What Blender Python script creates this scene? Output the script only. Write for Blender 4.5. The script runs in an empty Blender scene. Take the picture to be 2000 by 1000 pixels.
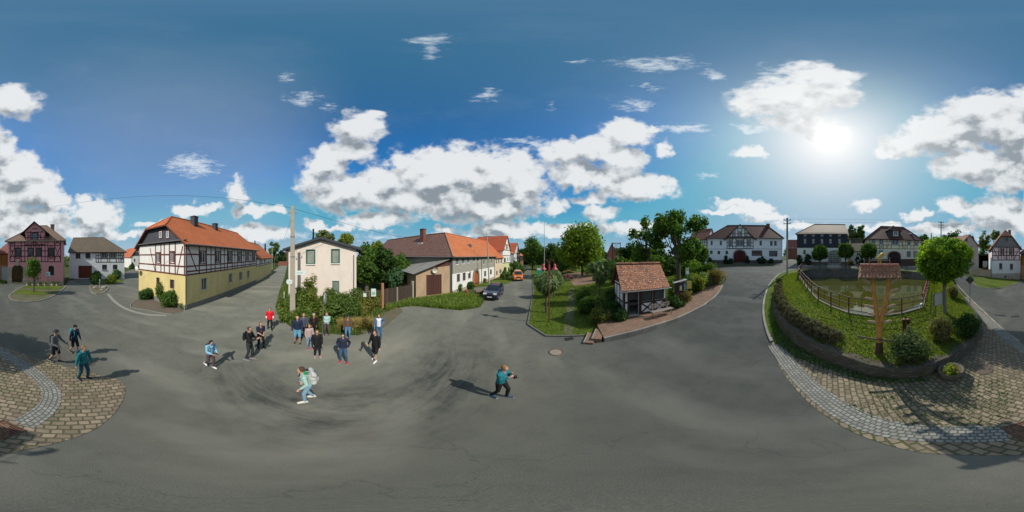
import bpy, bmesh, math, random
import numpy as np
from mathutils import Vector, Matrix
from mathutils.geometry import delaunay_2d_cdt
S = bpy.context.scene
COL = S.collection
R = math.radians
PI = math.pi
# ------------------------------------------------------------------ camera
CAMZ = 5.0
cd = bpy.data.cameras.new('camera'); cam = bpy.data.objects.new('camera', cd); COL.objects.link(cam)
cd.type = 'PANO'
try: cd.panorama_type = 'EQUIRECTANGULAR'
except Exception: pass
try: cd.cycles.panorama_type = 'EQUIRECTANGULAR'
except Exception: pass
cd.clip_start = 0.05; cd.clip_end = 6000
cam.location = (0, 0, CAMZ); cam.rotation_euler = (R(90), 0, 0)
S.camera = cam
# ------------------------------------------------------------------ exposure
S.view_settings.view_transform = 'Standard'; S.view_settings.look = 'None'
S.view_settings.exposure = 0.0; S.view_settings.gamma = 1.0
try: S.cycles.max_bounces = 6; S.cycles.diffuse_bounces = 2; S.cycles.glossy_bounces = 2; S.cycles.transmission_bounces = 4; S.cycles.transparent_max_bounces = 6; S.cycles.caustics_reflective = False; S.cycles.caustics_refractive = False
except Exception: pass
# ------------------------------------------------------------------ sun
SUN_AZ, SUN_EL = 112.0, 41.2
sl = bpy.data.lights.new('sun', 'SUN'); sl.energy = 4.0; sl.angle = R(0.5); sl.color = (1.0, 0.94, 0.84)
sun = bpy.data.objects.new('sun', sl); COL.objects.link(sun)
SV = Vector((math.sin(R(SUN_AZ))*math.cos(R(SUN_EL)), math.cos(R(SUN_AZ))*math.cos(R(SUN_EL)), math.sin(R(SUN_EL))))
sun.rotation_euler = SV.to_track_quat('Z', 'Y').to_euler(); sun.location = (0, 0, 60)
# ------------------------------------------------------------------ world: sky + clouds
def sky_world():
    w = bpy.data.worlds.new("World"); S.world = w; w.use_nodes = True
    try: w.cycles.sampling_method = 'MANUAL'; w.cycles.sample_map_resolution = 512
    except Exception: pass
    nt = w.node_tree; N = nt.nodes; L = nt.links; N.clear()
    out = N.new('ShaderNodeOutputWorld'); bg = N.new('ShaderNodeBackground')
    L.new(bg.outputs[0], out.inputs[0]); bg.inputs[1].default_value = 0.113
    sky = N.new('ShaderNodeTexSky'); sky.sky_type = 'NISHITA'; sky.sun_disc = False
    sky.sun_elevation = R(SUN_EL); sky.sun_rotation = R(SUN_AZ)
    sky.air_density = 1.0; sky.dust_density = 0.6; sky.ozone_density = 1.6
    # cloud density group; input: (az, el) in degrees/100 as a vector, plus direction
    C = [  # x, y, rx, ry, strength   (x = azimuth*1000/180+1000, y = 500-elevation/0.18)
     (905,345,135,55,1),(850,352,80,46,1),(970,335,85,42,0.95),(1020,368,52,44,0.9),(900,395,140,32,1),(960,405,100,28,0.95),(790,392,70,30,0.9),
     (700,252,52,36,0.85),(735,228,22,14,0.66),(690,290,52,34,0.8),(640,325,52,38,0.85),(612,355,40,42,0.8),(660,380,64,36,0.9),(715,372,70,34,0.9),(755,345,44,20,0.85),(785,322,26,18,0.8),(640,300,40,20,0.76),
     (735,430,66,20,0.85),(618,440,28,13,0.88),(660,445,50,10,0.78),(870,452,18,10,0.88),
     (1105,300,52,24,0.9),(1165,290,56,28,0.95),(1225,262,52,26,0.95),(1215,310,50,26,0.9),(1330,250,48,9,0.61),(1270,255,36,12,0.76),(1300,292,19,20,0.81),(1125,342,56,26,0.9),(1185,345,60,22,0.9),(1240,368,74,22,0.95),(1150,390,40,13,0.8),(1085,408,27,17,0.8),(1170,418,36,20,0.88),(1285,362,30,16,0.8),
     (1000,448,100,14,0.9),(1090,452,90,14,0.88),(1230,446,70,14,0.78),(880,462,60,8,0.68),(960,440,60,8,0.78),
     (22,200,56,30,0.9),(2020,200,56,30,0.9),(2005,205,40,34,0.8),(0,290,36,42,0.85),(2000,290,60,60,0.9),(30,335,52,42,0.95),(62,368,52,38,0.95),(0,395,70,48,0.9),(105,398,46,30,0.8),(160,392,20,18,0.8),(188,424,44,34,0.95),(50,440,110,36,0.85),(170,455,90,20,0.78),(2000,430,90,40,0.85),
     (375,326,44,17,0.61),(348,310,20,9,0.4),(465,375,25,28,0.85),(488,412,34,16,0.88),(372,412,40,18,0.8),(412,402,20,12,0.78),(540,408,30,14,0.78),(300,440,60,10,0.68),(500,455,80,18,0.83),(430,462,60,12,0.73),(250,460,60,12,0.68),
     (1850,262,92,40,0.95),(1930,228,80,50,0.95),(1775,282,52,26,0.85),(1735,300,36,16,0.76),(1985,250,70,70,0.95),(1895,320,80,32,0.9),(1975,340,70,40,0.9),(1900,350,40,16,0.76),(1865,405,50,22,0.8),(1950,415,76,34,0.85),(1790,420,36,12,0.78),(1850,448,90,16,0.78),(1690,400,40,16,0.68),(1720,440,70,14,0.68),
     (1545,190,118,50,0.85),(1470,206,60,22,0.81),(1600,148,86,24,0.76),(1635,185,56,36,0.8),(1560,238,76,24,0.81),(1610,262,56,24,0.81),(1462,250,28,7,0.61),(1530,135,60,10,0.45),(1500,172,50,14,0.66),
     (1465,300,40,16,0.81),(1440,398,52,12,0.85),(1478,410,40,12,0.9),(1420,412,50,9,0.88),(1500,425,50,12,0.78),(1560,440,70,12,0.68),
     (845,75,60,22,0.36),(840,100,26,24,0.3),(1265,125,100,15,0.5),(1240,205,44,14,0.42),(1260,170,40,9,0.3),(1400,143,24,9,0.5),(595,190,40,15,0.42),(640,212,26,10,0.35),(555,152,26,10,0.38),(950,185,44,14,0.36),(1075,210,14,7,0.42),(1020,272,50,12,0.36),(1045,282,20,12,0.4),(1120,115,60,5,0.3),(1385,345,36,9,0.36),
    ]
    def group(name, C):
      g = bpy.data.node_groups.new(name, 'ShaderNodeTree')
      g.interface.new_socket('P', in_out='INPUT', socket_type='NodeSocketVector')
      g.interface.new_socket('D', in_out='OUTPUT', socket_type='NodeSocketFloat')
      gi = g.nodes.new('NodeGroupInput'); go = g.nodes.new('NodeGroupOutput')
      prev = None
      for (x, y, rx, ry, s) in C:
          m = g.nodes.new('ShaderNodeVectorMath'); m.operation = 'MULTIPLY_ADD'
          m.inputs[1].default_value = (1000/rx, 1000/ry, 0); m.inputs[2].default_value = (-x/rx, -y/ry, 0)
          g.links.new(gi.outputs[0], m.inputs[0])
          l = g.nodes.new('ShaderNodeVectorMath'); l.operation = 'LENGTH'; g.links.new(m.outputs[0], l.inputs[0])
          a = g.nodes.new('ShaderNodeMath'); a.operation = 'MULTIPLY_ADD'; a.inputs[1].default_value = -0.5; a.inputs[2].default_value = s*0.82
          g.links.new(l.outputs['Value'], a.inputs[0])
          if prev is None: prev = a
          else:
              mx = g.nodes.new('ShaderNodeMath'); mx.operation = 'SMOOTH_MAX'; mx.inputs[2].default_value = 0.14
              g.links.new(prev.outputs[0], mx.inputs[0]); g.links.new(a.outputs[0], mx.inputs[1]); prev = mx
      g.links.new(prev.outputs[0], go.inputs[0])
      return g
    g = group('cloud_density', [c for c in C if c[4] >= .62]); g2 = group('wisp_density', [(c[0], c[1], c[2]*1.35, c[3]*1.35, c[4]) for c in C if c[4] < .62]+[(q_, 462, 90, 12, .42) for q_ in range(60, 2000, 170)])
    def nd(t, **k):
        n = N.new(t)
        for a, b in k.items(): setattr(n, a, b)
        return n
    def mth(op, a, b=None, c=None, clamp=False):
        n = nd('ShaderNodeMath', operation=op); n.use_clamp = clamp
        for i, v in enumerate((a, b, c)):
            if v is None: continue
            if isinstance(v, (int, float)): n.inputs[i].default_value = v
            else: L.new(v, n.inputs[i])
        return n.outputs[0]
    tc = nd('ShaderNodeTexCoord'); D = tc.outputs['Generated']
    nrm = nd('ShaderNodeVectorMath', operation='NORMALIZE'); L.new(D, nrm.inputs[0]); D = nrm.outputs[0]
    sx = nd('ShaderNodeSeparateXYZ'); L.new(D, sx.inputs[0])
    az = mth('ARCTAN2', sx.outputs[0], sx.outputs[1]); el = mth('ARCSINE', sx.outputs[2])
    px = mth('MULTIPLY_ADD', az, 1/PI, 1.0); py = mth('MULTIPLY_ADD', el, -1/PI, 0.5)
    # domain warp
    def noise(scale, detail, rough, vec=D, zs=1.0, off=(0, 0, 0)):
        mp = nd('ShaderNodeMapping'); mp.inputs['Scale'].default_value = (1, 1, zs); mp.inputs['Location'].default_value = off; L.new(vec, mp.inputs[0])
        n = nd('ShaderNodeTexNoise'); n.inputs['Scale'].default_value = scale; n.inputs['Detail'].default_value = detail; n.inputs['Roughness'].default_value = rough
        L.new(mp.outputs[0], n.inputs['Vector']); return n
    cx = nd('ShaderNodeCombineXYZ'); L.new(px, cx.inputs[0]); L.new(py, cx.inputs[1])
    wn = noise(9, 3, 0.55); wv = nd('ShaderNodeVectorMath', operation='MULTIPLY_ADD')
    L.new(wn.outputs['Color'], wv.inputs[0]); wv.inputs[1].default_value = (0.05, 0.045, 0); 
    ofs = nd('ShaderNodeVectorMath', operation='ADD'); L.new(cx.outputs[0], ofs.inputs[0]); ofs.inputs[1].default_value = (-0.025, -0.0225, 0)
    L.new(ofs.outputs[0], wv.inputs[2])
    def dens(vec, gg=g):
        n = nd('ShaderNodeGroup'); n.node_tree = gg; L.new(vec, n.inputs[0]); return n.outputs[0]
    d0 = dens(wv.outputs[0])
    up = nd('ShaderNodeVectorMath', operation='ADD'); L.new(wv.outputs[0], up.inputs[0]); up.inputs[1].default_value = (0.003, -0.034, 0)
    d1 = dens(up.outputs[0])
    def ramp(v, a, b, lo=0.0, hi=1.0, smooth=True):
        m = nd('ShaderNodeMapRange'); m.interpolation_type = 'SMOOTHSTEP' if smooth else 'LINEAR'; m.clamp = True
        L.new(v, m.inputs[0]); m.inputs[1].default_value = a; m.inputs[2].default_value = b; m.inputs[3].default_value = lo; m.inputs[4].default_value = hi
        return m.outputs[0]
    n0 = noise(15, 8, 0.54, zs=1.4).outputs[0]
    big = noise(6, 2, 0.5, zs=1.6, off=(1, 4, 2)).outputs[0]
    upD = nd('ShaderNodeVectorMath', operation='ADD'); L.new(D, upD.inputs[0]); upD.inputs[1].default_value = (0.014, -0.006, 0.040)
    n1 = noise(7, 4, 0.5, vec=upD.outputs[0], zs=1.4).outputs[0]
    f0 = mth('ADD', d0, mth('MULTIPLY_ADD', n0, 0.80, -0.40))
    f1 = mth('ADD', d1, mth('MULTIPLY_ADD', n1, 0.80, -0.40))
    cov = mth('MULTIPLY', ramp(f0, 0.10, 0.38), ramp(d0, 0.02, 0.26))
    n0s = noise(7, 4, 0.5, zs=1.4).outputs[0]; dn = mth('SUBTRACT', n1, n0s)                       # small billows lit from above
    under = mth('ADD', mth('SUBTRACT', d1, d0), mth('MULTIPLY', dn, 1.5)); shade = ramp(under, -0.22, 0.42)
    sh = mth('MULTIPLY', shade, ramp(d0, 0.10, 0.60, 0.45, 1.45))
    sh = mth('MULTIPLY', sh, mth('MULTIPLY_ADD', big, 0.8, 0.55), clamp=True)
    # thin wisps where the weak patches sit, combed out by a stretched noise
    wr = noise(16, 7, 0.72, zs=4.5, off=(7, 2, 0)).outputs[0]
    w0 = dens(wv.outputs[0], g2); wisp = mth('MULTIPLY', ramp(mth('ADD', w0, mth('MULTIPLY_ADD', wr, 1.5, -0.75)), -0.02, 0.50), 0.78)
    nw = noise(4, 5, 0.6, zs=2.2, off=(3, 1, 0)).outputs[0]
    dp = nd('ShaderNodeVectorMath', operation='DOT_PRODUCT'); L.new(D, dp.inputs[0]); dp.inputs[1].default_value = tuple(SV)
    ang = mth('ARCCOSINE', mth('MINIMUM', dp.outputs['Value'], 0.99999))
    glow1 = mth('ADD', mth('EXPONENT', mth('MULTIPLY', mth('MULTIPLY', ang, ang), -420.0)), mth('MULTIPLY', mth('EXPONENT', mth('MULTIPLY', ang, -4.6)), 0.52)); glow2 = mth('EXPONENT', mth('MULTIPLY', ang, -2.9))
    def mix(a, b, f):
        m = nd('ShaderNodeMix', data_type='RGBA'); m.clamp_factor = True
        for sck, v in ((m.inputs[6], a), (m.inputs[7], b)):
            if isinstance(v, tuple): sck.default_value = (*v, 1)
            else: L.new(v, sck)
        if isinstance(f, (int, float)): m.inputs[0].default_value = f
        else: L.new(f, m.inputs[0])
        return m.outputs[2]
    def mulc(a, c):
        m = nd('ShaderNodeMix', data_type='RGBA', blend_type='MULTIPLY'); m.inputs[0].default_value = 1; L.new(a, m.inputs[6]); m.inputs[7].default_value = (*c, 1)
        return m.outputs[2]
    skyc = mulc(sky.outputs[0], SKY_TINT)
    dk = nd('ShaderNodeMix', data_type='RGBA', blend_type='DARKEN'); dk.inputs[0].default_value = 1; L.new(skyc, dk.inputs[6]); dk.inputs[7].default_value = (2.1, 3.3, 4.9, 1); skyc = dk.outputs[2]
    up1 = ramp(sx.outputs[2], 0.62, 1.0); skyc = mix(skyc, (0.30, 1.35, 2.45), mth('MULTIPLY', up1, 0.85))       # milky zenith
    skyc = mix(skyc, (5.6, 6.4, 7.2), mth('MULTIPLY', ramp(nw, 0.45, 0.80), 0.04))
    dl = nd('ShaderNodeVectorMath', operation='DOT_PRODUCT'); L.new(D, dl.inputs[0]); dl.inputs[1].default_value = (-0.80, -0.40, 0.45)
    skyc = mix(skyc, (5.0, 5.8, 6.6), mth('MULTIPLY', ramp(dl.outputs['Value'], 0.55, 1.0), 0.22))
    skyc = mix(skyc, (6.9, 7.2, 7.4), mth('MULTIPLY', mth('MULTIPLY', glow2, 1.25, clamp=True), mth('MULTIPLY_ADD', up1, -0.75, 1.0)))
    hz = mth('POWER', mth('SUBTRACT', 1.0, mth('ABSOLUTE', sx.outputs[2])), 9.0)
    skyc = mix(skyc, (4.4, 5.2, 6.0), mth('MULTIPLY', hz, 0.80))
    lit = mix((7.2, 7.4, 7.5), (2.35, 2.7, 3.0), sh)
    lit = mix(lit, (8.8, 8.9, 8.9), mth('MULTIPLY', glow2, 0.55, clamp=True))
    allc = mix(skyc, (6.6, 7.2, 7.7), wisp)
    allc = mix(allc, lit, mth('MULTIPLY', cov, 0.96))
    allc = mix(allc, (12.0, 12.0, 11.7), mth('MULTIPLY', glow1, 0.95, clamp=True))
    below = ramp(sx.outputs[2], -0.02, 0.0)            # plain earth tone under the horizon
    allc = mix((1.0, 1.0, 0.95), allc, below)
    L.new(allc, bg.inputs[0])
SKY_TINT = (0.20, 0.98, 1.45)
sky_world()
# ------------------------------------------------------------------ terrain maths
_u = [-1e5, -5, 0, 5, 8, 12, 18, 24, 35, 46, 60, 1e5]; _z = [0, 0, 0, .13, .42, .95, 1.75, 2.32, 2.5, 3.05, 3.4, 3.4]
EX, EY = math.sin(R(95)), math.cos(R(95))
_gu = np.linspace(-10, 80, 361); _gz = np.interp(_gu, _u, _z); _k = np.hanning(15); _k /= _k.sum(); _gzs = np.convolve(np.pad(_gz, 7, mode='edge'), _k, 'valid')
def sm(a, b, x):
    t = min(1, max(0, (x-a)/(b-a))); return t*t*(3-2*t)
def T(x, y):
    u = x*EX + y*EY
    if u <= -8: return 0.0
    f = float(np.interp(u, _gu, _gzs)); v = y - x*EY
    return f*(1-0.6*sm(12, 32, v))
_iu = [-1e5, 3, 5, 9, 14, 20, 24, 30, 1e5]; _iz = [.54, .56, .72, 1.34, 1.68, 2.12, 2.36, 2.44, 2.44]
def I(x, y): return float(np.interp(x*EX+y*EY, _iu, _iz))
def ang(px, py): return R((px-1000)*.18), R((500-py)*.18)
def G(px, py, f=None):
    """ground point a photo pixel looks at"""
    f = f or T
    a, e = ang(px, py); t = math.tan(e); dx, dy = math.sin(a), math.cos(a)
    if t >= -0.012: t = -0.012
    d = 0.5
    while d < 400:
        if CAMZ + t*d <= f(dx*d, dy*d): break
        d *= 1.01
    lo, hi = d/1.01, d
    for _ in range(18):
        m = (lo+hi)/2
        if CAMZ+t*m <= f(dx*m, dy*m): hi = m
        else: lo = m
    return Vector((dx*hi, dy*hi, f(dx*hi, dy*hi)))
def P(px, d, z=None):
    a = R((px-1000)*.18); x, y = math.sin(a)*d, math.cos(a)*d
    return Vector((x, y, T(x, y) if z is None else z))
def Zat(d, py): return CAMZ + d*math.tan(R((500-py)*.18))
# ------------------------------------------------------------------ materials
MC = {}
LF1, LF2 = 2.15, 2.1
class NT:
    def __init__(s, name):
        s.m = bpy.data.materials.new(name); s.m.use_nodes = True; s.t = s.m.node_tree; s.N = s.t.nodes; s.L = s.t.links
        s.b = s.N['Principled BSDF']; s.out = s.N['Material Output']
    def n(s, t, **k):
        n = s.N.new(t)
        for a, b in k.items(): setattr(n, a, b)
        return n
    def coord(s, kind='Object', scale=(1, 1, 1), rot=(0, 0, 0), loc=(0, 0, 0)):
        tc = s.n('ShaderNodeTexCoord'); mp = s.n('ShaderNodeMapping'); mp.inputs['Scale'].default_value = scale; mp.inputs['Rotation'].default_value = rot; mp.inputs['Location'].default_value = loc
        s.L.new(tc.outputs[kind], mp.inputs[0]); return mp.outputs[0]
    def noise(s, vec, scale, detail=4, rough=.55):
        n = s.n('ShaderNodeTexNoise'); n.inputs['Scale'].default_value = scale; n.inputs['Detail'].default_value = detail; n.inputs['Roughness'].default_value = rough
        s.L.new(vec, n.inputs['Vector']); return n.outputs[0]
    def ramp(s, v, stops):
        r = s.n('ShaderNodeValToRGB'); e = r.color_ramp.elements
        while len(e) < len(stops): e.new(.5)
        for i, (p, c) in enumerate(stops):
            e[i].position = p; e[i].color = (c, c, c, 1) if isinstance(c, (int, float)) else (*c, 1)
        s.L.new(v, r.inputs[0]); return r.outputs[0]
    def mix(s, a, b, f, mode='MIX'):
        m = s.n('ShaderNodeMix', data_type='RGBA', blend_type=mode)
        for k, v in ((6, a), (7, b), (0, f)):
            if isinstance(v, tuple): m.inputs[k].default_value = (*v, 1)
            elif isinstance(v, (int, float)): m.inputs[k].default_value = v
            else: s.L.new(v, m.inputs[k])
        return m.outputs[2]
    def math(s, op, a, b=0.0, clamp=False):
        n = s.n('ShaderNodeMath', operation=op, use_clamp=clamp)
        for k, v in ((0, a), (1, b)):
            if isinstance(v, (int, float)): n.inputs[k].default_value = v
            else: s.L.new(v, n.inputs[k])
        return n.outputs[0]
    def bump(s, h, strength=.3, dist=.02):
        b = s.n('ShaderNodeBump'); b.inputs['Strength'].default_value = strength; b.inputs['Distance'].default_value = dist
        s.L.new(h, b.inputs['Height']); s.L.new(b.outputs[0], s.b.inputs['Normal'])
    def base(s, c, rough=.8, metal=0.0, spec=None):
        if isinstance(c, tuple): s.b.inputs['Base Color'].default_value = (*c, 1)
        else: s.L.new(c, s.b.inputs['Base Color'])
        if isinstance(rough, (int, float)): s.b.inputs['Roughness'].default_value = rough
        else: s.L.new(rough, s.b.inputs['Roughness'])
        s.b.inputs['Metallic'].default_value = metal
        if spec is not None: s.b.inputs['Specular IOR Level'].default_value = spec
        return s.m
def cm(c, k): return tuple(min(1, x*k) for x in c)
def plain(c, rough=.6, metal=0, var=.12, sc=6, bump=.1, spec=None):
    k = ('plain', c, rough, metal, var, sc)
    if k in MC: return MC[k]
    t = NT('surface'); v = t.coord(); n = t.noise(v, sc, 5, .6)
    t.bump(t.noise(v, sc*6, 3), bump, .01)
    MC[k] = t.base(t.mix(cm(c, 1-var), cm(c, 1+var), n), rough, metal, spec); return MC[k]
def plaster(c, dirt=.35, stain=(.18, .15, .11)):
    k = ('plaster', c, dirt)
    if k in MC: return MC[k]
    t = NT('plaster'); v = t.coord(); n = t.noise(v, .7, 6, .65); n2 = t.noise(t.coord(scale=(1.6, 1.6, .5)), 1.0, 6, .7); n3 = t.noise(v, 14, 4)
    col = t.mix(cm(c, .88), cm(c, 1.06), n)
    col = t.mix(col, tuple(a*.5+b*.5 for a, b in zip(cm(c, .6), stain)), t.math('MULTIPLY', t.ramp(n2, [(.45, 0), (.8, 1)]), dirt))
    t.bump(n3, .25, .01); MC[k] = t.base(col, .9, spec=.25); return MC[k]
def timber(c):
    k = ('timber', c)
    if k in MC: return MC[k]
    t = NT('timber'); n = t.noise(t.coord(scale=(1, 1, 1)), 5, 5, .7)
    t.bump(n, .3, .01); MC[k] = t.base(t.mix(cm(c, .6), cm(c, 1.4), n), .75, spec=.25); return MC[k]
def tiles(c, row=.3, colw=.24, lichen=0, moss=0, var=.3, lc=(.42, .40, .34), bump=.8):
    k = ('tiles', c, row, colw, lichen, moss)
    if k in MC: return MC[k]
    t = NT('roof_tiles'); uv = t.coord('UV')
    br = t.n('ShaderNodeTexBrick'); br.offset = .5; br.inputs['Scale'].default_value = 1; br.inputs['Mortar Size'].default_value = .02; br.inputs['Mortar Smooth'].default_value = .6
    br.inputs['Brick Width'].default_value = colw; br.inputs['Row Height'].default_value = row; br.inputs['Bias'].default_value = 0
    br.inputs['Color1'].default_value = (*cm(c, 1-var), 1); br.inputs['Color2'].default_value = (*cm(c, 1+var), 1); br.inputs['Mortar'].default_value = (*cm(c, .35), 1)
    t.L.new(uv, br.inputs['Vector'])
    n = t.noise(uv, .35, 6, .7); col = t.mix(br.outputs[0], t.mix(br.outputs[0], cm(c, .5), .75), t.ramp(n, [(.35, 0), (.65, 1)])); col = t.mix(col, t.mix(cm(c, .45), cm(c, 1.7), t.noise(uv, 6, 4, .75)), .38)
    if lichen:
        vo = t.noise(t.coord('UV', scale=(1, 1, 1)), 5.0, 6, .75); col = t.mix(col, lc, t.math('MULTIPLY', t.ramp(vo, [(.60-lichen*.2, 0), (.66-lichen*.18, 1)]), .85))
    if moss:
        mo = t.noise(uv, .6, 5, .7); col = t.mix(col, (.07, .085, .02), t.math('MULTIPLY', t.ramp(mo, [(.45, 0), (.65, 1)]), moss))
    w = t.n('ShaderNodeTexWave', wave_type='BANDS', bands_direction='Y', wave_profile='SAW'); w.inputs['Scale'].default_value = 1/row/ (2*PI) * 2*PI/20*PI*1.0
    w.inputs['Scale'].default_value = 0.314159/row*1.0
    t.L.new(uv, w.inputs['Vector'])
    w2 = t.n('ShaderNodeTexWave', wave_type='BANDS', bands_direction='X', wave_profile='SIN'); w2.inputs['Scale'].default_value = 0.314159/colw
    t.L.new(uv, w2.inputs['Vector'])
    h = t.math('ADD', t.math('MULTIPLY', w.outputs['Fac'], -.8), t.math('MULTIPLY', w2.outputs['Fac'], .5))
    t.bump(h, bump, .05); MC[k] = t.base(col, .75, spec=.3); return MC[k]
def shingle(c, row=.18, colw=.25):
    k = ('shingle', c, row)
    if k in MC: return MC[k]
    t = NT('shingles'); uv = t.coord('UV')
    br = t.n('ShaderNodeTexBrick'); br.inputs['Scale'].default_value = 1; br.inputs['Mortar Size'].default_value = .008
    br.inputs['Brick Width'].default_value = colw; br.inputs['Row Height'].default_value = row
    br.inputs['Color1'].default_value = (*cm(c, .85), 1); br.inputs['Color2'].default_value = (*cm(c, 1.15), 1); br.inputs['Mortar'].default_value = (*cm(c, .6), 1)
    t.L.new(uv, br.inputs['Vector']); t.bump(br.outputs['Fac'], .4, -.01)
    n = t.noise(uv, .8, 5); MC[k] = t.base(t.mix(br.outputs[0], cm(c, .7), t.math('MULTIPLY', n, .5)), .7, spec=.3); return MC[k]
def planks(c, w=.15, vert=True, var=.35):
    k = ('planks', c, w, vert)
    if k in MC: return MC[k]
    t = NT('planks'); uv = t.coord('UV', rot=(0, 0, R(90) if vert else 0))
    br = t.n('ShaderNodeTexBrick'); br.inputs['Scale'].default_value = 1; br.inputs['Mortar Size'].default_value = .01; br.inputs['Brick Width'].default_value = 9; br.inputs['Row Height'].default_value = w
    br.inputs['Color1'].default_value = (*cm(c, 1-var), 1); br.inputs['Color2'].default_value = (*cm(c, 1+var), 1); br.inputs['Mortar'].default_value = (*cm(c, .3), 1)
    t.L.new(uv, br.inputs['Vector']); n = t.noise(t.coord('UV', scale=((14, 1, 1) if vert else (1, 14, 1))), 2, 5, .6)
    t.bump(br.outputs['Fac'], .5, -.01); MC[k] = t.base(t.mix(br.outputs[0], cm(c, .6), t.math('MULTIPLY', n, .6)), .8, spec=.25); return MC[k]
def stone(c, w=.4, h=.18, mortar=(.09, .08, .06), moss=.3):
    k = ('stone', c, w, h)
    if k in MC: return MC[k]
    t = NT('stonework'); uv = t.coord('UV'); nz = t.noise(uv, 3, 3); 
    wv = t.n('ShaderNodeVectorMath', operation='MULTIPLY_ADD'); nn = t.n('ShaderNodeTexNoise'); nn.inputs['Scale'].default_value = 3.5; t.L.new(uv, nn.inputs['Vector']); t.L.new(nn.outputs['Color'], wv.inputs[0]); wv.inputs[1].default_value = (.12, .12, 0); t.L.new(uv, wv.inputs[2])
    br = t.n('ShaderNodeTexBrick'); br.inputs['Scale'].default_value = 1; br.inputs['Mortar Size'].default_value = .02; br.inputs['Mortar Smooth'].default_value = .5; br.inputs['Brick Width'].default_value = w; br.inputs['Row Height'].default_value = h
    br.inputs['Color1'].default_value = (*cm(c, .55), 1); br.inputs['Color2'].default_value = (*cm(c, 1.3), 1); br.inputs['Mortar'].default_value = (*mortar, 1)
    t.L.new(wv.outputs[0], br.inputs['Vector'])
    col = t.mix(br.outputs[0], cm(c, .6), t.noise(uv, 9, 5, .7)); col = t.mix(col, (.05, .07, .02), t.math('MULTIPLY', t.ramp(t.noise(uv, 1.2, 5, .7), [(.5, 0), (.7, 1)]), moss))
    t.bump(t.math('ADD', t.math('MULTIPLY', br.outputs['Fac'], -1), t.math('MULTIPLY', t.noise(uv, 18, 4), .5)), .8, .03); MC[k] = t.base(col, .9, spec=.2); return MC[k]
def glass(c=(.035, .045, .055), rough=.06):
    k = ('glass', c)
    if k in MC: return MC[k]
    t = NT('window_glass'); n = t.noise(t.coord(), 1.3, 3); MC[k] = t.base(t.mix(cm(c, .5), cm(c, 1.8), n), rough, spec=.6); return MC[k]
def leafmat(c, c2=None, trans=.4, sc=1.5):
    c2 = cm(c2 or cm(c, 1.9), LF2); c = cm(c, LF1)
    k = ('leaf', c, c2, trans)
    if k in MC: return MC[k]
    c2 = c2 or cm(c, 1.9)
    t = NT('foliage'); v = t.coord(); n = t.noise(v, sc, 3, .6)
    geo = t.n('ShaderNodeNewGeometry')
    col = t.mix(c, c2, t.ramp(n, [(.3, 0), (.7, 1)])); col = t.mix(col, cm(c, .55), t.math('MULTIPLY', geo.outputs['Random Per Island'], .7))
    d = t.n('ShaderNodeBsdfDiffuse'); tr = t.n('ShaderNodeBsdfTranslucent'); gl = t.n('ShaderNodeBsdfGlossy'); gl.inputs['Roughness'].default_value = .55; gl.inputs['Color'].default_value = (.25, .3, .2, 1)
    t.L.new(col, d.inputs[0]); tcx = t.mix(col, (1.5, 1.6, .5), 1.0, 'MULTIPLY'); t.L.new(tcx, tr.inputs[0])
    m = t.n('ShaderNodeMixShader'); m.inputs[0].default_value = min(.6, trans+.08); t.L.new(d.outputs[0], m.inputs[1]); t.L.new(tr.outputs[0], m.inputs[2])
    m2 = t.n('ShaderNodeMixShader'); m2.inputs[0].default_value = .05; t.L.new(m.outputs[0], m2.inputs[1]); t.L.new(gl.outputs[0], m2.inputs[2])
    t.L.new(m2.outputs[0], t.out.inputs[0]); t.N.remove(t.b); MC[k] = t.m; return t.m
def cloth(c, var=.15):
    k = ('cloth', c)
    if k in MC: return MC[k]
    t = NT('fabric'); v = t.coord(); n = t.noise(v, 9, 4); t.bump(n, .6, .02)
    MC[k] = t.base(t.mix(cm(c, 1-var), cm(c, 1+var), n), .8, spec=.25); return MC[k]
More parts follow.
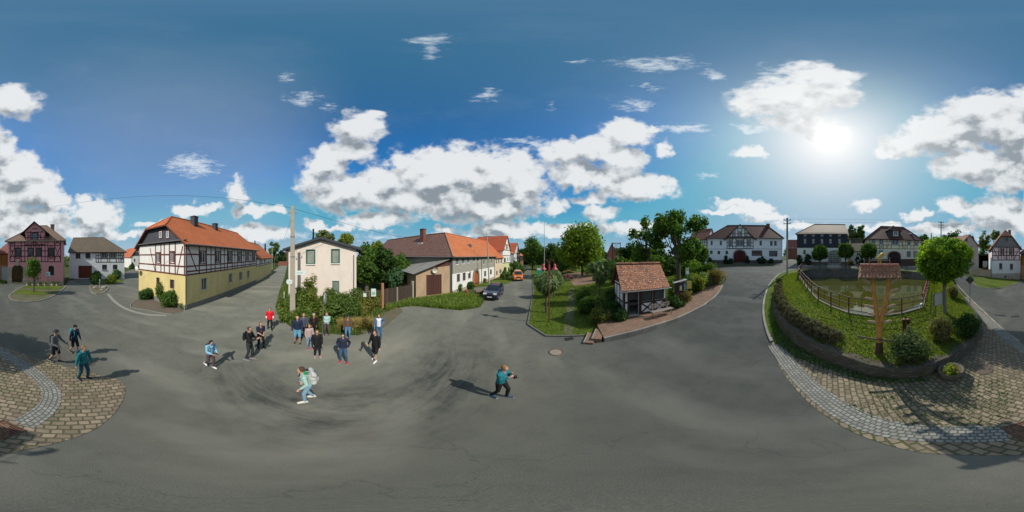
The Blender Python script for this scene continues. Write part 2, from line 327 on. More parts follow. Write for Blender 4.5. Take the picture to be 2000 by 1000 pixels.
# ------------------------------------------------------------------ mesh builder
class MB:
    def __init__(s): s.v = []; s.f = []; s.mi = []; s.uv = []; s.sm = []
    def face(s, pts, mi=0, uv=None, smooth=False):
        b = len(s.v); s.v += [tuple(p) for p in pts]; s.f.append(tuple(range(b, b+len(pts)))); s.mi.append(mi)
        if uv is None:
            p0 = Vector(pts[0]); nn = Vector((0, 0, 0))
            for i in range(1, len(pts)-1): nn += (Vector(pts[i])-p0).cross(Vector(pts[i+1])-p0)
            if nn.length < 1e-9: nn = Vector((0, 0, 1))
            nn.normalize()
            h = Vector((0, 0, 1)).cross(nn)
            if h.length < .05: h = Vector((1, 0, 0))
            h.normalize(); w = nn.cross(h)
            uv = [(Vector(p).dot(h), Vector(p).dot(w)) for p in pts]
        s.uv.append(uv); s.sm.append(smooth); return s
    def hexa(s, c, mi=0):   # 8 corners: bottom 4 ccw, top 4 ccw
        for q in ((3, 2, 1, 0), (4, 5, 6, 7), (0, 1, 5, 4), (1, 2, 6, 5), (2, 3, 7, 6), (3, 0, 4, 7)): s.face([c[i] for i in q], mi)
        return s
    def box(s, x0, x1, y0, y1, z0, z1, mi=0, M=None):
        c = [(x0, y0, z0), (x1, y0, z0), (x1, y1, z0), (x0, y1, z0), (x0, y0, z1), (x1, y0, z1), (x1, y1, z1), (x0, y1, z1)]
        if M: c = [M @ Vector(p) for p in c]
        return s.hexa(c, mi)
    def tube(s, pts, rad, seg=8, mi=0, cap=True, smooth=True):
        pts = [Vector(p) for p in pts]; rad = rad if isinstance(rad, (list, tuple)) else [rad]*len(pts); rings = []
        for i, p in enumerate(pts):
            d = (pts[min(i+1, len(pts)-1)]-pts[max(i-1, 0)]).normalized(); a = Vector((0, 0, 1)) if abs(d.z) < .9 else Vector((1, 0, 0)); x = d.cross(a).normalized(); y = x.cross(d)*-1
            rings.append([p+(x*math.cos(2*PI*k/seg)+y*math.sin(2*PI*k/seg))*rad[i] for k in range(seg)])
        b = len(s.v)
        for r in rings: s.v += [tuple(q) for q in r]
        for i in range(len(rings)-1):
            for k in range(seg):
                k2 = (k+1) % seg; s.f.append((b+i*seg+k, b+i*seg+k2, b+(i+1)*seg+k2, b+(i+1)*seg+k)); s.mi.append(mi); s.sm.append(smooth)
                s.uv.append([(k/seg, i), ((k+1)/seg, i), ((k+1)/seg, i+1), (k/seg, i+1)])
        if cap:
            s.face(rings[0], mi); s.face(rings[-1][::-1], mi)
        return s
    def lathe(s, prof, c=(0, 0, 0), seg=20, mi=0, smooth=True):
        b = len(s.v); c = Vector(c)
        for r, z in prof:
            for k in range(seg): s.v.append((c.x+r*math.cos(2*PI*k/seg), c.y+r*math.sin(2*PI*k/seg), c.z+z))
        for i in range(len(prof)-1):
            for k in range(seg):
                k2 = (k+1) % seg; s.f.append((b+i*seg+k, b+i*seg+k2, b+(i+1)*seg+k2, b+(i+1)*seg+k)); s.mi.append(mi); s.sm.append(smooth)
                s.uv.append([(k/seg*prof[i][0]*6, prof[i][1]), ((k+1)/seg*prof[i][0]*6, prof[i][1]), ((k+1)/seg*prof[i][0]*6, prof[i+1][1]), (k/seg*prof[i][0]*6, prof[i+1][1])])
        return s
    def prism(s, poly, z0, z1, mi=0, M=None):   # poly in xy
        a = [Vector((p[0], p[1], z0)) for p in poly]; b = [Vector((p[0], p[1], z1)) for p in poly]
        if M: a = [M@p for p in a]; b = [M@p for p in b]
        s.face(a[::-1], mi); s.face(b, mi)
        for i in range(len(a)):
            j = (i+1) % len(a); s.face([a[i], a[j], b[j], b[i]], mi)
        return s
    def build(s, name, mats, parent=None, **k):
        me = bpy.data.meshes.new(name); me.from_pydata(s.v, [], s.f); me.update()
        if not isinstance(mats, (list, tuple)): mats = [mats]
        for m in mats: me.materials.append(m)
        me.polygons.foreach_set('material_index', s.mi); me.polygons.foreach_set('use_smooth', s.sm)
        uvl = me.uv_layers.new(name='UVMap'); uvl.data.foreach_set('uv', np.array([c for f in s.uv for c in f], dtype=np.float32).ravel())
        if k.pop('weld', False):
            bm = bmesh.new(); bm.from_mesh(me); bmesh.ops.remove_doubles(bm, verts=bm.verts, dist=1e-4); bmesh.ops.recalc_face_normals(bm, faces=bm.faces); bm.to_mesh(me); bm.free()
        bev = k.pop('bevel', 0)
        o = bpy.data.objects.new(name, me); COL.objects.link(o)
        if bev:
            bm = bmesh.new(); bm.from_mesh(me); bmesh.ops.remove_doubles(bm, verts=bm.verts, dist=1e-4); bm.to_mesh(me); bm.free()
            md = o.modifiers.new('bevel', 'BEVEL'); md.width = bev; md.segments = 2; md.limit_method = 'ANGLE'
        if parent: o.parent = parent
        tag(o, **k); return o
def tag(o, label=None, cat=None, group=None, kind=None):
    if label: o['label'] = label
    if cat: o['category'] = cat
    if group: o['group'] = group
    if kind: o['kind'] = kind
    return o
def empty(name, loc=(0, 0, 0), rz=0, **k):
    o = bpy.data.objects.new(name, None); COL.objects.link(o); o.location = loc; o.rotation_euler = (0, 0, rz); o.empty_display_size = .3
    return tag(o, **k)
def copy_tree(o, parent=None):
    c = o.copy(); COL.objects.link(c); c.parent = parent
    for ch in list(o.children): copy_tree(ch, c)
    return c
def inside(p, poly):
    x, y = p; r = False; n = len(poly); j = n-1
    for i in range(n):
        xi, yi = poly[i][0], poly[i][1]; xj, yj = poly[j][0], poly[j][1]
        if (yi > y) != (yj > y) and x < (xj-xi)*(y-yi)/(yj-yi)+xi: r = not r
        j = i
    return r
def dens(poly, step):
    o = []
    for i in range(len(poly)):
        a, b = Vector(poly[i][:2]), Vector(poly[(i+1) % len(poly)][:2]); n = max(1, int((b-a).length/step))
        for k in range(n): o.append(a+(b-a)*k/n)
    return o
def smooth_poly(pts, it=2, closed=True):
    pts = [Vector(p[:2]) for p in pts]
    for _ in range(it):
        q = []; n = len(pts)
        for i in range(n if closed else n-1):
            a, b = pts[i], pts[(i+1) % n]; q += [a*.75+b*.25, a*.25+b*.75]
        if not closed: q = [pts[0]]+q[1:-1]+[pts[-1]]
        pts = q
    return pts
def sheet(name, poly, mat, off=0.0, hf=None, holes=(), step=.8, maxr=70, side=0, extra=None, **k):
    """a sheet that follows the terrain inside poly, minus holes"""
    hf = hf or T; poly = dens(poly, max(step, .5)); hs = [dens(h, max(step, .5)) for h in holes]
    V = []; E = []
    for lp in [poly]+hs:
        b = len(V); V += lp; E += [(b+i, b+(i+1) % len(lp)) for i in range(len(lp))]
    xs = [p[0] for p in poly]; ys = [p[1] for p in poly]
    rnd = random.Random(3)
    def grid(st, x0, x1, y0, y1, test=None):
        x = x0+st/2
        while x < x1:
            y = y0+st/2
            while y < y1:
                if (test is None or test(x, y)) and inside((x, y), poly) and not any(inside((x, y), h) for h in hs): V.append(Vector((x+rnd.uniform(-.1, .1)*st, y+rnd.uniform(-.1, .1)*st)))
                y += st
            x += st
    grid(step, max(min(xs), -maxr), min(max(xs), maxr), max(min(ys), -maxr), min(max(ys), maxr))
    if min(xs) < -maxr or max(xs) > maxr or max(ys) > maxr or min(ys) < -maxr:
        st = max(8, (max(xs)-min(xs))/60); grid(st, min(xs), max(xs), min(ys), max(ys), lambda x, y: abs(x) > maxr or abs(y) > maxr)
    vo, eo, fo, *_ = delaunay_2d_cdt(V, E, [], 0, 1e-5)
    mb = MB(); vs = [(p[0], p[1], hf(p[0], p[1])+off) for p in vo]; keep = []
    for f in fo:
        c = sum((vo[i] for i in f), Vector((0, 0)))/len(f)
        if inside(c, poly) and not any(inside(c, h) for h in hs): keep.append(f)
    mb.v = vs; mb.f = [tuple(f) for f in keep]; mb.mi = [0]*len(keep); mb.sm = [True]*len(keep); mb.uv = [[(vs[i][0], vs[i][1]) for i in f] for f in keep]
    if side:
        for lp in [poly]+hs:
            for i in range(len(lp)):
                a, b = lp[i], lp[(i+1) % len(lp)]; za, zb = hf(a[0], a[1])+off, hf(b[0], b[1])+off
                mb.face([(a[0], a[1], za-side), (b[0], b[1], zb-side), (b[0], b[1], zb), (a[0], a[1], za)])
    o = mb.build(name, mat, None, **k)
    bm = bmesh.new(); bm.from_mesh(o.data); 
    for f in bm.faces:
        if f.normal.z < -.2: f.normal_flip()
    bm.to_mesh(o.data); bm.free(); return o
def ribbon(name, pts, width, h, mat, off=0.0, hf=None, closed=False, depth=.2, sub=2, parent=None, **k):
    """kerb or strip along a path: width across, h proud of the ground"""
    hf = hf or T; pts = smooth_poly(pts, sub, closed) if sub else [Vector(p[:2]) for p in pts]
    if closed: pts = pts+[pts[0]]
    # resample
    q = [pts[0]]
    for i in range(1, len(pts)):
        n = max(1, int((pts[i]-pts[i-1]).length/.8))
        for j in range(1, n+1): q.append(pts[i-1]+(pts[i]-pts[i-1])*j/n)
    pts = q; L_ = []; Rr = []; s = [0]
    for i, p in enumerate(pts):
        d = pts[min(i+1, len(pts)-1)]-pts[max(i-1, 0)]; d = d.normalized() if d.length > 1e-6 else Vector((1, 0)); n = Vector((-d.y, d.x))*width/2
        L_.append(p+n); Rr.append(p-n)
        if i: s.append(s[-1]+(pts[i]-pts[i-1]).length)
    mb = MB(); nf = len(pts)-1
    def z(p): return hf(p[0], p[1])+off
    for i in range(nf):
        a, b, c, d = L_[i], Rr[i], Rr[i+1], L_[i+1]
        A, B, Cc, Dd = [(p[0], p[1], z(p)+h) for p in (a, b, c, d)]
        mb.face([A, B, Cc, Dd], 0, [(s[i], 0), (s[i], width), (s[i+1], width), (s[i+1], 0)])
        if depth:
            A2, B2, C2, D2 = [(p[0], p[1], z(p)+h-depth) for p in (a, b, c, d)]
            mb.face([B, B2, C2, Cc], 0, [(s[i], 0), (s[i], depth), (s[i+1], depth), (s[i+1], 0)]); mb.face([Dd, D2, A2, A], 0, [(s[i+1], 0), (s[i+1], depth), (s[i], depth), (s[i], 0)])
    if depth:
        for a, b in ((L_[0], Rr[0]), (Rr[-1], L_[-1])): mb.face([(a[0], a[1], z(a)+h), (a[0], a[1], z(a)+h-depth), (b[0], b[1], z(b)+h-depth), (b[0], b[1], z(b)+h)])
    return mb.build(name, mat, parent, **k)
# ------------------------------------------------------------------ ground materials
def m_asphalt():
    t = NT('asphalt'); v = t.coord()
    n1 = t.noise(v, .16, 5, .6); n2 = t.noise(v, 1.1, 6, .65); n3 = t.noise(v, 55, 3, .7); n4 = t.noise(v, 14, 4, .6)
    col = t.mix((.098, .106, .080), (.158, .162, .128), t.ramp(n1, [(.3, 0), (.7, 1)]))
    col = t.mix(col, (.06, .066, .052), t.math('MULTIPLY', t.ramp(n2, [(.45, 0), (.68, 1)]), .45))
    col = t.mix(col, t.mix((.03, .03, .03), (.22, .21, .19), n3), .36)
    col = t.mix(col, (.17, .16, .145), t.math('MULTIPLY', t.ramp(n4, [(.62, 0), (.75, 1)]), .25))
    # dark worn turning marks: rings around the turning centre, broken up by noise
    vc = t.coord(loc=(8.6, -5.2, 0)); sp = t.n('ShaderNodeSeparateXYZ'); t.L.new(vc, sp.inputs[0])
    r = t.math('SQRT', t.math('ADD', t.math('MULTIPLY', sp.outputs[0], sp.outputs[0]), t.math('MULTIPLY', sp.outputs[1], sp.outputs[1])))
    an = t.math('ARCTAN2', sp.outputs[1], sp.outputs[0])
    cx = t.n('ShaderNodeCombineXYZ'); t.L.new(t.math('MULTIPLY', r, 2.2), cx.inputs[0]); t.L.new(t.math('MULTIPLY', an, 2.2), cx.inputs[1])
    st = t.noise(cx.outputs[0], 1.0, 8, .75)
    band = t.math('MULTIPLY', t.ramp(t.math('MULTIPLY', r, .1), [(.46, 0), (.58, 1), (.72, 1), (.86, 0)]), t.ramp(t.math('MULTIPLY_ADD' if False else 'ADD', t.math('MULTIPLY', an, .3183*.5), .5), [(.26, 0), (.36, 1), (.52, 1), (.62, 0)]))
    col = t.mix(col, (.022, .024, .026), t.math('MULTIPLY', t.math('MULTIPLY', t.math('MULTIPLY', band, t.ramp(st, [(.36, 0), (.60, 1)])), t.ramp(t.noise(v, .55, 5, .65), [(.36, .15), (.58, 1)])), .85))
    # hairline cracks
    vo = t.n('ShaderNodeTexVoronoi', feature='DISTANCE_TO_EDGE'); vo.inputs['Scale'].default_value = .22
    wv = t.n('ShaderNodeVectorMath', operation='MULTIPLY_ADD'); nn = t.n('ShaderNodeTexNoise'); nn.inputs['Scale'].default_value = .8; nn.inputs['Detail'].default_value = 6; t.L.new(v, nn.inputs['Vector']); t.L.new(nn.outputs['Color'], wv.inputs[0]); wv.inputs[1].default_value = (3, 3, 0); t.L.new(v, wv.inputs[2]); t.L.new(wv.outputs[0], vo.inputs['Vector'])
    col = t.mix(col, (.03, .03, .03), t.math('MULTIPLY', t.ramp(vo.outputs['Distance'], [(0, 1), (.005, 0)]), .30))
    # pale dusty wheel tracks
    n5 = t.noise(t.coord(scale=(.5, .16, 1), rot=(0, 0, R(-18))), 1.0, 4, .5)
    col = t.mix(col, (.26, .25, .205), t.math('MULTIPLY', t.ramp(n5, [(.5, 0), (.75, 1)]), .55))
    t.bump(n3, .9, .012); t.b.inputs['Diffuse Roughness'].default_value = 1.0; return t.base(col, t.ramp(n2, [(.3, .75), (.7, .95)]), spec=.3)
def m_grass(c1=(.075, .125, .014), c2=(.13, .185, .022), dry=.35, earth=(.13, .105, .065), name='grass_surface'):
    t = NT(name); v = t.coord(); n1 = t.noise(v, .5, 6, .65); n2 = t.noise(v, 9, 6, .75); n3 = t.noise(v, 1.6, 5, .7)
    col = t.mix(c1, c2, t.ramp(n1, [(.3, 0), (.7, 1)])); col = t.mix(col, cm(c1, .5), t.ramp(n2, [(.35, .9), (.6, 0)]))
    col = t.mix(col, earth, t.math('MULTIPLY', t.ramp(n3, [(.55, 0), (.72, 1)]), dry))
    t.bump(n2, 1.0, .06); return t.base(col, .95, spec=.15)
def m_earth(c=(.14, .115, .08), green=.5):
    t = NT('earth_surface'); v = t.coord(); n1 = t.noise(v, .7, 6, .7); n2 = t.noise(v, 20, 5, .7)
    col = t.mix(cm(c, .6), cm(c, 1.3), n2); col = t.mix(col, (.05, .08, .015), t.math('MULTIPLY', t.ramp(n1, [(.42, 0), (.62, 1)]), green))
    t.bump(n2, .8, .02); return t.base(col, .95, spec=.15)
def m_cobble(c, w, h, rot=0, kind='Object', moss=.5, mortar=(.07, .065, .045), mort=.018, var=.3, name='cobbles', herr=False):
    t = NT(name); v = t.coord(kind, rot=(0, 0, rot))
    nn = t.n('ShaderNodeTexNoise'); nn.inputs['Scale'].default_value = 2.2; nn.inputs['Detail'].default_value = 3; t.L.new(v, nn.inputs['Vector'])
    wv = t.n('ShaderNodeVectorMath', operation='MULTIPLY_ADD'); t.L.new(nn.outputs['Color'], wv.inputs[0]); wv.inputs[1].default_value = (.11, .11, 0); t.L.new(v, wv.inputs[2])
    br = t.n('ShaderNodeTexBrick'); br.inputs['Scale'].default_value = 1; br.inputs['Mortar Size'].default_value = mort; br.inputs['Mortar Smooth'].default_value = .4; br.inputs['Brick Width'].default_value = w; br.inputs['Row Height'].default_value = h
    br.inputs['Color1'].default_value = (*cm(c, 1-var), 1); br.inputs['Color2'].default_value = (*cm(c, 1+var), 1); br.inputs['Mortar'].default_value = (*mortar, 1)
    t.L.new(wv.outputs[0], br.inputs['Vector'])
    n1 = t.noise(v, .6, 5, .7); n2 = t.noise(v, 24, 4, .7)
    col = t.mix(br.outputs[0], t.mix(cm(c, .5), cm(c, 1.3), n2), .3); col = t.mix(col, cm(c, .45), t.math('MULTIPLY', t.ramp(t.noise(v, 1.3, 5, .7), [(.45, 0), (.7, 1)]), .55))
    ms = t.math('MULTIPLY', t.math('MULTIPLY', t.ramp(n1, [(.38, 0), (.62, 1)]), moss), t.math('ADD', t.math('MULTIPLY', br.outputs['Fac'], .9), t.math('MULTIPLY', t.ramp(n2, [(.5, 0), (.7, 1)]), .4)), True)
    col = t.mix(col, (.055, .085, .018), ms)
    t.bump(t.math('ADD', t.math('MULTIPLY', br.outputs['Fac'], -1), t.math('MULTIPLY', n2, .25)), .9, .025); return t.base(col, .8, spec=.35)
def m_water():
    t = NT('pond_water'); v = t.coord(); n = t.noise(v, 2.5, 3, .5); n2 = t.noise(v, .25, 4, .6)
    t.bump(n, .05, .03); return t.base(t.mix((.045, .052, .009), (.085, .085, .016), n2), .03, spec=.55)
ASPH = m_asphalt(); GRASS = m_grass(); GRASS2 = m_grass((.075, .125, .014), (.16, .20, .026), .75, name='bright_grass_surface'); EARTH = m_earth()
COB = m_cobble((.25, .195, .135), .235, .17, rot=R(24), moss=.9, var=.4, mort=.024); COB2 = m_cobble((.25, .195, .135), .22, .16, rot=R(-28), moss=.15, name='clean_cobbles')
GRAN = m_cobble((.27, .27, .245), .13, .115, kind='UV', moss=.25, var=.28, name='granite_setts'); BRICKP = m_cobble((.27, .17, .115), .21, .105, rot=R(20), moss=.1, mort=.006, var=.18, name='paving_bricks')
KERB = m_cobble((.30, .285, .24), .9, 2.0, kind='UV', moss=.2, mort=.012, name='kerb_stones'); WATER = m_water()
CONC = plain((.25, .24, .215), .85, var=.25, sc=3)
# ------------------------------------------------------------------ outlines, walked as ground points
def GL(l, f=None): return [G(x, y, f) for x, y in l]
outer = GL([(2, 556), (20, 554), (50, 553), (128, 557), (133, 549), (150, 545), (182, 544), (192, 551), (232, 549), (243, 540), (243, 532), (262, 524), (283, 530), (287, 560), (298, 585), (330, 600), (362, 606), (420, 583), (501, 551), (530, 533)])
outer += [P(545, 80), P(556, 95), P(562, 92)]
outer += GL([(560, 522), (556, 540), (545, 572), (538, 600), (545, 618), (570, 640), (640, 652), (700, 655), (745, 640), (752, 612), (775, 601), (810, 597), (850, 602), (900, 606), (938, 600), (944, 590), (944, 575), (925, 567), (925, 561), (955, 560), (987, 555), (1003, 549), (1018, 538), (1026, 531)])
outer += [P(1030, 70), P(1037, 70)]
outer += GL([(1039, 540), (1042, 569), (1031, 634), (1067, 657), (1140, 656), (1141, 672), (1180, 667), (1262, 649), (1330, 621), (1385, 592), (1406, 570), (1413, 556), (1410, 546), (1398, 536), (1384, 527)])
outer += [P(1376, 44.5), P(1430, 45.6), P(1527, 45.6), P(1533, 60), P(1541, 80), P(1547, 80), P(1554, 60), P(1557, 44), P(1600, 41.2), P(1655, 42.2), P(1700, 39), P(1800, 44), P(1840, 42), P(1872, 40)]
outer += GL([(1897, 549), (1906, 556), (1921, 563), (1950, 565), (1985, 553), (1998, 548)])
shel_edge = None
hole = GL([(1557, 526), (1532, 531), (1515, 541), (1500, 560), (1492, 585), (1490, 615), (1499, 652), (1507, 668), (1520, 712), (1560, 767), (1620, 817), (1700, 858), (1800, 884), (1900, 889), (2000, 888), (60, 876), (130, 860), (190, 836), (225, 806), (243, 776), (246, 756), (233, 742), (180, 728), (100, 708), (40, 690), (0, 674), (1990, 667), (1960, 645), (1925, 611), (1900, 588), (1880, 568), (1868, 555)])
hole += [P(1850, 27.5), P(1812, 31.3), P(1750, 33.5), P(1680, 33.3), P(1620, 33.5), P(1562, 33)]
wallb = GL([(1556, 532), (1530, 540), (1514, 560), (1509, 590), (1513, 622), (1530, 650), (1560, 678), (1600, 699), (1650, 718), (1700, 734), (1750, 741), (1800, 738), (1850, 717), (1888, 692), (1915, 662), (1920, 645), (1908, 622), (1890, 600), (1876, 582), (1866, 566)])
pondr = [G(x, y, I) for x, y in [(1563, 541), (1574, 557), (1587, 573), (1600, 586), (1624, 598), (1658, 611), (1707, 618), (1759, 612), (1800, 601)]]
pondr += [P(1809, 17), P(1813, 22), P(1817, 27.5), P(1770, 30), P(1682, 31.2), P(1620, 31.2), P(1566, 30.6), P(1562, 24), P(1561, 20)]
POND_Z = .9
# ground: base, asphalt
big = [(-1500, -1500), (1500, -1500), (1500, 1500), (-1500, 1500)]
sheet('ground', big, m_grass((.045, .07, .016), (.085, .11, .028), .5, name='field_surface'), off=-.05, holes=[smooth_poly(pondr, 1)], step=2.2, maxr=70, kind='structure')
hole_s = hole
sheet('road', outer, ASPH, holes=[hole_s], step=.9, kind='structure')
# island lawn (raised) with pond cut out
def Iz(x, y): return I(x, y)
back = [P(1862, 27.2), P(1812, 30.9), P(1750, 33.1), P(1680, 32.9), P(1620, 33.1), P(1562, 32.6)]
isl = [p for p in wallb]+back
def shrink(poly, d):
    o = []; n = len(poly)
    for i in range(n):
        a, b, c = [Vector(poly[j % n][:2]) for j in (i-1, i, i+1)]
        t = (c-a).normalized(); nn = Vector((t.y, -t.x)); q = b+nn*d
        if not inside(q, poly): q = b-nn*d
        o.append(q)
    return o
islin = shrink(isl, .18)
def Ih(x, y):
    u = x*EX+y*EY
    return max(I(x, y), T(x, y)+.03) if u < 26 else T(x, y)+.03
sheet('island_lawn', islin, GRASS2, hf=Ih, holes=[pondr], step=.7, kind='structure')
# cobbled pavement around the island
cobo = [p for p in hole[6:30]]+[Vector(p) for p in reversed(wallb[4:-1])]
sheet('cobbled_pavement', cobo, COB, off=.012, step=.6, kind='structure')
sheet('verge_strip', [hole[0], hole[1], hole[2], hole[3], hole[4], hole[5], hole[6]]+[Vector(p) for p in reversed(wallb[0:6])], GRASS, off=.05, step=.7, kind='structure')
gs1 = GL([(1512, 674), (1535, 704), (1560, 734), (1600, 771), (1640, 799), (1700, 829), (1770, 844), (1840, 847), (1910, 847), (1966, 846)])
gs2 = GL([(42, 830), (80, 808), (103, 782), (98, 756), (62, 723), (20, 698), (1990, 678), (1960, 655), (1926, 625), (1897, 596), (1884, 580)])
ribbon('granite_sett_strip', gs1, .62, .022, GRAN, depth=0, kind='structure')
ribbon('granite_sett_strip', gs2, .5, .022, GRAN, depth=0, kind='structure')
ribbon('kerb', GL([(1507, 668), (1499, 652), (1490, 615), (1492, 585), (1500, 560), (1515, 541), (1532, 531), (1556, 526)]), .14, .09, KERB, kind='structure')
ribbon('kerb', GL([(1990, 667), (1960, 645), (1925, 611), (1900, 588), (1880, 568), (1868, 555)]), .14, .03, KERB, kind='structure')
# stone retaining wall of the island
def wallmesh():
    base = smooth_poly([p for p in wallb[2:]], 2, False); mb = MB(); s = 0; q = []
    for i in range(len(base)-1):
        n = max(1, int((base[i+1]-base[i]).length/.35))
        for k in range(n): q.append(base[i]+(base[i+1]-base[i])*k/n)
    base = q; rnd = random.Random(5); rows = []
    for i, p in enumerate(base):
        d = (base[min(i+1, len(base)-1)]-base[max(i-1, 0)]).normalized(); n = Vector((-d.y, d.x))
        if inside(p+n*.2, isl): n = -n           # outward
        top = max(I(p.x, p.y), T(p.x, p.y)+.1)+.03+rnd.uniform(-.015, .015); bt = T(p.x, p.y)-.1
        if i: s += (base[i]-base[i-1]).length
        rows.append((s, [(p+n*.05, bt), (p+n*(.02+rnd.uniform(-.05, .05)), bt+(top-bt)*.35), (p+n*rnd.uniform(-.05, .05), bt+(top-bt)*.7), (p-n*(.03+rnd.uniform(-.02, .02)), top), (p-n*.40, top+rnd.uniform(-.03, .04)), (p-n*.48, top-.25)]))
    for i in range(len(rows)-1):
        s0, a = rows[i]; s1, b = rows[i+1]; v = [0, .22, .45, .7, 1.0, 1.2]
        for k in range(5):
            mb.face([(a[k][0].x, a[k][0].y, a[k][1]), (b[k][0].x, b[k][0].y, b[k][1]), (b[k+1][0].x, b[k+1][0].y, b[k+1][1]), (a[k+1][0].x, a[k+1][0].y, a[k+1][1])], 0, [(s0, v[k]), (s1, v[k]), (s1, v[k+1]), (s0, v[k+1])])
    return mb.build('stone_wall', stone((.155, .14, .11), .38, .11, moss=.8), label='low curved dry stone wall holding up the raised lawn island beside the cobbles', cat='wall')
wallmesh()
# pond
sheet('pond_water', [Vector(p[:2]) for p in pondr], WATER, hf=lambda x, y: POND_Z, step=2, kind='structure')
sheet('pond_bed', [Vector(p[:2]) for p in pondr], EARTH, hf=lambda x, y: POND_Z-.8, step=3, kind='structure')
def pondwall():
    mb = MB(); pr = dens([Vector(p[:2]) for p in pondr], .8); s = 0; n = len(pr); cen = sum(pr, Vector((0, 0)))/n
    for i in range(n):
        a, b = pr[i], pr[(i+1) % n]; ln = (b-a).length
        def rim(p): return Ih(p.x, p.y)+.07
        za, zb = rim(a), rim(b); nn = Vector((-(b-a).y, (b-a).x)).normalized()
        if inside((a+b)/2+nn*.05, pondr): nn = -nn
        ao, bo = a+nn*.15, b+nn*.15
        mb.face([(a.x, a.y, POND_Z-.8), (b.x, b.y, POND_Z-.8), (b.x, b.y, zb), (a.x, a.y, za)], 0, [(s, 0), (s+ln, 0), (s+ln, zb-POND_Z+.8), (s, za-POND_Z+.8)])
        mb.face([(a.x, a.y, za), (b.x, b.y, zb), (bo.x, bo.y, zb), (ao.x, ao.y, za)], 1, [(s, 0), (s+ln, 0), (s+ln, .22), (s, .22)])
        mb.face([(ao.x, ao.y, za), (bo.x, bo.y, zb), (bo.x, bo.y, zb-.4), (ao.x, ao.y, za-.4)], 1)
        s += ln
    mb.build('pond_wall', [stone((.17, .165, .15), .5, .22, moss=.15), plain((.15, .145, .125), .9, var=.35, sc=5)], label='grey stone basin wall with a concrete rim around the village pond', cat='pond wall')
pondwall()
# shelter pavement (brick), raised, with kerb
pav = GL([(1180, 667), (1262, 649), (1330, 621), (1385, 592), (1406, 570), (1412, 557)])
pavin = GL([(1398, 556), (1380, 563), (1345, 583), (1312, 600)])+[P(1306, 14.9), P(1262, 15.2), P(1206, 13.6), P(1196, 12.3)]+GL([(1166, 641)])
def Tp(x, y):
    u = x*EX+y*EY
    return max(T(x, y), .0)+.12+.22*(1-sm(6.2, 9.5, u))*sm(2.5, 5, u)
sheet('pavement', pav+pavin, BRICKP, hf=Tp, step=.6, kind='structure', side=.4)
ribbon('kerb', [Vector(p) for p in pav], .13, .012, KERB, hf=Tp, depth=.35, sub=1, kind='structure')
# park lawn
lawn = GL([(1042, 569), (1031, 634), (1067, 657), (1140, 656)])+GL([(1166, 641)])+[P(1196, 12.3), P(1206, 13.6), P(1262, 15.2), P(1306, 14.9)]+GL([(1312, 600), (1345, 583), (1380, 563), (1398, 556), (1412, 545), (1398, 536), (1384, 527)])+[P(1376, 41), P(1300, 60), P(1180, 75), P(1060, 75), P(1039, 66)]+GL([(1039, 540)])
sheet('park_lawn', lawn, GRASS, off=.05, step=1.2, side=.12, kind='structure')
ribbon('kerb', GL([(1039, 540), (1042, 569), (1031, 634), (1067, 657), (1140, 656)]), .12, .09, plain((.13, .125, .11), .85, var=.25, sc=3), sub=0, kind='structure')
sheet('park_path', GL([(1112, 548), (1108, 535), (1135, 532), (1180, 536), (1190, 545), (1150, 556), (1122, 560)]), BRICKP, off=.075, step=1, kind='structure')
sheet('worn_path', smooth_poly(GL([(1100, 656), (1122, 656), (1120, 620), (1124, 590), (1122, 562), (1112, 562), (1108, 590), (1104, 620)])), m_earth((.17, .16, .10), .75), off=.062, step=.8, kind='structure')
# verge islands
def patch(name, pts, mat, off=.05, kerb=None, **k):
    pl = smooth_poly(GL(pts), 1); sheet(name, pl, mat, off=off, step=.8, side=.1, kind='structure', **k)
    if kerb: ribbon('kerb', pl, .12, kerb, KERB, closed=True, sub=0, kind='structure')
patch('verge_earth', [(17, 577), (20, 586), (38, 590), (62, 590), (85, 586), (108, 577), (125, 564), (129, 557), (60, 556), (46, 559), (30, 568)], m_earth((.15, .135, .09), .6), kerb=.08)
patch('verge_grass', [(24, 573), (50, 577), (90, 577), (104, 572), (60, 567), (40, 566)], GRASS2, off=.075)
patch('verge_grass', [(44, 562), (88, 566), (112, 567), (127, 559), (50, 557)], GRASS2, off=.075)
patch('shrub_bed', [(174, 560), (178, 572), (192, 576), (206, 571), (214, 560), (200, 555), (182, 555)], m_earth((.17, .15, .11), .4), kerb=.09)
patch('verge_grass', [(188, 556), (240, 551), (243, 546), (186, 546)], GRASS2)
patch('gravel_wedge', [(248, 600), (274, 583), (292, 583), (330, 600), (362, 606), (340, 614), (322, 612), (280, 604)], m_earth((.15, .12, .10), .15), kerb=.05)
ribbon('gutter_strip', GL([(211, 574), (222, 588), (245, 604), (285, 615), (325, 616)]), .35, .006, plain((.26, .25, .21), .85, var=.2, sc=4), depth=0, kind='structure')
patch('verge_grass', [(1900, 552), (1907, 558), (1922, 563), (1950, 564), (1984, 554), (1996, 547), (1950, 541), (1900, 543)], GRASS2, kerb=.05)
patch('verge_grass', [(0, 553), (12, 553), (14, 547), (0, 547)], GRASS)
patch('verge_grass', [(752, 612), (775, 601), (810, 597), (850, 602), (900, 606), (936, 601), (944, 590), (938, 580), (905, 573), (880, 574), (812, 584), (757, 590)], m_grass((.04, .085, .012), (.12, .16, .03), .35, name='rough_grass_surface'), off=.04)
patch('bank_grass', [(570, 640), (640, 652), (700, 655), (745, 640), (752, 612), (720, 575), (640, 560), (566, 575), (556, 545), (545, 575), (538, 602), (546, 620)], m_grass((.04, .08, .012), (.10, .13, .03), .6, name='bank_surface'), off=.04)
patch('dirt_patch', [(700, 655), (748, 642), (770, 622), (790, 606), (772, 600), (748, 606), (715, 635)], m_earth((.16, .13, .095), .25), off=.055)
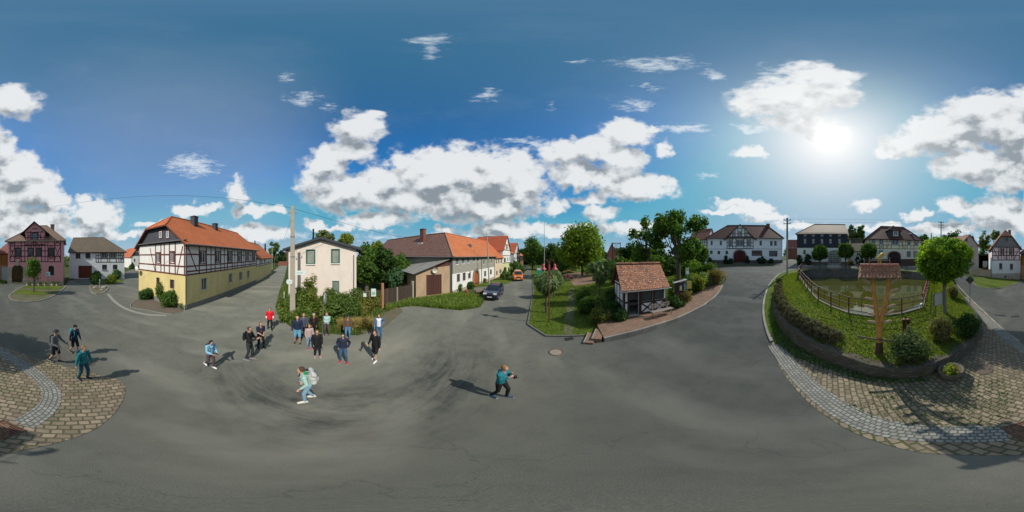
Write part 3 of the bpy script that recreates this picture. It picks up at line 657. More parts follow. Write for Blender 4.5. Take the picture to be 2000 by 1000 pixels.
patch('verge_grass', [(925, 561), (955, 560), (987, 555), (1003, 549), (1001, 542), (965, 547), (932, 556)], GRASS)
patch('front_bed', [(1385, 521), (1440, 516), (1525, 516), (1525, 519), (1440, 519), (1386, 524)], m_earth((.07, .07, .04), .7), off=.05)
# covers and grates
def disc(mb, c, r, z, n=24, mi=0, r0=0):
    mb.lathe([(r, z-.02), (r, z), (max(r0, .001), z)], c, n, mi, smooth=False)
p = G(1086, 688); e = empty('manhole_cover', p, label='round manhole cover with pale centre and rusty rim in the asphalt', cat='manhole cover')
mb = MB(); mb.lathe([(.34, -.02), (.34, .012), (.28, .012), (.28, .005)], (0, 0, 0), 28); mb.build('rim', plain((.16, .075, .045), .7, .3, sc=8), e)
mb = MB(); mb.lathe([(.28, .006), (.05, .012), (.001, .012)], (0, 0, 0), 28); mb.build('lid', plain((.24, .21, .165), .8, var=.3, sc=12), e)
p = G(1112, 662); mb = MB()
mb.box(-.25, .25, -.17, .17, -.03, .014)
for k in range(7): mb.box(-.21+.065*k, -.185+.065*k, -.14, .14, .014, .03)
o = mb.build('street_drain', plain((.06, .055, .05), .6, .5), label='small iron drain beside the lawn kerb near the steps', cat='drain'); o.location = p
p = G(2002, 840); e = empty('drain_grate', p+Vector((0, 0, .02)), R(-52), label='rusty slotted drain grate set in the cobbles at the end of the sett strip', cat='drain')
mb = MB(); W = .30
for a in ((-W, W, -W, -W+.03), (-W, W, W-.03, W), (-W, -W+.03, -W+.03, W-.03), (W-.03, W, -W+.03, W-.03)): mb.box(a[0], a[1], a[2], a[3], -.02, .02)
mb.build('frame', plain((.13, .07, .045), .7, .4), e)
mb = MB()
for k in range(9): mb.box(-W+.03, W-.03, -W+.055+k*.06, -W+.085+k*.06, -.02, .012)
mb.build('bars', plain((.16, .075, .045), .7, .4), e)
mb = MB(); mb.box(-W+.03, W-.03, -W+.03, W-.03, -.019, -.010); mb.build('pit', plain((.008, .008, .008), .9), e)
p = G(1920, 722); e = empty('round_cover', p+Vector((0, 0, .013)), label='round brown iron cover lying flush in the mossy cobbles', cat='manhole cover')
mb = MB(); disc(mb, (0, 0, 0), .36, .016); disc(mb, (0, 0, .006), .05, .02); mb.build('lid', plain((.12, .095, .07), .7, .3, sc=14), e)
mb = MB(); p = G(1982, 618); mb.box(-.35, .35, -.2, .2, -.02, .008); o = mb.build('street_drain', plain((.04, .04, .04), .7, .4), label='dark rectangular drain in the road near the priority sign', cat='drain'); o.location = p; o.rotation_euler = (0, 0, .3)
# ------------------------------------------------------------------ buildings
DK = timber((.035, .022, .018)); WT = plain((.75, .75, .72), .5, var=.05)
class Face:
    """a vertical wall seen from outside: origin a, along to b, outward normal n; pixel -> (u, z)"""
    def __init__(s, h, a, b):      # a, b local xy of house
        s.h = h; s.a = Vector((a[0], a[1], 0)); s.b = Vector((b[0], b[1], 0)); s.d = (s.b-s.a).normalized(); s.n = Vector((s.d.y, -s.d.x, 0)); s.L = (s.b-s.a).length
        s.wa = h.W @ s.a; s.wd = (h.W.to_3x3() @ s.d); s.wn = (h.W.to_3x3() @ s.n)
    def F(s, u, n, z): return s.a+s.d*u+s.n*n+Vector((0, 0, z))
    def px(s, x, y, out=0.0):
        a, e = ang(x, y); D = Vector((math.sin(a), math.cos(a), 0)); base = s.wa+s.wn*out
        # base + wd*u = D*t
        den = D.x*(-s.wd.y)+D.y*s.wd.x; t = (base.x*(-s.wd.y)+base.y*s.wd.x)/den; p = D*t
        return (Vector((p.x, p.y, 0))-Vector((base.x, base.y, 0))).dot(s.wd), CAMZ+t*math.tan(e)-s.h.z0
    def rect(s, x0, y0, x1, y1):
        ym = (y0+y1)/2; xm = (x0+x1)/2
        u0 = s.px(x0, ym)[0]; u1 = s.px(x1, ym)[0]; z1 = s.px(xm, y0)[1]; z0 = s.px(xm, y1)[1]
        return (min(u0, u1), max(u0, u1), z0, z1)
class House:
    def __init__(s, name, A, B, depth, z0=None, **k):
        A = Vector(A); B = Vector(B); s.z0 = A.z if z0 is None else z0
        d = (B-A); s.rz = math.atan2(d.y, d.x); s.w = Vector((d.x, d.y)).length; s.d = depth
        s.e = empty(name, (A.x, A.y, s.z0), s.rz, **k); s.W = Matrix.Translation((A.x, A.y, s.z0)) @ Matrix.Rotation(s.rz, 4, 'Z')
        s.front = Face(s, (0, 0), (s.w, 0)); s.right = Face(s, (s.w, 0), (s.w, depth)); s.back = Face(s, (s.w, depth), (0, depth)); s.left = Face(s, (0, depth), (0, 0))
        s.faces = [s.front, s.right, s.back, s.left]; s.ops = {id(f): [] for f in s.faces}
    def part(s, mb, name, mats, **k): return mb.build(name, mats, s.e, **k)
    def walls(s, z0, z1, mat, name='wall', faces=None, out=0.0, gable=None, reveal=.16):
        """vertical walls between two heights with real openings; gable = (zridge, hip z) adds end triangles"""
        mb = MB()
        for f in (faces or s.faces):
            ops = [o for o in s.ops[id(f)] if o[3] > z0 and o[2] < z1]
            us = sorted(set([0, f.L]+[min(max(o[i], 0), f.L) for o in ops for i in (0, 1)])); zs = sorted(set([z0, z1]+[min(max(o[i], z0), z1) for o in ops for i in (2, 3)]))
            for i in range(len(us)-1):
                for j in range(len(zs)-1):
                    uc, zc = (us[i]+us[i+1])/2, (zs[j]+zs[j+1])/2
                    if us[i+1]-us[i] < 1e-5 or zs[j+1]-zs[j] < 1e-5 or any(o[0] < uc < o[1] and o[2] < zc < o[3] for o in ops): continue
                    q = [(us[i], zs[j]), (us[i+1], zs[j]), (us[i+1], zs[j+1]), (us[i], zs[j+1])]
                    mb.face([f.F(u, out, z) for u, z in q], 0, q)
            for (a, b, c, d) in [o[:4] for o in ops]:
                c, d = max(c, z0), min(d, z1)
                for (p, q) in (((a, c), (a, d)), ((a, d), (b, d)), ((b, d), (b, c)), ((b, c), (a, c))):
                    mb.face([f.F(p[0], out, p[1]), f.F(q[0], out, q[1]), f.F(q[0], -reveal, q[1]), f.F(p[0], -reveal, p[1])])
        return s.part(mb, name, mat)
    def window(s, f, r, frame=WT, casing=None, bars=(1, 1), cut=True, arch=False, sill=None, curtain=None, deep=.10, gl=None, cw=.10, shut=None):
        u0, u1, z0, z1 = r
        if cut: s.ops[id(f)].append((u0, u1, z0, z1))
        n0 = -deep if cut else .01; mb = MB(); w = min(.06, (u1-u0)*.12); th = .05
        def bx(a, b, c, d, n0, n1, m=0):
            mb.hexa([f.F(a, n1, c), f.F(b, n1, c), f.F(b, n0, c), f.F(a, n0, c), f.F(a, n1, d), f.F(b, n1, d), f.F(b, n0, d), f.F(a, n0, d)], m)
        bx(u0, u0+w, z0, z1, n0, n0+th); bx(u1-w, u1, z0, z1, n0, n0+th); bx(u0+w, u1-w, z0, z0+w, n0, n0+th); bx(u0+w, u1-w, z1-w, z1, n0, n0+th)
        for k in range(1, bars[0]+1):
            c = u0+(u1-u0)*k/(bars[0]+1); bx(c-w*.4, c+w*.4, z0+w, z1-w, n0+.004, n0+th-.006)
        for k in range(1, bars[1]+1):
            c = z0+(z1-z0)*(k/(bars[1]+1) if bars[1] > 1 else .66); bx(u0+w, u1-w, c-w*.35, c+w*.35, n0+.002, n0+th-.01)
        fr = s.part(mb, 'window', [frame])
        mb = MB(); mb.face([f.F(u0+w*.5, n0+.012, z0+w*.5), f.F(u1-w*.5, n0+.012, z0+w*.5), f.F(u1-w*.5, n0+.012, z1-w*.5), f.F(u0+w*.5, n0+.012, z1-w*.5)])
        mb.build('pane', gl or glass(), fr)
        if casing is not None:
            mb = MB(); c = cw; p = .045
            bx2 = lambda a, b, cc, d, e=p: mb.hexa([f.F(a, e, cc), f.F(b, e, cc), f.F(b, 0, cc), f.F(a, 0, cc), f.F(a, e, d), f.F(b, e, d), f.F(b, 0, d), f.F(a, 0, d)])
            bx2(u0-c, u0, z0-c, z1+c); bx2(u1, u1+c, z0-c, z1+c); bx2(u0, u1, z1, z1+c, p-.004); bx2(u0, u1, z0-c, z0, p-.004)
            mb.build('casing', casing, fr)
        if sill is not None:
            mb = MB(); mb.hexa([f.F(a, n, z) for z in (z0-.10, z0-.02) for a, n in ((u0-.08, .10), (u1+.08, .10), (u1+.08, 0), (u0-.08, 0))]); mb.build('sill', sill, fr)
        return fr
    def gate(s, f, r, mat, arch=.9, wallmat=None, jamb=None, deep=.14, name='gate', jw=.16, door=False, bars=None):
        u0, u1, z0, z1 = r; s.ops[id(f)].append((u0, u1, z0, z1)); w = u1-u0; rad = min(arch, z1-z0-.3); c = (u0+u1)/2; n = 14
        pts = [(c-w/2*math.cos(PI*k/n), z1-rad+rad*math.sin(PI*k/n)**(.75)) for k in range(n+1)] if rad > 0 else [(u0, z1), (u1, z1)]
        mb = MB(); poly = [(u0, z0)]+pts+[(u1, z0)]
        mb.face([f.F(u, -deep, z) for u, z in poly], 0, poly)
        for k in (-1, 0, 1):   # leaf edges and ledges stand proud
            uu = c+k*w*.495; mb.hexa([f.F(a, nn, z) for z in (z0+.02, z1-rad*(.95 if k else .1)) for a, nn in ((uu-.04, -deep+.04), (uu+.04, -deep+.04), (uu+.04, -deep+.004), (uu-.04, -deep+.004))], 0)
        o = s.part(mb, name, mat)
        if door:
            mb = MB(); dz = z0+min(2.05, (z1-z0)*.7)
            mb.hexa([f.F(a, nn, z) for z in (z0+.05, dz) for a, nn in ((c+.08, -deep+.05), (c+.95, -deep+.05), (c+.95, -deep+.006), (c+.08, -deep+.006))]); d = mb.build('wicket_door', mat, o)
            mb = MB(); mb.box(-.05, .05, -.02, .02, -.02, .02, M=Matrix.Translation(f.F(c+.16, -deep+.075, z0+1.0))); mb.build('handle', plain((.5, .5, .48), .3, 1), d)
        if rad > 0:
            mb = MB()
            for i in range(n):
                a, b = pts[i], pts[i+1]
                mb.face([f.F(a[0], 0.001, a[1]), f.F(b[0], 0.001, b[1]), f.F(b[0], 0.001, z1), f.F(a[0], 0.001, z1)]); mb.face([f.F(b[0], 0, b[1]), f.F(a[0], 0, a[1]), f.F(a[0], -deep, a[1]), f.F(b[0], -deep, b[1])])
            s.part(mb, 'arch_spandrel', wallmat)
        if jamb:
            mb = MB(); out = [(u0-jw, z0)]+[(c-(w/2+jw)*math.cos(PI*k/n), z1-rad+(rad+jw)*math.sin(PI*k/n)**(.75)) for k in range(n+1)]+[(u1+jw, z0)]; inn = [(u0, z0)]+pts+[(u1, z0)]
            for i in range(len(inn)-1):
                a, b, c2, d2 = inn[i], inn[i+1], out[i+1], out[i]
                mb.face([f.F(a[0], .05, a[1]), f.F(b[0], .05, b[1]), f.F(c2[0], .05, c2[1]), f.F(d2[0], .05, d2[1])]); mb.face([f.F(d2[0], .05, d2[1]), f.F(c2[0], .05, c2[1]), f.F(c2[0], 0, c2[1]), f.F(d2[0], 0, d2[1])]); mb.face([f.F(a[0], -.08, a[1]), f.F(b[0], -.08, b[1]), f.F(b[0], .05, b[1]), f.F(a[0], .05, a[1])])
            s.part(mb, 'arch_surround', jamb)
        return o
    def beams(s, f, V=(), H=(), Dg=(), mat=DK, w=.15, name='timber_frame', skip=True):
        """V: (u, z0, z1); H: (z, u0, u1); Dg: (u0, z0, u1, z1)"""
        mb = MB(); ops = s.ops[id(f)] if skip else []; n = 0
        def cut(c, lo, hi, iv):
            seg = [(lo, hi)]
            for a, b in iv: seg = [q for x, y in seg for q in (((x, min(y, a)), (max(x, b), y)) if a < y and b > x else ((x, y),)) if q[1]-q[0] > .02]
            return seg
        for u, a, b in V:
            for lo, hi in cut(u, a, b, [(o[2], o[3]) for o in ops if o[0]-w/2+.02 < u < o[1]+w/2-.02]):
                mb.hexa([f.F(x, nn, z) for z in (lo, hi) for x, nn in ((u-w/2, .030), (u+w/2, .030), (u+w/2, 0), (u-w/2, 0))])
        for z, a, b in H:
            for lo, hi in cut(z, a, b, [(o[0], o[1]) for o in ops if o[2]-w/2+.02 < z < o[3]+w/2-.02]):
                mb.hexa([f.F(x, nn, zz) for zz in (z-w/2, z+w/2) for x, nn in ((lo, .035), (hi, .035), (hi, 0), (lo, 0))])
        for a, b, c, d in Dg:
            n += 1; p = Vector((a, b)); q = Vector((c, d)); t = (q-p).normalized(); m = Vector((-t.y, t.x))*w*.42; o = .02+.003*(n % 3)
            k = [p-m, q-m, q+m, p+m]
            mb.hexa([f.F(x.x, 0, x.y) for x in k][::-1]+[f.F(x.x, o, x.y) for x in k][::-1])
        return s.part(mb, name, mat)
    def roof(s, ze, zr, mat, ov=.4, ends=((0, None), (0, None)), gov=.25, th=.16, fascia=None, name='roof', gable=None, y0=0, y1=None, kick=0):
        """ridge along x. ends: (ridge inset, z where the half hip starts) - None z = gable, z==ze full hip"""
        y1 = s.d if y1 is None else y1; ym = (y0+y1)/2; half = ym-y0; k = (zr-ze)/half; E = ze-ov*k
        (i0, h0), (i1, h1) = ends; x0, x1 = -gov, s.w+gov
        if h0 is not None and h0 <= ze: h0 = E; x0 = -ov
        if h1 is not None and h1 <= ze: h1 = E; x1 = s.w+ov
        def yfront(z): return y0+(z-ze)/k
        def yback(z): return y1-(z-ze)/k
        fr = [(x0, y0-ov, E), (x1, y0-ov, E)]; hips = []
        rl = (i0 if h0 is not None else x0); rr = (s.w-i1 if h1 is not None else x1)
        if h1 is not None and h1 > E+.01: fr.append((x1, yfront(h1), h1))
        fr += [(rr, ym, zr), (rl, ym, zr)]
        if h0 is not None and h0 > E+.01: fr.append((x0, yfront(h0), h0))
        bk = [(p[0], y0+y1-p[1], p[2]) for p in fr][::-1]
        polys = [fr, bk]
        if h1 is not None: polys.append([(x1, yfront(h1), h1), (x1, yback(h1), h1), (rr, ym, zr)])
        if h0 is not None: polys.append([(x0, yback(h0), h0), (x0, yfront(h0), h0), (rl, ym, zr)])
        mb = MB()
        for p in polys: mb.face(p)
        o = s.part(mb, name, mat); thick(o, th, fascia)
        if gable:
            for x, h, sg in ((0, h0, 1), (s.w, h1, -1)):
                mb = MB()
                if h is not None and h <= E+.01: continue
                zt = zr if h is None else h; pts = [(y0, ze-.01), (y1, ze-.01)]+([(ym, zr-.03)] if h is None else [(yback(zt), zt-.03), (yfront(zt), zt-.03)])
                if sg == 1: pts = [(a, b) for a, b in pts][::-1]
                mb.face([(x, a, b) for a, b in pts], 0, [(a, b) for a, b in pts]); s.part(mb, 'gable', gable)
        rd = MB(); rd.tube([(rl, ym, zr+.0), (rr, ym, zr+.0)], .11, 6)
        for (xx, yy, zz), (rx) in [((x0, yfront(h0), h0), rl)] if h0 is not None else []: rd.tube([(xx, yy, zz), (rx, ym, zr)], .09, 6); rd.tube([(xx, yback(h0), zz), (rx, ym, zr)], .09, 6)
        for (xx, yy, zz), (rx) in [((x1, yfront(h1), h1), rr)] if h1 is not None else []: rd.tube([(xx, yy, zz), (rx, ym, zr)], .09, 6); rd.tube([(xx, yback(h1), zz), (rx, ym, zr)], .09, 6)
        rd.build('ridge_tiles', mat, o)
        return o
    def chimney(s, x, y, z0, z1, mat, w=.35, d=.35, pots=0, par=None):
        mb = MB(); mb.box(x-w, x+w, y-d, y+d, z0, z1); mb.box(x-w-.06, x+w+.06, y-d-.06, y+d+.06, z1, z1+.1); o = mb.build('chimney', mat, par or s.e)
        return o
    def gutter(s, z, mat, down=(), r=.07, y=-.45):
        mb = MB(); mb.tube([(-.3, y, z), (s.w+.3, y, z)], r, 6); o = s.part(mb, 'gutter', mat)
        for x in down:
            mb = MB(); mb.tube([(x, y, z), (x, y+.1, z-.15), (x, -.08, z-.45), (x, -.08, .1)], .05, 6); s.part(mb, 'downpipe', mat)
def thick(o, th, fascia=None):
    me = o.data; bm = bmesh.new(); bm.from_mesh(me); bmesh.ops.remove_doubles(bm, verts=bm.verts, dist=1e-4); bmesh.ops.recalc_face_normals(bm, faces=bm.faces)
    up = sum(f.normal.z*f.calc_area() for f in bm.faces)
    if up < 0: bmesh.ops.reverse_faces(bm, faces=bm.faces)
    bm.to_mesh(me); bm.free()
    if fascia: me.materials.append(fascia)
    m = o.modifiers.new('thickness', 'SOLIDIFY'); m.thickness = th; m.offset = -1
    if fascia: m.material_offset_rim = 1; m.material_offset = 1
def grid_tf(h, f, z0, z1, us, rails, diag=(), w=.14, mat=DK, u0=0, u1=None):
    u1 = f.L if u1 is None else u1
    h.beams(f, V=[(u, z0+w*.5, z1-w*.5) for u in us], H=[(z0, u0, u1), (z1, u0, u1)]+[(z, u0, u1) for z in rails], Dg=diag, w=w, mat=mat)
EAVE = plain((.30, .28, .25), .6)
GREYM = plain((.22, .23, .23), .45, .6)
# ---- yellow half-timbered house (long street front right, gable front left)
YA = G(289, 590); YC = G(362, 605); YD = G(501, 550.5); YC.z = 0
dirL = (YD-YC); dirL.z = 0; Llen = dirL.length; dirL.normalize()
per = Vector((-dirL.y, dirL.x, 0)); wid = (YA-YC).length
wid = abs((Vector((YA.x, YA.y, 0))-YC).dot(per)); wid = 8.3
h = House('half_timbered_house', YC, YC+dirL*Llen, wid, 0, label='long corner house with yellow ground floor, white half timbered upper floor and orange roof', cat='house')
RED = timber((.13, .035, .028)); YEL = plaster((.70, .57, .26), .4); WHP = plaster((.74, .73, .70), .25)
f = h.front; g = h.left; ZF, ZE = 3.25, 6.4
ZF = f.px(400, 0*0+534)[1]; 
ZF = 3.2
zf = lambda x: f.px(x, 500)[0]
for (x0, y0, x1, y1) in [(393.5, 543, 404, 567), (447, 534, 453.5, 553), (467, 531, 473, 548), (482.5, 528.5, 487, 544)]:
    h.window(f, f.rect(x0, y0, x1, y1), casing=plain((.62, .52, .30), .8), bars=(1, 0), sill=plain((.62, .52, .30), .8), cw=.08)
for (x0, y0, x1, y1) in [(391, 491, 401, 514), (421.5, 491.5, 429.5, 512), (445.5, 492, 452, 511.5), (465, 492.5, 470.5, 511), (480.5, 493, 485, 510), (493, 494, 497, 509)]:
    h.window(f, f.rect(x0, y0, x1, y1), frame=WT, casing=RED, bars=(1, 0), cw=.09)
for (x0, y0, x1, y1) in [(306, 494, 312.5, 513), (333, 492, 340.5, 513.5)]:
    h.window(g, g.rect(x0, y0, x1, y1), casing=RED, bars=(1, 0), cw=.09)
for (x0, y0, x1, y1) in [(306, 542, 312, 562), (332.5, 546, 340.5, 564)]:
    h.window(g, g.rect(x0, y0, x1, y1), casing=plain((.62, .52, .30), .8), bars=(1, 0), frame=RED, cw=.05)
h.walls(-.5, .45, plaster((.22, .21, .19), .5), name='plinth', out=.03); h.walls(.45, ZF, YEL); h.walls(ZF, ZE, WHP, name='upper_wall', reveal=.12)
us = [.1]+[zf(x) for x in (389, 403, 412, 420, 431, 438, 444, 453.5, 458.5, 463.5, 472, 476, 479, 486.5, 489.5, 492, 498)]+[f.L-.1]
h.beams(f, V=[(u, ZF, ZE-.1) for u in us], H=[(z, 0, f.L) for z in (ZF+.08, ZF+.38, 4.05, 5.15, ZE-.08)], Dg=[(.3, 5.9, 1.55, ZF+.45), (f.L-.3, 5.9, f.L-2, ZF+.45)], mat=RED, w=.13)
gu = lambda x: g.px(x, 500)[0]
h.beams(g, V=[(u, ZF, ZE-.1) for u in (.1, gu(304), gu(314.5), gu(321), gu(331), gu(342.5), g.L-.1)], H=[(z, 0, g.L) for z in (ZF+.08, 4.05, 5.15, ZE-.08)], Dg=[(gu(293), 5.9, gu(303), ZF+.15), (gu(357), 5.9, gu(346), ZF+.15)], mat=RED, w=.13)
YT = tiles((.52, .15, .05), .34, .26, var=.22, bump=.9); SL = shingle((.075, .08, .095), .2, .3)
ro = h.roof(6.42, 9.65, YT, ov=.5, ends=((1.9, 8.15), (0.0, None)), gov=.45, fascia=timber((.16, .06, .04)), gable=SL)
for x in (314, 328):   # gable windows
    r = g.rect(x-2.6, 452, x+2.6, 464.5); h.window(g, r, casing=RED, bars=(0, 0), cut=False, cw=.07, gl=glass((.25, .26, .27)))
SLC = shingle((.06, .065, .075), .15, .2)
h.chimney(zf(405)*1.0+1.6, 3.2, 8.0, 9.95, SLC, .36, .33); h.chimney(zf(437)+3.2, 3.4, 8.2, 9.85, SLC, .32, .30)
h.gutter(6.02, GREYM, down=(.05,), y=-.58)
mb = MB(); mb.hexa([g.F(a, n, z) for z in (ZE+.0, ZE+.09) for a, n in ((-.2, .35), (g.L+.2, .35), (g.L+.2, 0), (-.2, 0))]); h.part(mb, 'gable_ledge', GREYM)
mb = MB(); mb.lathe([(.42, 0), (.40, .07), (.0, .10)], (0, 0, 0), 18); sd = mb.build('satellite_dish', WT, h.e); sd.matrix_local = Matrix.Translation(g.F(.5, .55, 3.3)) @ Matrix.Rotation(R(75), 4, 'Y') @ Matrix.Rotation(R(180), 4, 'X')
# annex further along
YE = G(530, 533); a0 = YC+dirL*(Llen+.02)
h = House('half_timbered_annex', a0, Vector((YE.x, YE.y, 0)), 6.5, 0, label='low yellow and white annex at the far end of the long yellow corner house', cat='house')
f = h.front; h.window(f, (f.L*.18, f.L*.18+1.0, 3.4, 4.4), casing=RED); h.window(f, (f.L*.4, f.L*.4+1.0, 3.4, 4.4), casing=RED)
h.walls(-.5, 2.9, YEL); h.walls(2.9, 5.0, WHP, name='upper_wall'); grid_tf(h, f, 2.95, 4.95, [f.L*k/7 for k in range(7)]+[f.L-.1], [3.3, 4.5], mat=RED, u1=f.L)
h.roof(5.0, 8.2, YT, ov=.5, ends=((0, None), (2.5, 5.0)), gov=.2)
# ---- cream house with green windows
CA = P(563.5, 16.9); CB = P(696, 15.6)
CRM = plaster((.74, .645, .57), .3, (.35, .3, .25)); h = House('cream_house', CA, CB, 8.5, 0, label='cream plastered house with low dark roof and green framed windows behind the bushes', cat='house')
f = h.front; GRN = plain((.015, .12, .085), .5)
for r in [(599, 488.5, 614.5, 515.5), (648, 487.5, 662.5, 514)]: h.window(f, f.rect(*r), frame=GRN, casing=GRN, cw=.07, bars=(0, 0), gl=glass((.24, .26, .23)), sill=WT, deep=.06)
h.window(f, f.rect(649, 548.5, 662.5, 570), frame=GRN, bars=(0, 0), gl=glass((.16, .19, .17)), deep=.06)
h.window(f, f.rect(599, 550, 613, 572), frame=GRN, bars=(0, 0), gl=glass((.16, .19, .17)), deep=.06)
ze = 5.9; zr = ze+.95; h.walls(-.3, ze, CRM)
W2 = h.w/2
# gable front: roof with ridge running into depth
def cross_roof(hh, x0, x1, y0, y1, ze, zr, mat, ov=.4, fov=.45, th=.16, fascia=None, gmat=None, name='roof', gz=None, parent=None, k_up=0.0):
    xm = (x0+x1)/2; k = (zr-ze)/(xm-x0); E = ze-ov*k; mb = MB()
    mb.face([(x0-ov, y0-fov, E), (xm, y0-fov, zr), (xm, y1, zr), (x0-ov, y1, E)][::-1]); mb.face([(x1+ov, y0-fov, E), (xm, y0-fov, zr), (xm, y1, zr), (x1+ov, y1, E)])
    o = mb.build(name, mat, parent or hh.e); thick(o, th, fascia)
    if gmat:
        z = ze if gz is None else gz
        for yy, rev in ((y0, False), (y1, True)):
            mb = MB()
            pts = [(x0, z-.01), (x1, z-.01), (x1, ze-.1), (xm, zr-.1), (x0, ze-.1)] if z < ze-.02 else [(x0, ze-.01), (x1, ze-.01), (xm, zr-.04)]
            if rev: pts = pts[::-1]
            mb.face([(a, yy, b) for a, b in pts], 0, pts); mb.build('gable', gmat, parent or hh.e)
    return o
DRK = plain((.05, .052, .06), .7, var=.3, sc=2)
cross_roof(h, 0, h.w, 0, 8.5, ze, zr, DRK, ov=.55, fov=.35, th=.22, fascia=plain((.03, .035, .045), .6), gmat=CRM)
mb = MB(); u = f.px(691, 540)[0]; mb.tube([f.F(u, .07, .1), f.F(u, .07, f.px(691, 498)[1])], .05, 6); h.part(mb, 'downpipe', GREYM)
# ---- pink half-timbered house
PA = G(15.5, 553); PB = G(123.5, 557); PA.z = PB.z = 0
PINK = plaster((.62, .30, .32), .3); h = House('pink_house', PA, PB, 10, 0, label='tall pink half timbered house with an arched brown gate and steep cross gable', cat='house')
f = h.front; BRT = timber((.05, .02, .022)); WBR = timber((.07, .035, .025)); STN = plaster((.36, .32, .25), .3)
h.gate(f, f.rect(22.5, 517, 46.5, 551.5), planks((.085, .05, .022), .14), arch=1.5, wallmat=PINK, door=True)
mb = MB()
for x in (19.5, 49): 
    u = f.px(x, 520)[0]; mb.hexa([f.F(a, n, z) for z in (-.2, f.px(x, 521)[1]) for a, n in ((u-.35, .12), (u+.35, .12), (u+.35, 0), (u-.35, 0))]); mb.hexa([f.F(a, n, z) for z in (-.2, .9) for a, n in ((u-.45, .22), (u+.45, .22), (u+.45, .13), (u-.45, .13))])
u, z = f.px(34.5, 513.5); mb.hexa([f.F(a, n, zz) for zz in (z-.5, z+.5) for a, n in ((u-.3, .2), (u+.3, .2), (u+.25, 0), (u-.25, 0))]); h.part(mb, 'gate_stonework', STN)
h.gate(f, f.rect(94.5, 519, 105.5, 538), glass((.03, .03, .03)), arch=.35, wallmat=PINK, name='shop_window', deep=.2)
for xc in (35, 60, 75.5, 100):
    r = f.rect(xc-4.6, 485, xc+4.6, 500.5); h.window(f, r, frame=WBR, casing=WBR, bars=(1, 1), cw=.10, gl=glass((.06, .075, .09)))
zc = {}
ZS = f.px(70, 510.5)[1]; Z2 = f.px(70, 479)[1]; ZE = f.px(70, 467)[1]
h.walls(-.4, .7, STN, name='plinth', out=.04); h.walls(.7, ZS, PINK); h.walls(ZS, ZE, plaster((.66, .31, .35), .25), name='upper_wall')
ux = lambda x: f.px(x, 500)[0]
zz = [f.px(70, y)[1] for y in (511, 508, 500.5, 479.5)]
ul = [ux(x) for x in (19.5, 29, 41.5, 48.5, 54.5, 66, 70, 81.5, 88, 93.5, 106.5, 118.5)]
dg = []
for xc in (35, 100):
    a, b = ux(xc-5.5), ux(xc+5.5); dg += [(a, zz[1]+.1, b, zz[2]-.1), (b, zz[1]+.1, a, zz[2]-.1)]
for a, b in ((19.5, 29), (106.5, 118.5)):
    dg += [(ux(a), zz[1]+.1, ux(b), zz[3]-.1), (ux(b), zz[1]+.1, ux(a), zz[3]-.1), (ux(a), ZE-.15, ux(b), zz[3]+.1), (ux(b), ZE-.15, ux(a), zz[3]+.1)]
for xc in (35, 60, 75.5, 100):   # pointed heads over the windows
    a, m, b = ux(xc-6.5), ux(xc), ux(xc+6.5); dg += [(a, zz[3]-.75, m, zz[3]-.1), (b, zz[3]-.75, m, zz[3]-.1)]
h.beams(f, V=[(u, zz[0], ZE-.1) for u in ul], H=[(zz[0], ul[0], ul[-1]), (zz[2], ul[0], ul[-1]), (zz[3], ul[0], ul[-1]), (ZE-.1, ul[0], ul[-1]), (f.px(70, 490)[1], ul[0], ul[1]), (f.px(70, 490)[1], ul[2], ul[4]), (f.px(70, 490)[1], ul[7], ul[9])], Dg=dg, w=.13, mat=BRT)
PT = tiles((.21, .125, .085), .3, .24, lichen=.25, var=.35)
h.roof(ZE, f.px(70, 436)[1]+.45, PT, ov=.45, ends=((3.9, ZE), (3.4, ZE)), fascia=EAVE)
# projecting cross gable
xa, xb = ux(49), ux(88); zt = f.px(67.5, 433)[1]; zg = f.px(67.5, 450)[1]
mb = MB(); D = 5.0
for q in ([(xa, -.08), (xb, -.08)],): 
    mb.face([(xa, -.08, ZE-.6), (xb, -.08, ZE-.6), (xb, -.08, zg), ((xa+xb)/2, -.08, zt-.1), (xa, -.08, zg)], 0)
mb.face([(xa, D, ZE-.6), (xa, -.08, ZE-.6), (xa, -.08, zg), (xa, D, zg)]); mb.face([(xb, -.08, ZE-.6), (xb, D, ZE-.6), (xb, D, zg), (xb, -.08, zg)]); 
cg = h.part(mb, 'cross_gable', plaster((.66, .31, .35), .25))
cross_roof(h, xa, xb, 0, 5.2, zg, zt, PT, ov=.8, fov=.6, th=.14, fascia=BRT, name='gable_roof')
gf = Face(h, (0, -.085), (h.w, -.085)); r = gf.rect(63, 455.5, 73, 469)
h.window(gf, r, frame=WBR, casing=WBR, bars=(1, 1), cut=False, gl=glass((.10, .15, .20))) if False else None
h.ops[id(gf)] = []
h.window(gf, r, frame=WBR, casing=WBR, bars=(1, 1), cut=False, gl=glass((.10, .15, .20)))
h.beams(gf, V=[(ux(x), ZE-.2, gf.px(x, 459-max(0, 14-abs(x-67.5)*.9))[1]) for x in (49.8, 55, 60.5, 74.5, 80, 87.2)], H=[(gf.px(67, y)[1], xa, xb) for y in (478, 464)]+[(gf.px(67, 453.5)[1], xa+.3, xb-.3), (gf.px(67, 447)[1], xa+1.3, xb-1.3)], Dg=[(ux(60.5), gf.px(60, 476)[1], ux(74.5), gf.px(60, 470)[1]), (ux(74.5), gf.px(60, 476)[1], ux(60.5), gf.px(60, 470)[1]), (ux(55), gf.px(60, 464)[1], ux(60.5), gf.px(60, 457)[1]), (ux(80), gf.px(60, 464)[1], ux(74.5), gf.px(60, 457)[1])], w=.13, mat=BRT, skip=False)
h.chimney(ux(98), 4.2, ZE+2, ZE+3.2, plaster((.25, .18, .15)), .35, .35)
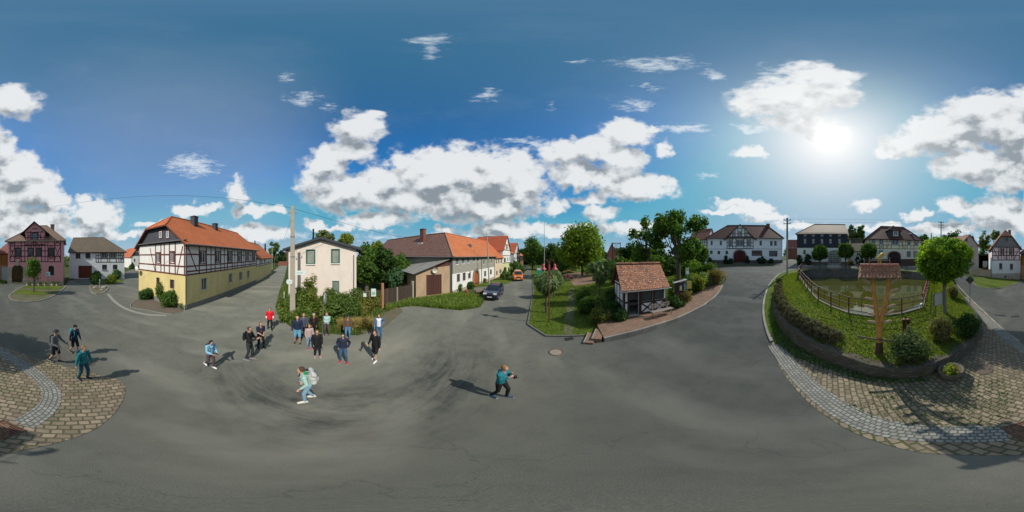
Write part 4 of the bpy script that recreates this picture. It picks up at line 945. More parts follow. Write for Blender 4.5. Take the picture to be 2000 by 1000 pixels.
# ---- white house with brown gate
WA = G(135.5, 543.5); WB = G(243, 544.5); WA.z = WB.z = 0
h = House('white_house', WA, WB, 10, 0, label='white house with red brown garage gate and dark half timbering at its upper right', cat='house')
f = h.front; BW = plain((.10, .08, .07), .6)
for r in [(147.5, 494.5, 157, 504.5), (167, 494.5, 176.5, 504.5), (199.5, 517, 209, 527), (220.5, 517, 229.5, 526.5)]: h.window(f, f.rect(*r), frame=BW, bars=(1, 0), sill=EAVE)
for r in [(198, 494, 209, 504), (215, 494, 226, 504)]: h.window(f, f.rect(*r), frame=WT, casing=DK, bars=(1, 0), gl=glass((.12, .12, .11)))
h.gate(f, f.rect(153, 519, 179.5, 543.5), planks((.20, .055, .03), .16), arch=0, wallmat=WHP, jamb=None, name='garage_gate', door=True)
h.walls(-.4, 6.15, plaster((.80, .82, .83), .22))
ux = lambda x: f.px(x, 500)[0]; z0, z1 = f.px(215, 512)[1], 6.05
h.beams(f, V=[(ux(x), z0, z1) for x in (187.5, 192, 197, 210, 214, 227, 232, 236, 240.5)], H=[(z, ux(187), h.w) for z in (z0, f.px(215, 505)[1], f.px(215, 499)[1], z1)], Dg=[(ux(236), z0+.1, ux(241), z1-.7)], w=.12)
h.roof(6.15, 9.6, tiles((.15, .115, .08), .3, .24, lichen=.15, moss=.2, var=.45, lc=(.24, .22, .18)), ov=.45, ends=((0, None), (4.6, 6.15)), fascia=timber((.06, .04, .03)), gable=plaster((.5, .5, .5)))
# ---- small far house with slate gable
SA = P(242, 76); SB = P(283, 64)
SA, SB = P(256, 66), P(282.5, 66)
h = House('far_white_house', SA, SB, 12, .9, label='small far white house with dark slate gable and two round windows', cat='house'); f = h.front
for x in (263, 274): h.window(f, f.rect(x-1.3, 505.5, x+1.3, 511.5), frame=BW, bars=(0, 0))
zf_ = f.px(269, 500)[1]; h.walls(-1, zf_, WHP); cross_roof(h, 0, h.w, 0, 12, zf_, f.px(269, 482)[1], tiles((.48, .14, .06), .34, .26, var=.2), ov=.4, fov=.3, gmat=SL)
for x in (266, 271): 
    u, z = f.px(x, 492); mb = MB(); mb.lathe([(.35, 0), (.35, .05), (.0, .05)], (0, 0, 0), 14); o = h.part(mb, 'round_window', plain((.45, .40, .42), .4)); o.matrix_local = Matrix.Translation(f.F(u, .04, z)) @ Matrix.Rotation(R(90), 4, 'X')
h2 = House('far_side_wing', P(233, 80), P(256, 68), 9, .9, label='white wing with orange roof at the left of the slate gabled far house', cat='house'); h2.walls(-1, zf_-.3, WHP); h2.roof(zf_-.3, f.px(269, 482)[1]-.2, tiles((.48, .14, .06), .34, .26, var=.2), ends=((0, None), (0, None)), gable=WHP)
mb = None
# ---- street row
C0 = G(883.5, 574); C0.z = 0; sd_ = Vector((.224, .975, 0)); 
def onstreet(px, off=0):
    a, _ = ang(px, 500); D = Vector((math.sin(a), math.cos(a), 0)); o = C0+Vector((-sd_.y, sd_.x, 0))*off
    den = D.x*(-sd_.y)+D.y*sd_.x; t = (o.x*(-sd_.y)+o.y*sd_.x)/den; return D*t
OT = tiles((.50, .155, .055), .32, .25, var=.22); BT = tiles((.17, .085, .065), .30, .24, lichen=.12, var=.35)
SHG = shingle((.34, .33, .28), .16, .22)
D0 = onstreet(965.7)
h = House('shingled_farmhouse', C0, D0, 9, 0, label='farmhouse with grey shingled upper floor, white ground floor and an arched orange gate', cat='house'); f = h.front
zs = f.px(900, 532)[1]; ze = 5.25
WD = plain((.12, .07, .06), .6)
for r in [(889.5, 501.5, 896.5, 517), (901.5, 501, 908, 515.5), (911.5, 500, 917.5, 514), (923, 499.5, 928, 512), (931, 499, 936, 511.5)]:
    q = f.rect(*r); h.window(f, q, frame=WT, bars=(0, 0), gl=glass((.12, .15, .18)), deep=.05); 
for r in [(892, 535, 898, 550.5), (903.5, 532.5, 909, 548), (914, 530.5, 919, 544)]: h.window(f, f.rect(*r), frame=WD, casing=plain((.7, .68, .62), .8), bars=(1, 1), cw=.07)
for r in [(943.5, 507, 947, 516.5), (953, 506.5, 956, 515.5), (958.5, 506, 961.5, 514)]: h.window(f, f.rect(*r), frame=WT, bars=(1, 0), deep=.06, gl=glass((.05, .06, .07)))
for r in [(945.5, 529, 949.5, 540), (957, 526, 960.5, 536)]: h.window(f, f.rect(*r), frame=EAVE, bars=(1, 1), deep=.06)
h.gate(f, f.rect(925, 529, 934.5, 559.5), planks((.50, .15, .05), .12), arch=1.1, wallmat=WHP, jamb=plaster((.22, .19, .17), .4), jw=.4, door=False)
h.walls(-.3, .4, STN, name='plinth', out=.03); h.walls(.4, zs, WHP); h.walls(zs, ze, SHG, name='shingled_wall', out=.04)
PTCH = (8.9-ze)/4.5
# roof: corner with the brown wing is a hip
mb = MB(); ov = .45; E = ze-ov*PTCH; Lw = h.w
mb.face([(-ov, -ov, E), (Lw+.2, -ov, E), (Lw+.2, 4.5, 8.9), (4.5, 4.5, 8.9)]); mb.face([(Lw+.2, 9+ov, E), (4.5, 9+ov, E), (4.5, 4.5, 8.9), (Lw+.2, 4.5, 8.9)])
o = h.part(mb, 'roof', OT); thick(o, .15, EAVE)
mb = MB(); mb.tube([(-ov, -ov, E+.03), (4.5, 4.5, 8.93)], .1, 6); mb.tube([(4.5, 4.5, 8.93), (Lw+.2, 4.5, 8.93)], .1, 6); mb.build('ridge_tiles', plaster((.35, .2, .14)), o)
mb = MB(); mb.face([(Lw, 0, ze-.05), (Lw, 9, ze-.05), (Lw, 4.5, 8.85)]); h.part(mb, 'gable', SHG)
h.gutter(E-.02, GREYM, down=(ux(0)*0+f.px(940, 500)[0], Lw-.1), y=-.5)
for xx in (8,): mb = MB(); mb.box(xx, xx+.5, 1.5, 2.1, 6.6, 7.1); h.part(mb, 'roof_hatch', GREYM)
# brown wing
wl = 21.5; wd_ = Vector((-.975, .224, 0))
h = House('barn_wing', C0+wd_*wl, C0-wd_*.0, 9, 0, label='long grey wing with brown tiled roof and brick chimney behind the ochre garage', cat='house')
h.e.location = h.e.location
h.walls(-.3, ze, plaster((.33, .30, .27), .4), faces=[h.front, h.back, h.left]); Lw = h.w
mb = MB(); mb.face([(-.3, -ov, E), (Lw+ov, -ov, E), (Lw-4.5, 4.5, 8.9), (-.3, 4.5, 8.9)]); mb.face([(Lw-4.5, 9+ov, E), (-.3, 9+ov, E), (-.3, 4.5, 8.9), (Lw-4.5, 4.5, 8.9)])
o = h.part(mb, 'roof', BT); thick(o, .15, EAVE)
mb = MB(); mb.tube([(-.3, 4.5, 8.93), (Lw-4.5, 4.5, 8.93)], .1, 6); mb.build('ridge_tiles', BT, o)
BRK = stone((.30, .085, .05), .22, .075, mortar=(.25, .2, .17), moss=0); hf_ = h.front
cu = hf_.px(830, 470)[0]; cu = Lw-8.2
h.chimney(cu, 3.0, 7.2, 9.7, BRK, .42, .35); mb = MB(); mb.box(cu-.55, cu+.55, 2.2, 2.66, 7.0, 7.3); h.part(mb, 'chimney_flashing', plain((.55, .55, .55), .5))
h.gutter(E-.02, GREYM, down=(Lw-.25,), y=-.5)
mb = MB(); mb.box(Lw-.62, Lw-.06, -.09, .0, .2, ze-.3); h.part(mb, 'corner_boarding', plain((.06, .10, .11), .6))
# peach, yellow-green, blue, white gabled houses in the row
def rowhouse(name, pa, pb, zb, zt, colL, colU, label, roofc, zr, style='eaves', win=(), winU=(), timb=None, depth=9, gatex=None, off=0):
    a, b = onstreet(pa, off), onstreet(pb, off); h = House(name, a, b, depth, 0, label=label, cat='house'); f = h.front
    for r in win: h.window(f, f.rect(*r), frame=WT, bars=(1, 0), deep=.06)
    for r in winU: h.window(f, f.rect(*r), frame=WT, bars=(1, 0), deep=.06, casing=timb)
    if gatex: h.gate(f, f.rect(*gatex), planks((.06, .05, .04), .14), arch=.9, wallmat=colL)
    h.walls(-.3, zb, colL); h.walls(zb, zt, colU, name='upper_wall')
    mm = tiles(roofc, .32, .25, var=.25)
    if style == 'eaves': h.roof(zt, zr, mm, ov=.4, gov=.15, gable=colU, fascia=EAVE)
    else: cross_roof(h, 0, h.w, 0, depth, zt, zr, mm, ov=.25, fov=.3, gmat=colU)
    return h, f
rowhouse('peach_house', 965.9, 981.9, 2.6, 4.9, plaster((.66, .50, .34), .2), plaster((.66, .52, .38), .2), 'peach plastered row house with bright orange roof beside the shingled farmhouse', (.52, .14, .05), 9.0, win=[(969, 528.5, 972, 538), (975.5, 525.5, 979.5, 534)], winU=[(968.5, 507, 971, 515.5), (973, 506.5, 975.5, 515), (978, 505.5, 980.5, 514.5)])
h, f = rowhouse('gabled_green_house', 982, 996.6, 3.0, 6.6, plaster((.56, .60, .30), .2), WHP, 'white and lime green row house with a tall half timbered street gable', (.42, .10, .045), 10.8, style='gable', win=[(992, 521.5, 994.5, 529)], winU=[(984, 503.5, 988, 513), (990.5, 502.5, 992.2, 510.5), (994, 502, 995.5, 509.5)], gatex=(983.5, 521.5, 989.5, 537))
h.beams(f, V=[(h.w*k, 6.6, 6.6+4.2*(1-abs(k-.5)*2)-.3) for k in (.2, .35, .65, .8)], H=[(6.65, .1, h.w-.1), (8.2, h.w*.22, h.w*.78), (5.1, 0, h.w), (3.1, 0, h.w)], w=.16, skip=False)
u = h.w/2; h.window(f, (u-.55, u+.55, 7.0, 8.1), frame=WT, casing=DK, bars=(1, 0), cut=False)
rowhouse('slate_blue_house', 996.8, 1003.4, 3.0, 6.1, plaster((.45, .42, .40), .3), shingle((.24, .27, .32), .2, .3), 'narrow row house with blue grey slate upper wall and dark orange roof', (.38, .12, .06), 9.6, winU=[(1001.2, 502.5, 1002.6, 509)])
h, f = rowhouse('far_white_gabled_house', 1003.6, 1014.5, 2.8, 6.0, plaster((.5, .25, .17), .2), WHP, 'white row house with red ground floor and small gable near the street end', (.42, .11, .05), 9.9, style='gable', winU=[(1005, 502, 1006.7, 508), (1009, 501.5, 1010.5, 507.5), (1012.3, 501, 1013.5, 506.5)])
h.beams(f, V=[(h.w*k, 2.8, 6.0) for k in (.03, .25, .5, .75, .97)], H=[(2.85, 0, h.w), (4.3, 0, h.w), (6, 0, h.w)], w=.18, skip=True)
rowhouse('far_dark_house', 1014.7, 1022, 2.8, 5.4, plaster((.20, .10, .07), .2), timber((.05, .035, .03)), 'last dark timbered house of the row with an orange roof beside the trees', (.48, .15, .06), 8.6)
# ---- garage
GA = onstreet(812.5) ; GA = G(812.5, 582); GA.z = 0; GB = C0-sd_*.15+wd_*.3
h = House('garage_building', GA, GB, 9.5, 0, label='small weathered ochre garage with brown double doors and a sloping corrugated roof', cat='garage')
f = h.front; g = h.left; OCH = plaster((.44, .31, .20), .75); zl = f.px(812.5, 532.5)[1]; zr_ = f.px(877, 505)[1]
h.gate(f, f.rect(832.5, 536.5, 862.5, 576), planks((.10, .042, .035), .13), arch=0, wallmat=OCH, name='double_door', deep=.06)
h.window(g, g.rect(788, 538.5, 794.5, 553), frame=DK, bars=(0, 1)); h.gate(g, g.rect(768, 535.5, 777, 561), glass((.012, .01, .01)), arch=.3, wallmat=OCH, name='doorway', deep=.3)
h.walls(-.3, zl, OCH)
mb = MB(); q = [(0, zl), (h.w, zl), (h.w, zr_), (0, zl+.01)]; mb.face([f.F(a, 0, b) for a, b in q], 0, q)
mb.face([h.right.F(a, 0, b) for a, b in ((0, zl), (9.5, zl), (9.5, zr_), (0, zr_))]); h.part(mb, 'gable', OCH)
mb = MB(); mb.hexa([f.F(a, n, z) for (a, z) in ((h.w*.42, zl+.75*(zr_-zl)*.42), (h.w, zl+.35*(zr_-zl))) for n in (0, .02) ] and [f.F(h.w*.55, .025, zl+(zr_-zl)*.33), f.F(h.w, .025, zl+(zr_-zl)*.45), f.F(h.w, .002, zl+(zr_-zl)*.45), f.F(h.w*.55, .002, zl+(zr_-zl)*.33), f.F(h.w*.55, .025, zl+(zr_-zl)*.55), f.F(h.w, .025, zr_-.05), f.F(h.w, .002, zr_-.05), f.F(h.w*.55, .002, zl+(zr_-zl)*.55)])
h.part(mb, 'gable_boards', planks((.12, .05, .04), .14))
def m_corr():
    t = NT('corrugated_sheet'); uv = t.coord('UV'); w = t.n('ShaderNodeTexWave', wave_type='BANDS', bands_direction='X'); w.inputs['Scale'].default_value = 1.8; t.L.new(t.coord('Object'), w.inputs['Vector'])
    n = t.noise(t.coord(), .9, 6, .7); col = t.mix((.20, .19, .17), (.33, .32, .28), t.noise(t.coord(), 5, 5, .6)); col = t.mix(col, (.09, .09, .03), t.math('MULTIPLY', t.ramp(n, [(.5, 0), (.7, 1)]), .6))
    t.bump(w.outputs['Fac'], .6, .04); return t.base(col, .85)
mb = MB(); k = (zr_-zl)/h.w; mb.face([(-.45, -.35, zl-.45*k+.02), (h.w+.1, -.35, zr_+.1*k), (h.w+.1, 9.6, zr_+.1*k), (-.45, 9.6, zl-.45*k+.02)]); o = h.part(mb, 'roof', m_corr()); thick(o, .09, DK)
u, z = f.px(847.5, 527); mb = MB(); mb.lathe([(.40, .0), (.38, -.06), (.0, -.11)], (0, 0, 0), 20); o = h.part(mb, 'satellite_dish', plain((.55, .52, .45), .6)); o.matrix_local = Matrix.Translation(f.F(u, .35, z)) @ Matrix.Rotation(R(-75), 4, 'X') @ Matrix.Rotation(R(180), 4, 'X'); mb = MB(); mb.tube([f.F(u, 0, z), f.F(u, .34, z)], .025, 6); h.part(mb, 'dish_arm', GREYM)
# ---- big white farmhouse with half-timbered cross gable
A_ = P(1381, 46); B_ = P(1528, 46); zb_ = 3.05
h = House('white_farmhouse', A_, B_, 10.5, zb_, label='broad white farmhouse with dark red roof, half timbered cross gable and arched red gate', cat='house'); f = h.front
WHB = plaster((.80, .83, .84), .15); DKW = plain((.04, .035, .035), .5)
ze = f.px(1455, 462)[1]; zm = f.px(1455, 486)[1]; zp = f.px(1455, 508)[1]
for r in [(1388, 470, 1392, 479), (1405.5, 470, 1410, 479), (1483.5, 470, 1488, 479.5), (1504, 470.5, 1509, 480), (1512, 470.5, 1517, 480), (1387, 489.5, 1392, 496), (1401.5, 490, 1406.5, 496.5), (1417, 490, 1422, 496.5)]: h.window(f, f.rect(*r), frame=DKW, bars=(0, 0), gl=glass((.04, .05, .06)))
for r in [(1468, 489, 1489, 500), (1502, 489.5, 1518.5, 501)]: h.window(f, f.rect(*r), frame=DKW, bars=(3, 1), gl=glass((.04, .045, .05)))
h.gate(f, f.rect(1433.5, 489, 1456, 512.5), planks((.11, .022, .02), .16), arch=1.6, wallmat=WHB, jamb=plaster((.30, .28, .26)), jw=.35, door=True)
for r in [(1423, 469, 1429, 479.5), (1438.5, 469, 1451.5, 479), (1460.5, 469, 1466.5, 479.5)]: h.window(f, f.rect(*r), frame=WT, casing=DKW, bars=(1, 0), gl=glass((.04, .05, .06)))
h.walls(-1, zp, stone((.20, .16, .13), .6, .25), name='plinth', out=.05); h.walls(zp, ze, WHB)
RDT = tiles((.075, .022, .018), .34, .25, var=.25, bump=.5); h.roof(ze, ze+4.2, RDT, ov=.5, ends=((5.2, ze), (3.6, ze)), fascia=RDT)
ux = lambda x: f.px(x, 480)[0]; xa, xb = ux(1419.5), ux(1471.5); xm = (xa+xb)/2; zt = f.px(1445, 438)[1]
gf = Face(h, (0, -.14), (h.w, -.14)); h.ops[id(gf)] = []
mb = MB(); mb.face([(xa, -.13, ze-.2), (xb, -.13, ze-.2), (xb, -.13, ze-.1), (xm, -.13, zt-.1), (xa, -.13, ze-.1)]); mb.face([(xa, 0.0, ze-.2), (xa, -.13, ze-.2), (xa, -.13, ze-.1), (xa, 0.0, ze-.1)]); h.part(mb, 'cross_gable', WHB)
cross_roof(h, xa, xb, 0, 5, ze-.1, zt, RDT, ov=.9, fov=.7, th=.16, fascia=timber((.06, .03, .025)), name='gable_roof')
vs_ = [ux(x) for x in (1420, 1425, 1431, 1437.5, 1453, 1459, 1465, 1471)]
h.beams(f, V=[(u, zm+.1, ze-.1) for u in vs_], H=[(z, xa, xb) for z in (zm+.1, zm+.75, f.px(1445, 474)[1], ze-.25)], Dg=[], w=.17)
def gz(u): return ze-.1+(zt-ze)*(1-abs(u-xm)/(xm-xa))
h.beams(gf, V=[(ux(x), ze-.1, gz(ux(x))-.3) for x in (1427, 1430.5, 1436, 1441, 1449, 1454.5, 1459.5, 1464)], H=[(ze-.05, xa, xb), (ze+.75, xa+1, xb-1), (ze+2.3, xm-1.9, xm+1.9)], Dg=[(xa+.4, ze+.05, xa+1.7, ze+1), (xb-.4, ze+.05, xb-1.7, ze+1)], w=.15, skip=False)
for r in [(1431, 454, 1435, 460.5), (1442, 452, 1448, 460.5), (1455.5, 454, 1459.5, 460.5)]: h.window(gf, gf.rect(*r), frame=WT, casing=DKW, bars=(1, 0), cut=False)
h.chimney(ux(1505), 4.9, ze+3.2, ze+4.55, BRK, .5, .4)
mb = MB(); mb.hexa([f.F(a, n, z) for z in (zm-.09, zm+.05) for a, n in ((.1, .035), (h.w-.1, .035), (h.w-.1, 0), (.1, 0))]); h.part(mb, 'string_course', plaster((.35, .36, .36)))
h.gutter(ze-.42, GREYM, down=(.1, h.w-.1), y=-.58)
mb = MB(); g = h.right
for k in range(7): mb.hexa([g.F(a, n, z) for z in (zm, ze-.1) for a, n in ((.2+k*1.6, .03), (.35+k*1.6, .03), (.35+k*1.6, 0), (.2+k*1.6, 0))])
h.part(mb, 'side_timber', DK)
# left neighbour
h = House('courtyard_building', P(1346, 49), P(1380.3, 46.6), 8, 2.9, label='white building with reddish roof half hidden by trees left of the broad white farmhouse', cat='house'); f = h.front
h.window(f, f.rect(1368, 500, 1375, 506), frame=DKW, bars=(1, 0)); h.walls(-1, 5.0, WHB); h.walls(5.0, 7.2, WHP, name='upper_wall'); grid_tf(h, f, 5.05, 7.1, [f.L*k/9 for k in range(1, 10)], [6.1]); h.roof(7.2, 10.6, tiles((.20, .08, .05), .3, .25), gable=WHP, ends=((0, None), (0, None)))
# ---- dark slate barn house by the pond
A_ = P(1557, 42); B_ = P(1655, 42); h = House('slate_clad_house', A_, B_, 11, 2.62, label='tall house clad in dark slate with an arched lattice gate behind the pond', cat='house'); f = h.front
ze = f.px(1606, 454.5)[1]; zs = f.px(1606, 484)[1]; DSL = shingle((.030, .034, .048), .25, .3); WGR = plain((.55, .55, .52), .6)
for x in (1572.5, 1588.5, 1605.5, 1622, 1639.5):
    h.window(f, f.rect(x-2.6, 457, x+2.6, 461.5), frame=WGR, bars=(1, 0), deep=.05, gl=glass((.25, .25, .25))); h.window(f, f.rect(x-2.1, 466.5, x+2.1, 475.5), frame=WGR, bars=(1, 1), deep=.05, gl=glass((.16, .17, .19)))
h.window(f, f.rect(1569, 488, 1573.5, 496.5), frame=DKW, bars=(0, 0))
lat = plaster((.50, .52, .47), .2)
h.gate(f, f.rect(1618.5, 489.5, 1641.5, 517.5), lat, arch=1.6, wallmat=lat, jamb=plaster((.35, .35, .33)), jw=.15, name='arched_gate')
u0, u1, z0, z1 = f.rect(1618.5, 489.5, 1641.5, 517.5); mb = MB(); w = u1-u0
for k in range(0, 9):
    u = u0+w*k/8; zt = z1-1.6+1.6*math.sin(math.acos(max(-1, min(1, (k-4)/4))))**.75
    mb.hexa([f.F(a, n, z) for z in (z0, max(z0+.5, zt-.05)) for a, n in ((u-.05, -.06), (u+.05, -.06), (u+.05, -.13), (u-.05, -.13))])
for z in (.6, 1.1, 1.65, 2.15, 2.65): mb.hexa([f.F(a, n, zz) for zz in (z0+z, z0+z+.08) for a, n in ((u0, -.055), (u1, -.055), (u1, -.13), (u0, -.13))])
h.part(mb, 'gate_lattice', DKW)
h.walls(-1, .9, stone((.22, .18, .14), .5, .2), name='plinth', out=.04); h.walls(.9, zs, plaster((.72, .75, .66), .25)); h.walls(zs, ze, DSL, name='slate_wall', out=.06)
h.roof(ze, ze+3.3, tiles((.19, .13, .08), .3, .25, lichen=.2, var=.45), ov=.45, ends=((4.2, ze), (0, None)), gable=DSL, fascia=EAVE)
# link building with mossy roof
h = House('mossy_roofed_outbuilding', P(1655.6, 44), P(1692, 43), 8, 2.6, label='low white outbuilding with mossy brown roof between slate clad and cream timbered houses', cat='house'); f = h.front
h.window(f, f.rect(1673, 494, 1680, 500), frame=WT, bars=(1, 0)); ze = f.px(1674, 488)[1]; h.walls(-1, ze, plaster((.55, .57, .52), .25)); h.roof(ze, ze+3.4, tiles((.10, .065, .045), .3, .25, moss=.9, var=.3), ends=((0, None), (0, None)), gable=WHP)
# ---- cream half-timbered house with dormer
A_ = P(1692, 40); B_ = P(1800, 44); h = House('cream_timbered_house', A_, B_, 10, 2.55, label='cream half timbered house with slate dormer and dark arched gate beyond the pond', cat='house'); f = h.front
CR = plaster((.72, .69, .48), .2); CRL = plaster((.72, .71, .56), .25); GB_ = plain((.30, .33, .38), .5)
for r in [(1702.5, 466.5, 1709.5, 476), (1717.5, 466.5, 1725, 477.5), (1742, 468, 1755, 478), (1772.5, 470, 1778.5, 479.5), (1786.5, 471, 1791.5, 480)]: h.window(f, f.rect(*r), frame=WT, casing=GB_, bars=(1, 0), gl=glass((.05, .07, .10)), cw=.09)
for r, gl_ in [((1716.5, 489, 1724.5, 500), glass((.10, .28, .30))), ((1771.5, 491, 1778.5, 501.5), glass((.13, .15, .15))), ((1784, 491, 1791, 501.5), glass((.13, .15, .15)))]: h.window(f, f.rect(*r), frame=GB_, casing=GB_, bars=(1, 1), gl=gl_)
h.gate(f, f.rect(1734.5, 491.5, 1758.5, 517), planks((.045, .028, .03), .16), arch=1.3, wallmat=CRL, jamb=plaster((.3, .3, .27)), jw=.25, door=True)
ze = f.px(1746, 465)[1]; zm = f.px(1746, 486.5)[1]; zp = f.px(1746, 506)[1]
h.walls(-1, zp, plaster((.10, .06, .05), .3), name='plinth', out=.05); h.walls(zp, zm, CRL); h.walls(zm, ze, CR, name='upper_wall')
us = [f.px(x, 475)[0] for x in (1693, 1698, 1702, 1710, 1717, 1725.5, 1732, 1741, 1756, 1763, 1768, 1772, 1779, 1785, 1793, 1799)]
h.beams(f, V=[(u, zm+.1, ze-.1) for u in us], H=[(z, 0, f.L) for z in (zm+.1, zm+1.0, zm+1.9, ze-.15)], Dg=[(us[6], zm+.2, us[7]-.1, ze-.3), (us[8]+.1, ze-.3, us[9]+.5, zm+.2), (us[4], zm+.15, us[5], zm+.95), (us[5], zm+.15, us[4], zm+.95)], w=.12, mat=timber((.09, .085, .075)))
RT = tiles((.085, .036, .028), .32, .25, var=.3); h.roof(ze, ze+3.9, RT, ov=.45, ends=((4.6, ze), (3.5, ze)), fascia=RT)
u0, u1 = f.px(1735.5, 462)[0], f.px(1760, 462)[0]; zd0, zd1 = ze+.35, ze+2.1; xm = (u0+u1)/2
mb = MB(); mb.box(u0, u1, .35, 3.6, zd0-.3, zd1); dm = h.part(mb, 'dormer', shingle((.05, .05, .06), .2, .25))
mb = MB(); k = .9; ov_ = .35
a, b, c_, d_ = (u0-ov_, .35-ov_, zd1-.1), (u1+ov_, .35-ov_, zd1-.1), (u1+ov_, 4.2, zd1-.1), (u0-ov_, 4.2, zd1-.1)
mb.face([a, b, (xm, 1.7, zd1+1.5)]); mb.face([b, c_, (xm, 4.2, zd1+1.5), (xm, 1.7, zd1+1.5)]); mb.face([d_, a, (xm, 1.7, zd1+1.5), (xm, 4.2, zd1+1.5)]); o = mb.build('dormer_roof', RT, dm); thick(o, .1)
dfc = Face(h, (0, .35), (h.w, .35)); h.ops[id(dfc)] = []; um = (u0+u1)/2+.3
h.window(dfc, (um-.55, um+.55, zd0+.35, zd1-.25), frame=WT, casing=WT, bars=(1, 0), cut=False)
mb = MB(); u = f.px(1783, 457)[0]; mb.box(u-.35, u+.35, 1.6, 2.2, ze+1.5, ze+1.75); h.part(mb, 'roof_hatch', WT)
# ---- half-timbered white house on the right with slate gable
A_ = P(1937.5, 33.2); B_ = P(1992.5, 34.2); zb_ = .45
h = House('gable_front_house', A_, B_, 11, zb_, label='narrow house with pale pink half timbered upper floor under a grey slate gable', cat='house'); f = h.front
LB = plaster((.66, .73, .78), .2); LP = plaster((.76, .65, .70), .2)
zm = f.px(1965, 508.5)[1]; ze = f.px(1965, 482)[1]; GW = plain((.09, .10, .10), .5)
for r in [(1951.5, 514, 1957.5, 525.5), (1972.5, 515, 1978.5, 526)]: h.window(f, f.rect(*r), frame=GW, bars=(0, 0), sill=EAVE)
for r in [(1954, 486.5, 1959, 497.5), (1972.5, 486.5, 1978, 497.5)]: h.window(f, f.rect(*r), frame=WT, casing=timber((.12, .055, .03)), bars=(0, 0), cw=.14)
h.window(f, f.rect(1961.5, 538.5, 1966, 542.5), frame=GW, bars=(1, 0))
h.walls(-1, .95, plaster((.38, .37, .34), .3), name='plinth', out=.03); h.walls(.95, zm, LB); h.walls(zm, ze, LP, name='upper_wall')
ux = lambda x: f.px(x, 495)[0]
h.beams(f, V=[(u, zm, ze-.1) for u in [.1]+[ux(x) for x in (1950.5, 1955.5, 1961, 1965, 1967, 1971, 1976, 1980)]+[f.L-.1]], H=[(z, 0, f.L) for z in (zm+.06, zm+1.0, zm+1.75, ze-.08)], Dg=[(.25, ze-.2, ux(1950), zm+.2), (f.L-.25, ze-.2, ux(1981), zm+.2)], w=.13)
SG = shingle((.20, .22, .22), .2, .25); zt = f.px(1968, 454)[1]; xm = h.w/2; DT = tiles((.20, .07, .045), .3, .24, lichen=.15, var=.35)
# half-hipped gable facing front
zh = f.px(1968, 461)[1]; k = (zt+.8-ze)/xm; zt2 = zt+.8; xh = (zh-ze)/k; ov = .45
mb = MB(); mb.face([(-ov, -.35, ze-ov*k), (xh, -.35, zh), (xm, 1.2, zt2), (xm, 11.3, zt2), (-ov, 11.3, ze-ov*k)][::-1]); mb.face([(h.w+ov, -.35, ze-ov*k), (h.w-xh, -.35, zh), (xm, 1.2, zt2), (xm, 11.3, zt2), (h.w+ov, 11.3, ze-ov*k)]); mb.face([(xh, -.35, zh), (h.w-xh, -.35, zh), (xm, 1.2, zt2)])
o = h.part(mb, 'roof', DT); thick(o, .15, timber((.12, .05, .035)))
mb = MB(); q = [(0, ze-.01), (h.w, ze-.01), (h.w-xh, zh-.05), (xh, zh-.05)]; mb.face([f.F(a, .0, b) for a, b in q], 0, q); mb.hexa([f.F(a, n, z) for z in (ze-.02, ze+.12) for a, n in ((-.2, .35), (h.w+.2, .35), (h.w+.2, 0), (-.2, 0))]); h.part(mb, 'gable', SG)
h.window(f, f.rect(1963.5, 462.5, 1968, 471), frame=GW, casing=GW, bars=(1, 0), cut=False)
h.chimney(h.w-1.3, 5, ze+2, zt2+.4, plain((.08, .08, .09), .7), .3, .3)
# orange brown barn right of it (wraps round behind the camera seam)
A_ = P(1993.5, 34.6); B_ = P(2017.5, 31.6)
h = House('orange_barn', A_, B_, 9, .2, label='orange brown boarded barn with red roof beside the tall pink half timbered house', cat='barn'); f = h.front
h.gate(f, (f.L*.42, f.L*.96, -.2, 2.6), plain((.42, .43, .44), .6, var=.08), arch=0, wallmat=OCH, name='sliding_gate', deep=.1)
h.walls(-1, 2.9, plaster((.42, .22, .14), .4)); h.walls(2.9, 5.6, planks((.34, .13, .04), .2), name='boarded_wall'); h.roof(5.6, 8.6, tiles((.22, .07, .05), .3, .24, var=.3), ov=.4, gable=planks((.34, .13, .04), .2))
# grey gabled house, carport and low wall behind the round tree
h = House('grey_gabled_house', P(1874, 36), P(1911, 39), 10, .9, label='pale grey rendered house with a reddish roof and plain gable behind the round tree', cat='house'); f = h.front
GY = plaster((.44, .42, .40), .25); ze = f.px(1893, 479)[1]
for r in [(1886, 465.5, 1889.5, 473), (1895.5, 481, 1899, 489)]: h.window(f, f.rect(*r), frame=GW, bars=(0, 0), cut=False)
h.walls(-1, ze, GY); cross_roof(h, 0, h.w, 0, 10, ze, f.px(1887, 457)[1], DT, ov=.3, fov=.25, gmat=GY)
h = House('open_carport', P(1911.5, 47), P(1938, 47), 6, 1.6, label='dark open carport with pale goods stored inside beside the grey gabled house', cat='carport')
mb = MB(); zt = f.px(1925, 495)[1]; zt = 3.6
mb.box(-.2, h.w+.2, -.3, 6, zt, zt+.25); h.part(mb, 'roof', plain((.05, .05, .05), .8)); mb = MB(); mb.box(0, .15, 0, 6, -.5, zt); mb.box(h.w-.15, h.w, 0, 6, -.5, zt); mb.box(.15, h.w-.15, 5.85, 6, -.5, zt); h.part(mb, 'wall', timber((.03, .025, .022))); mb = MB(); mb.box(h.w*.3, h.w*.65, 1, 3, .5, 1.9); mb.box(h.w*.32, h.w*.6, 1.1, 2.9, 0, .49); mb.build('stored_crate', plain((.5, .52, .52), .6), None, label='pale covered crate standing in the dark carport', cat='crate').matrix_world = h.W
mb = MB(); a, b = P(1893, 33.5), P(1937, 33.8); L_ = (b-a).length
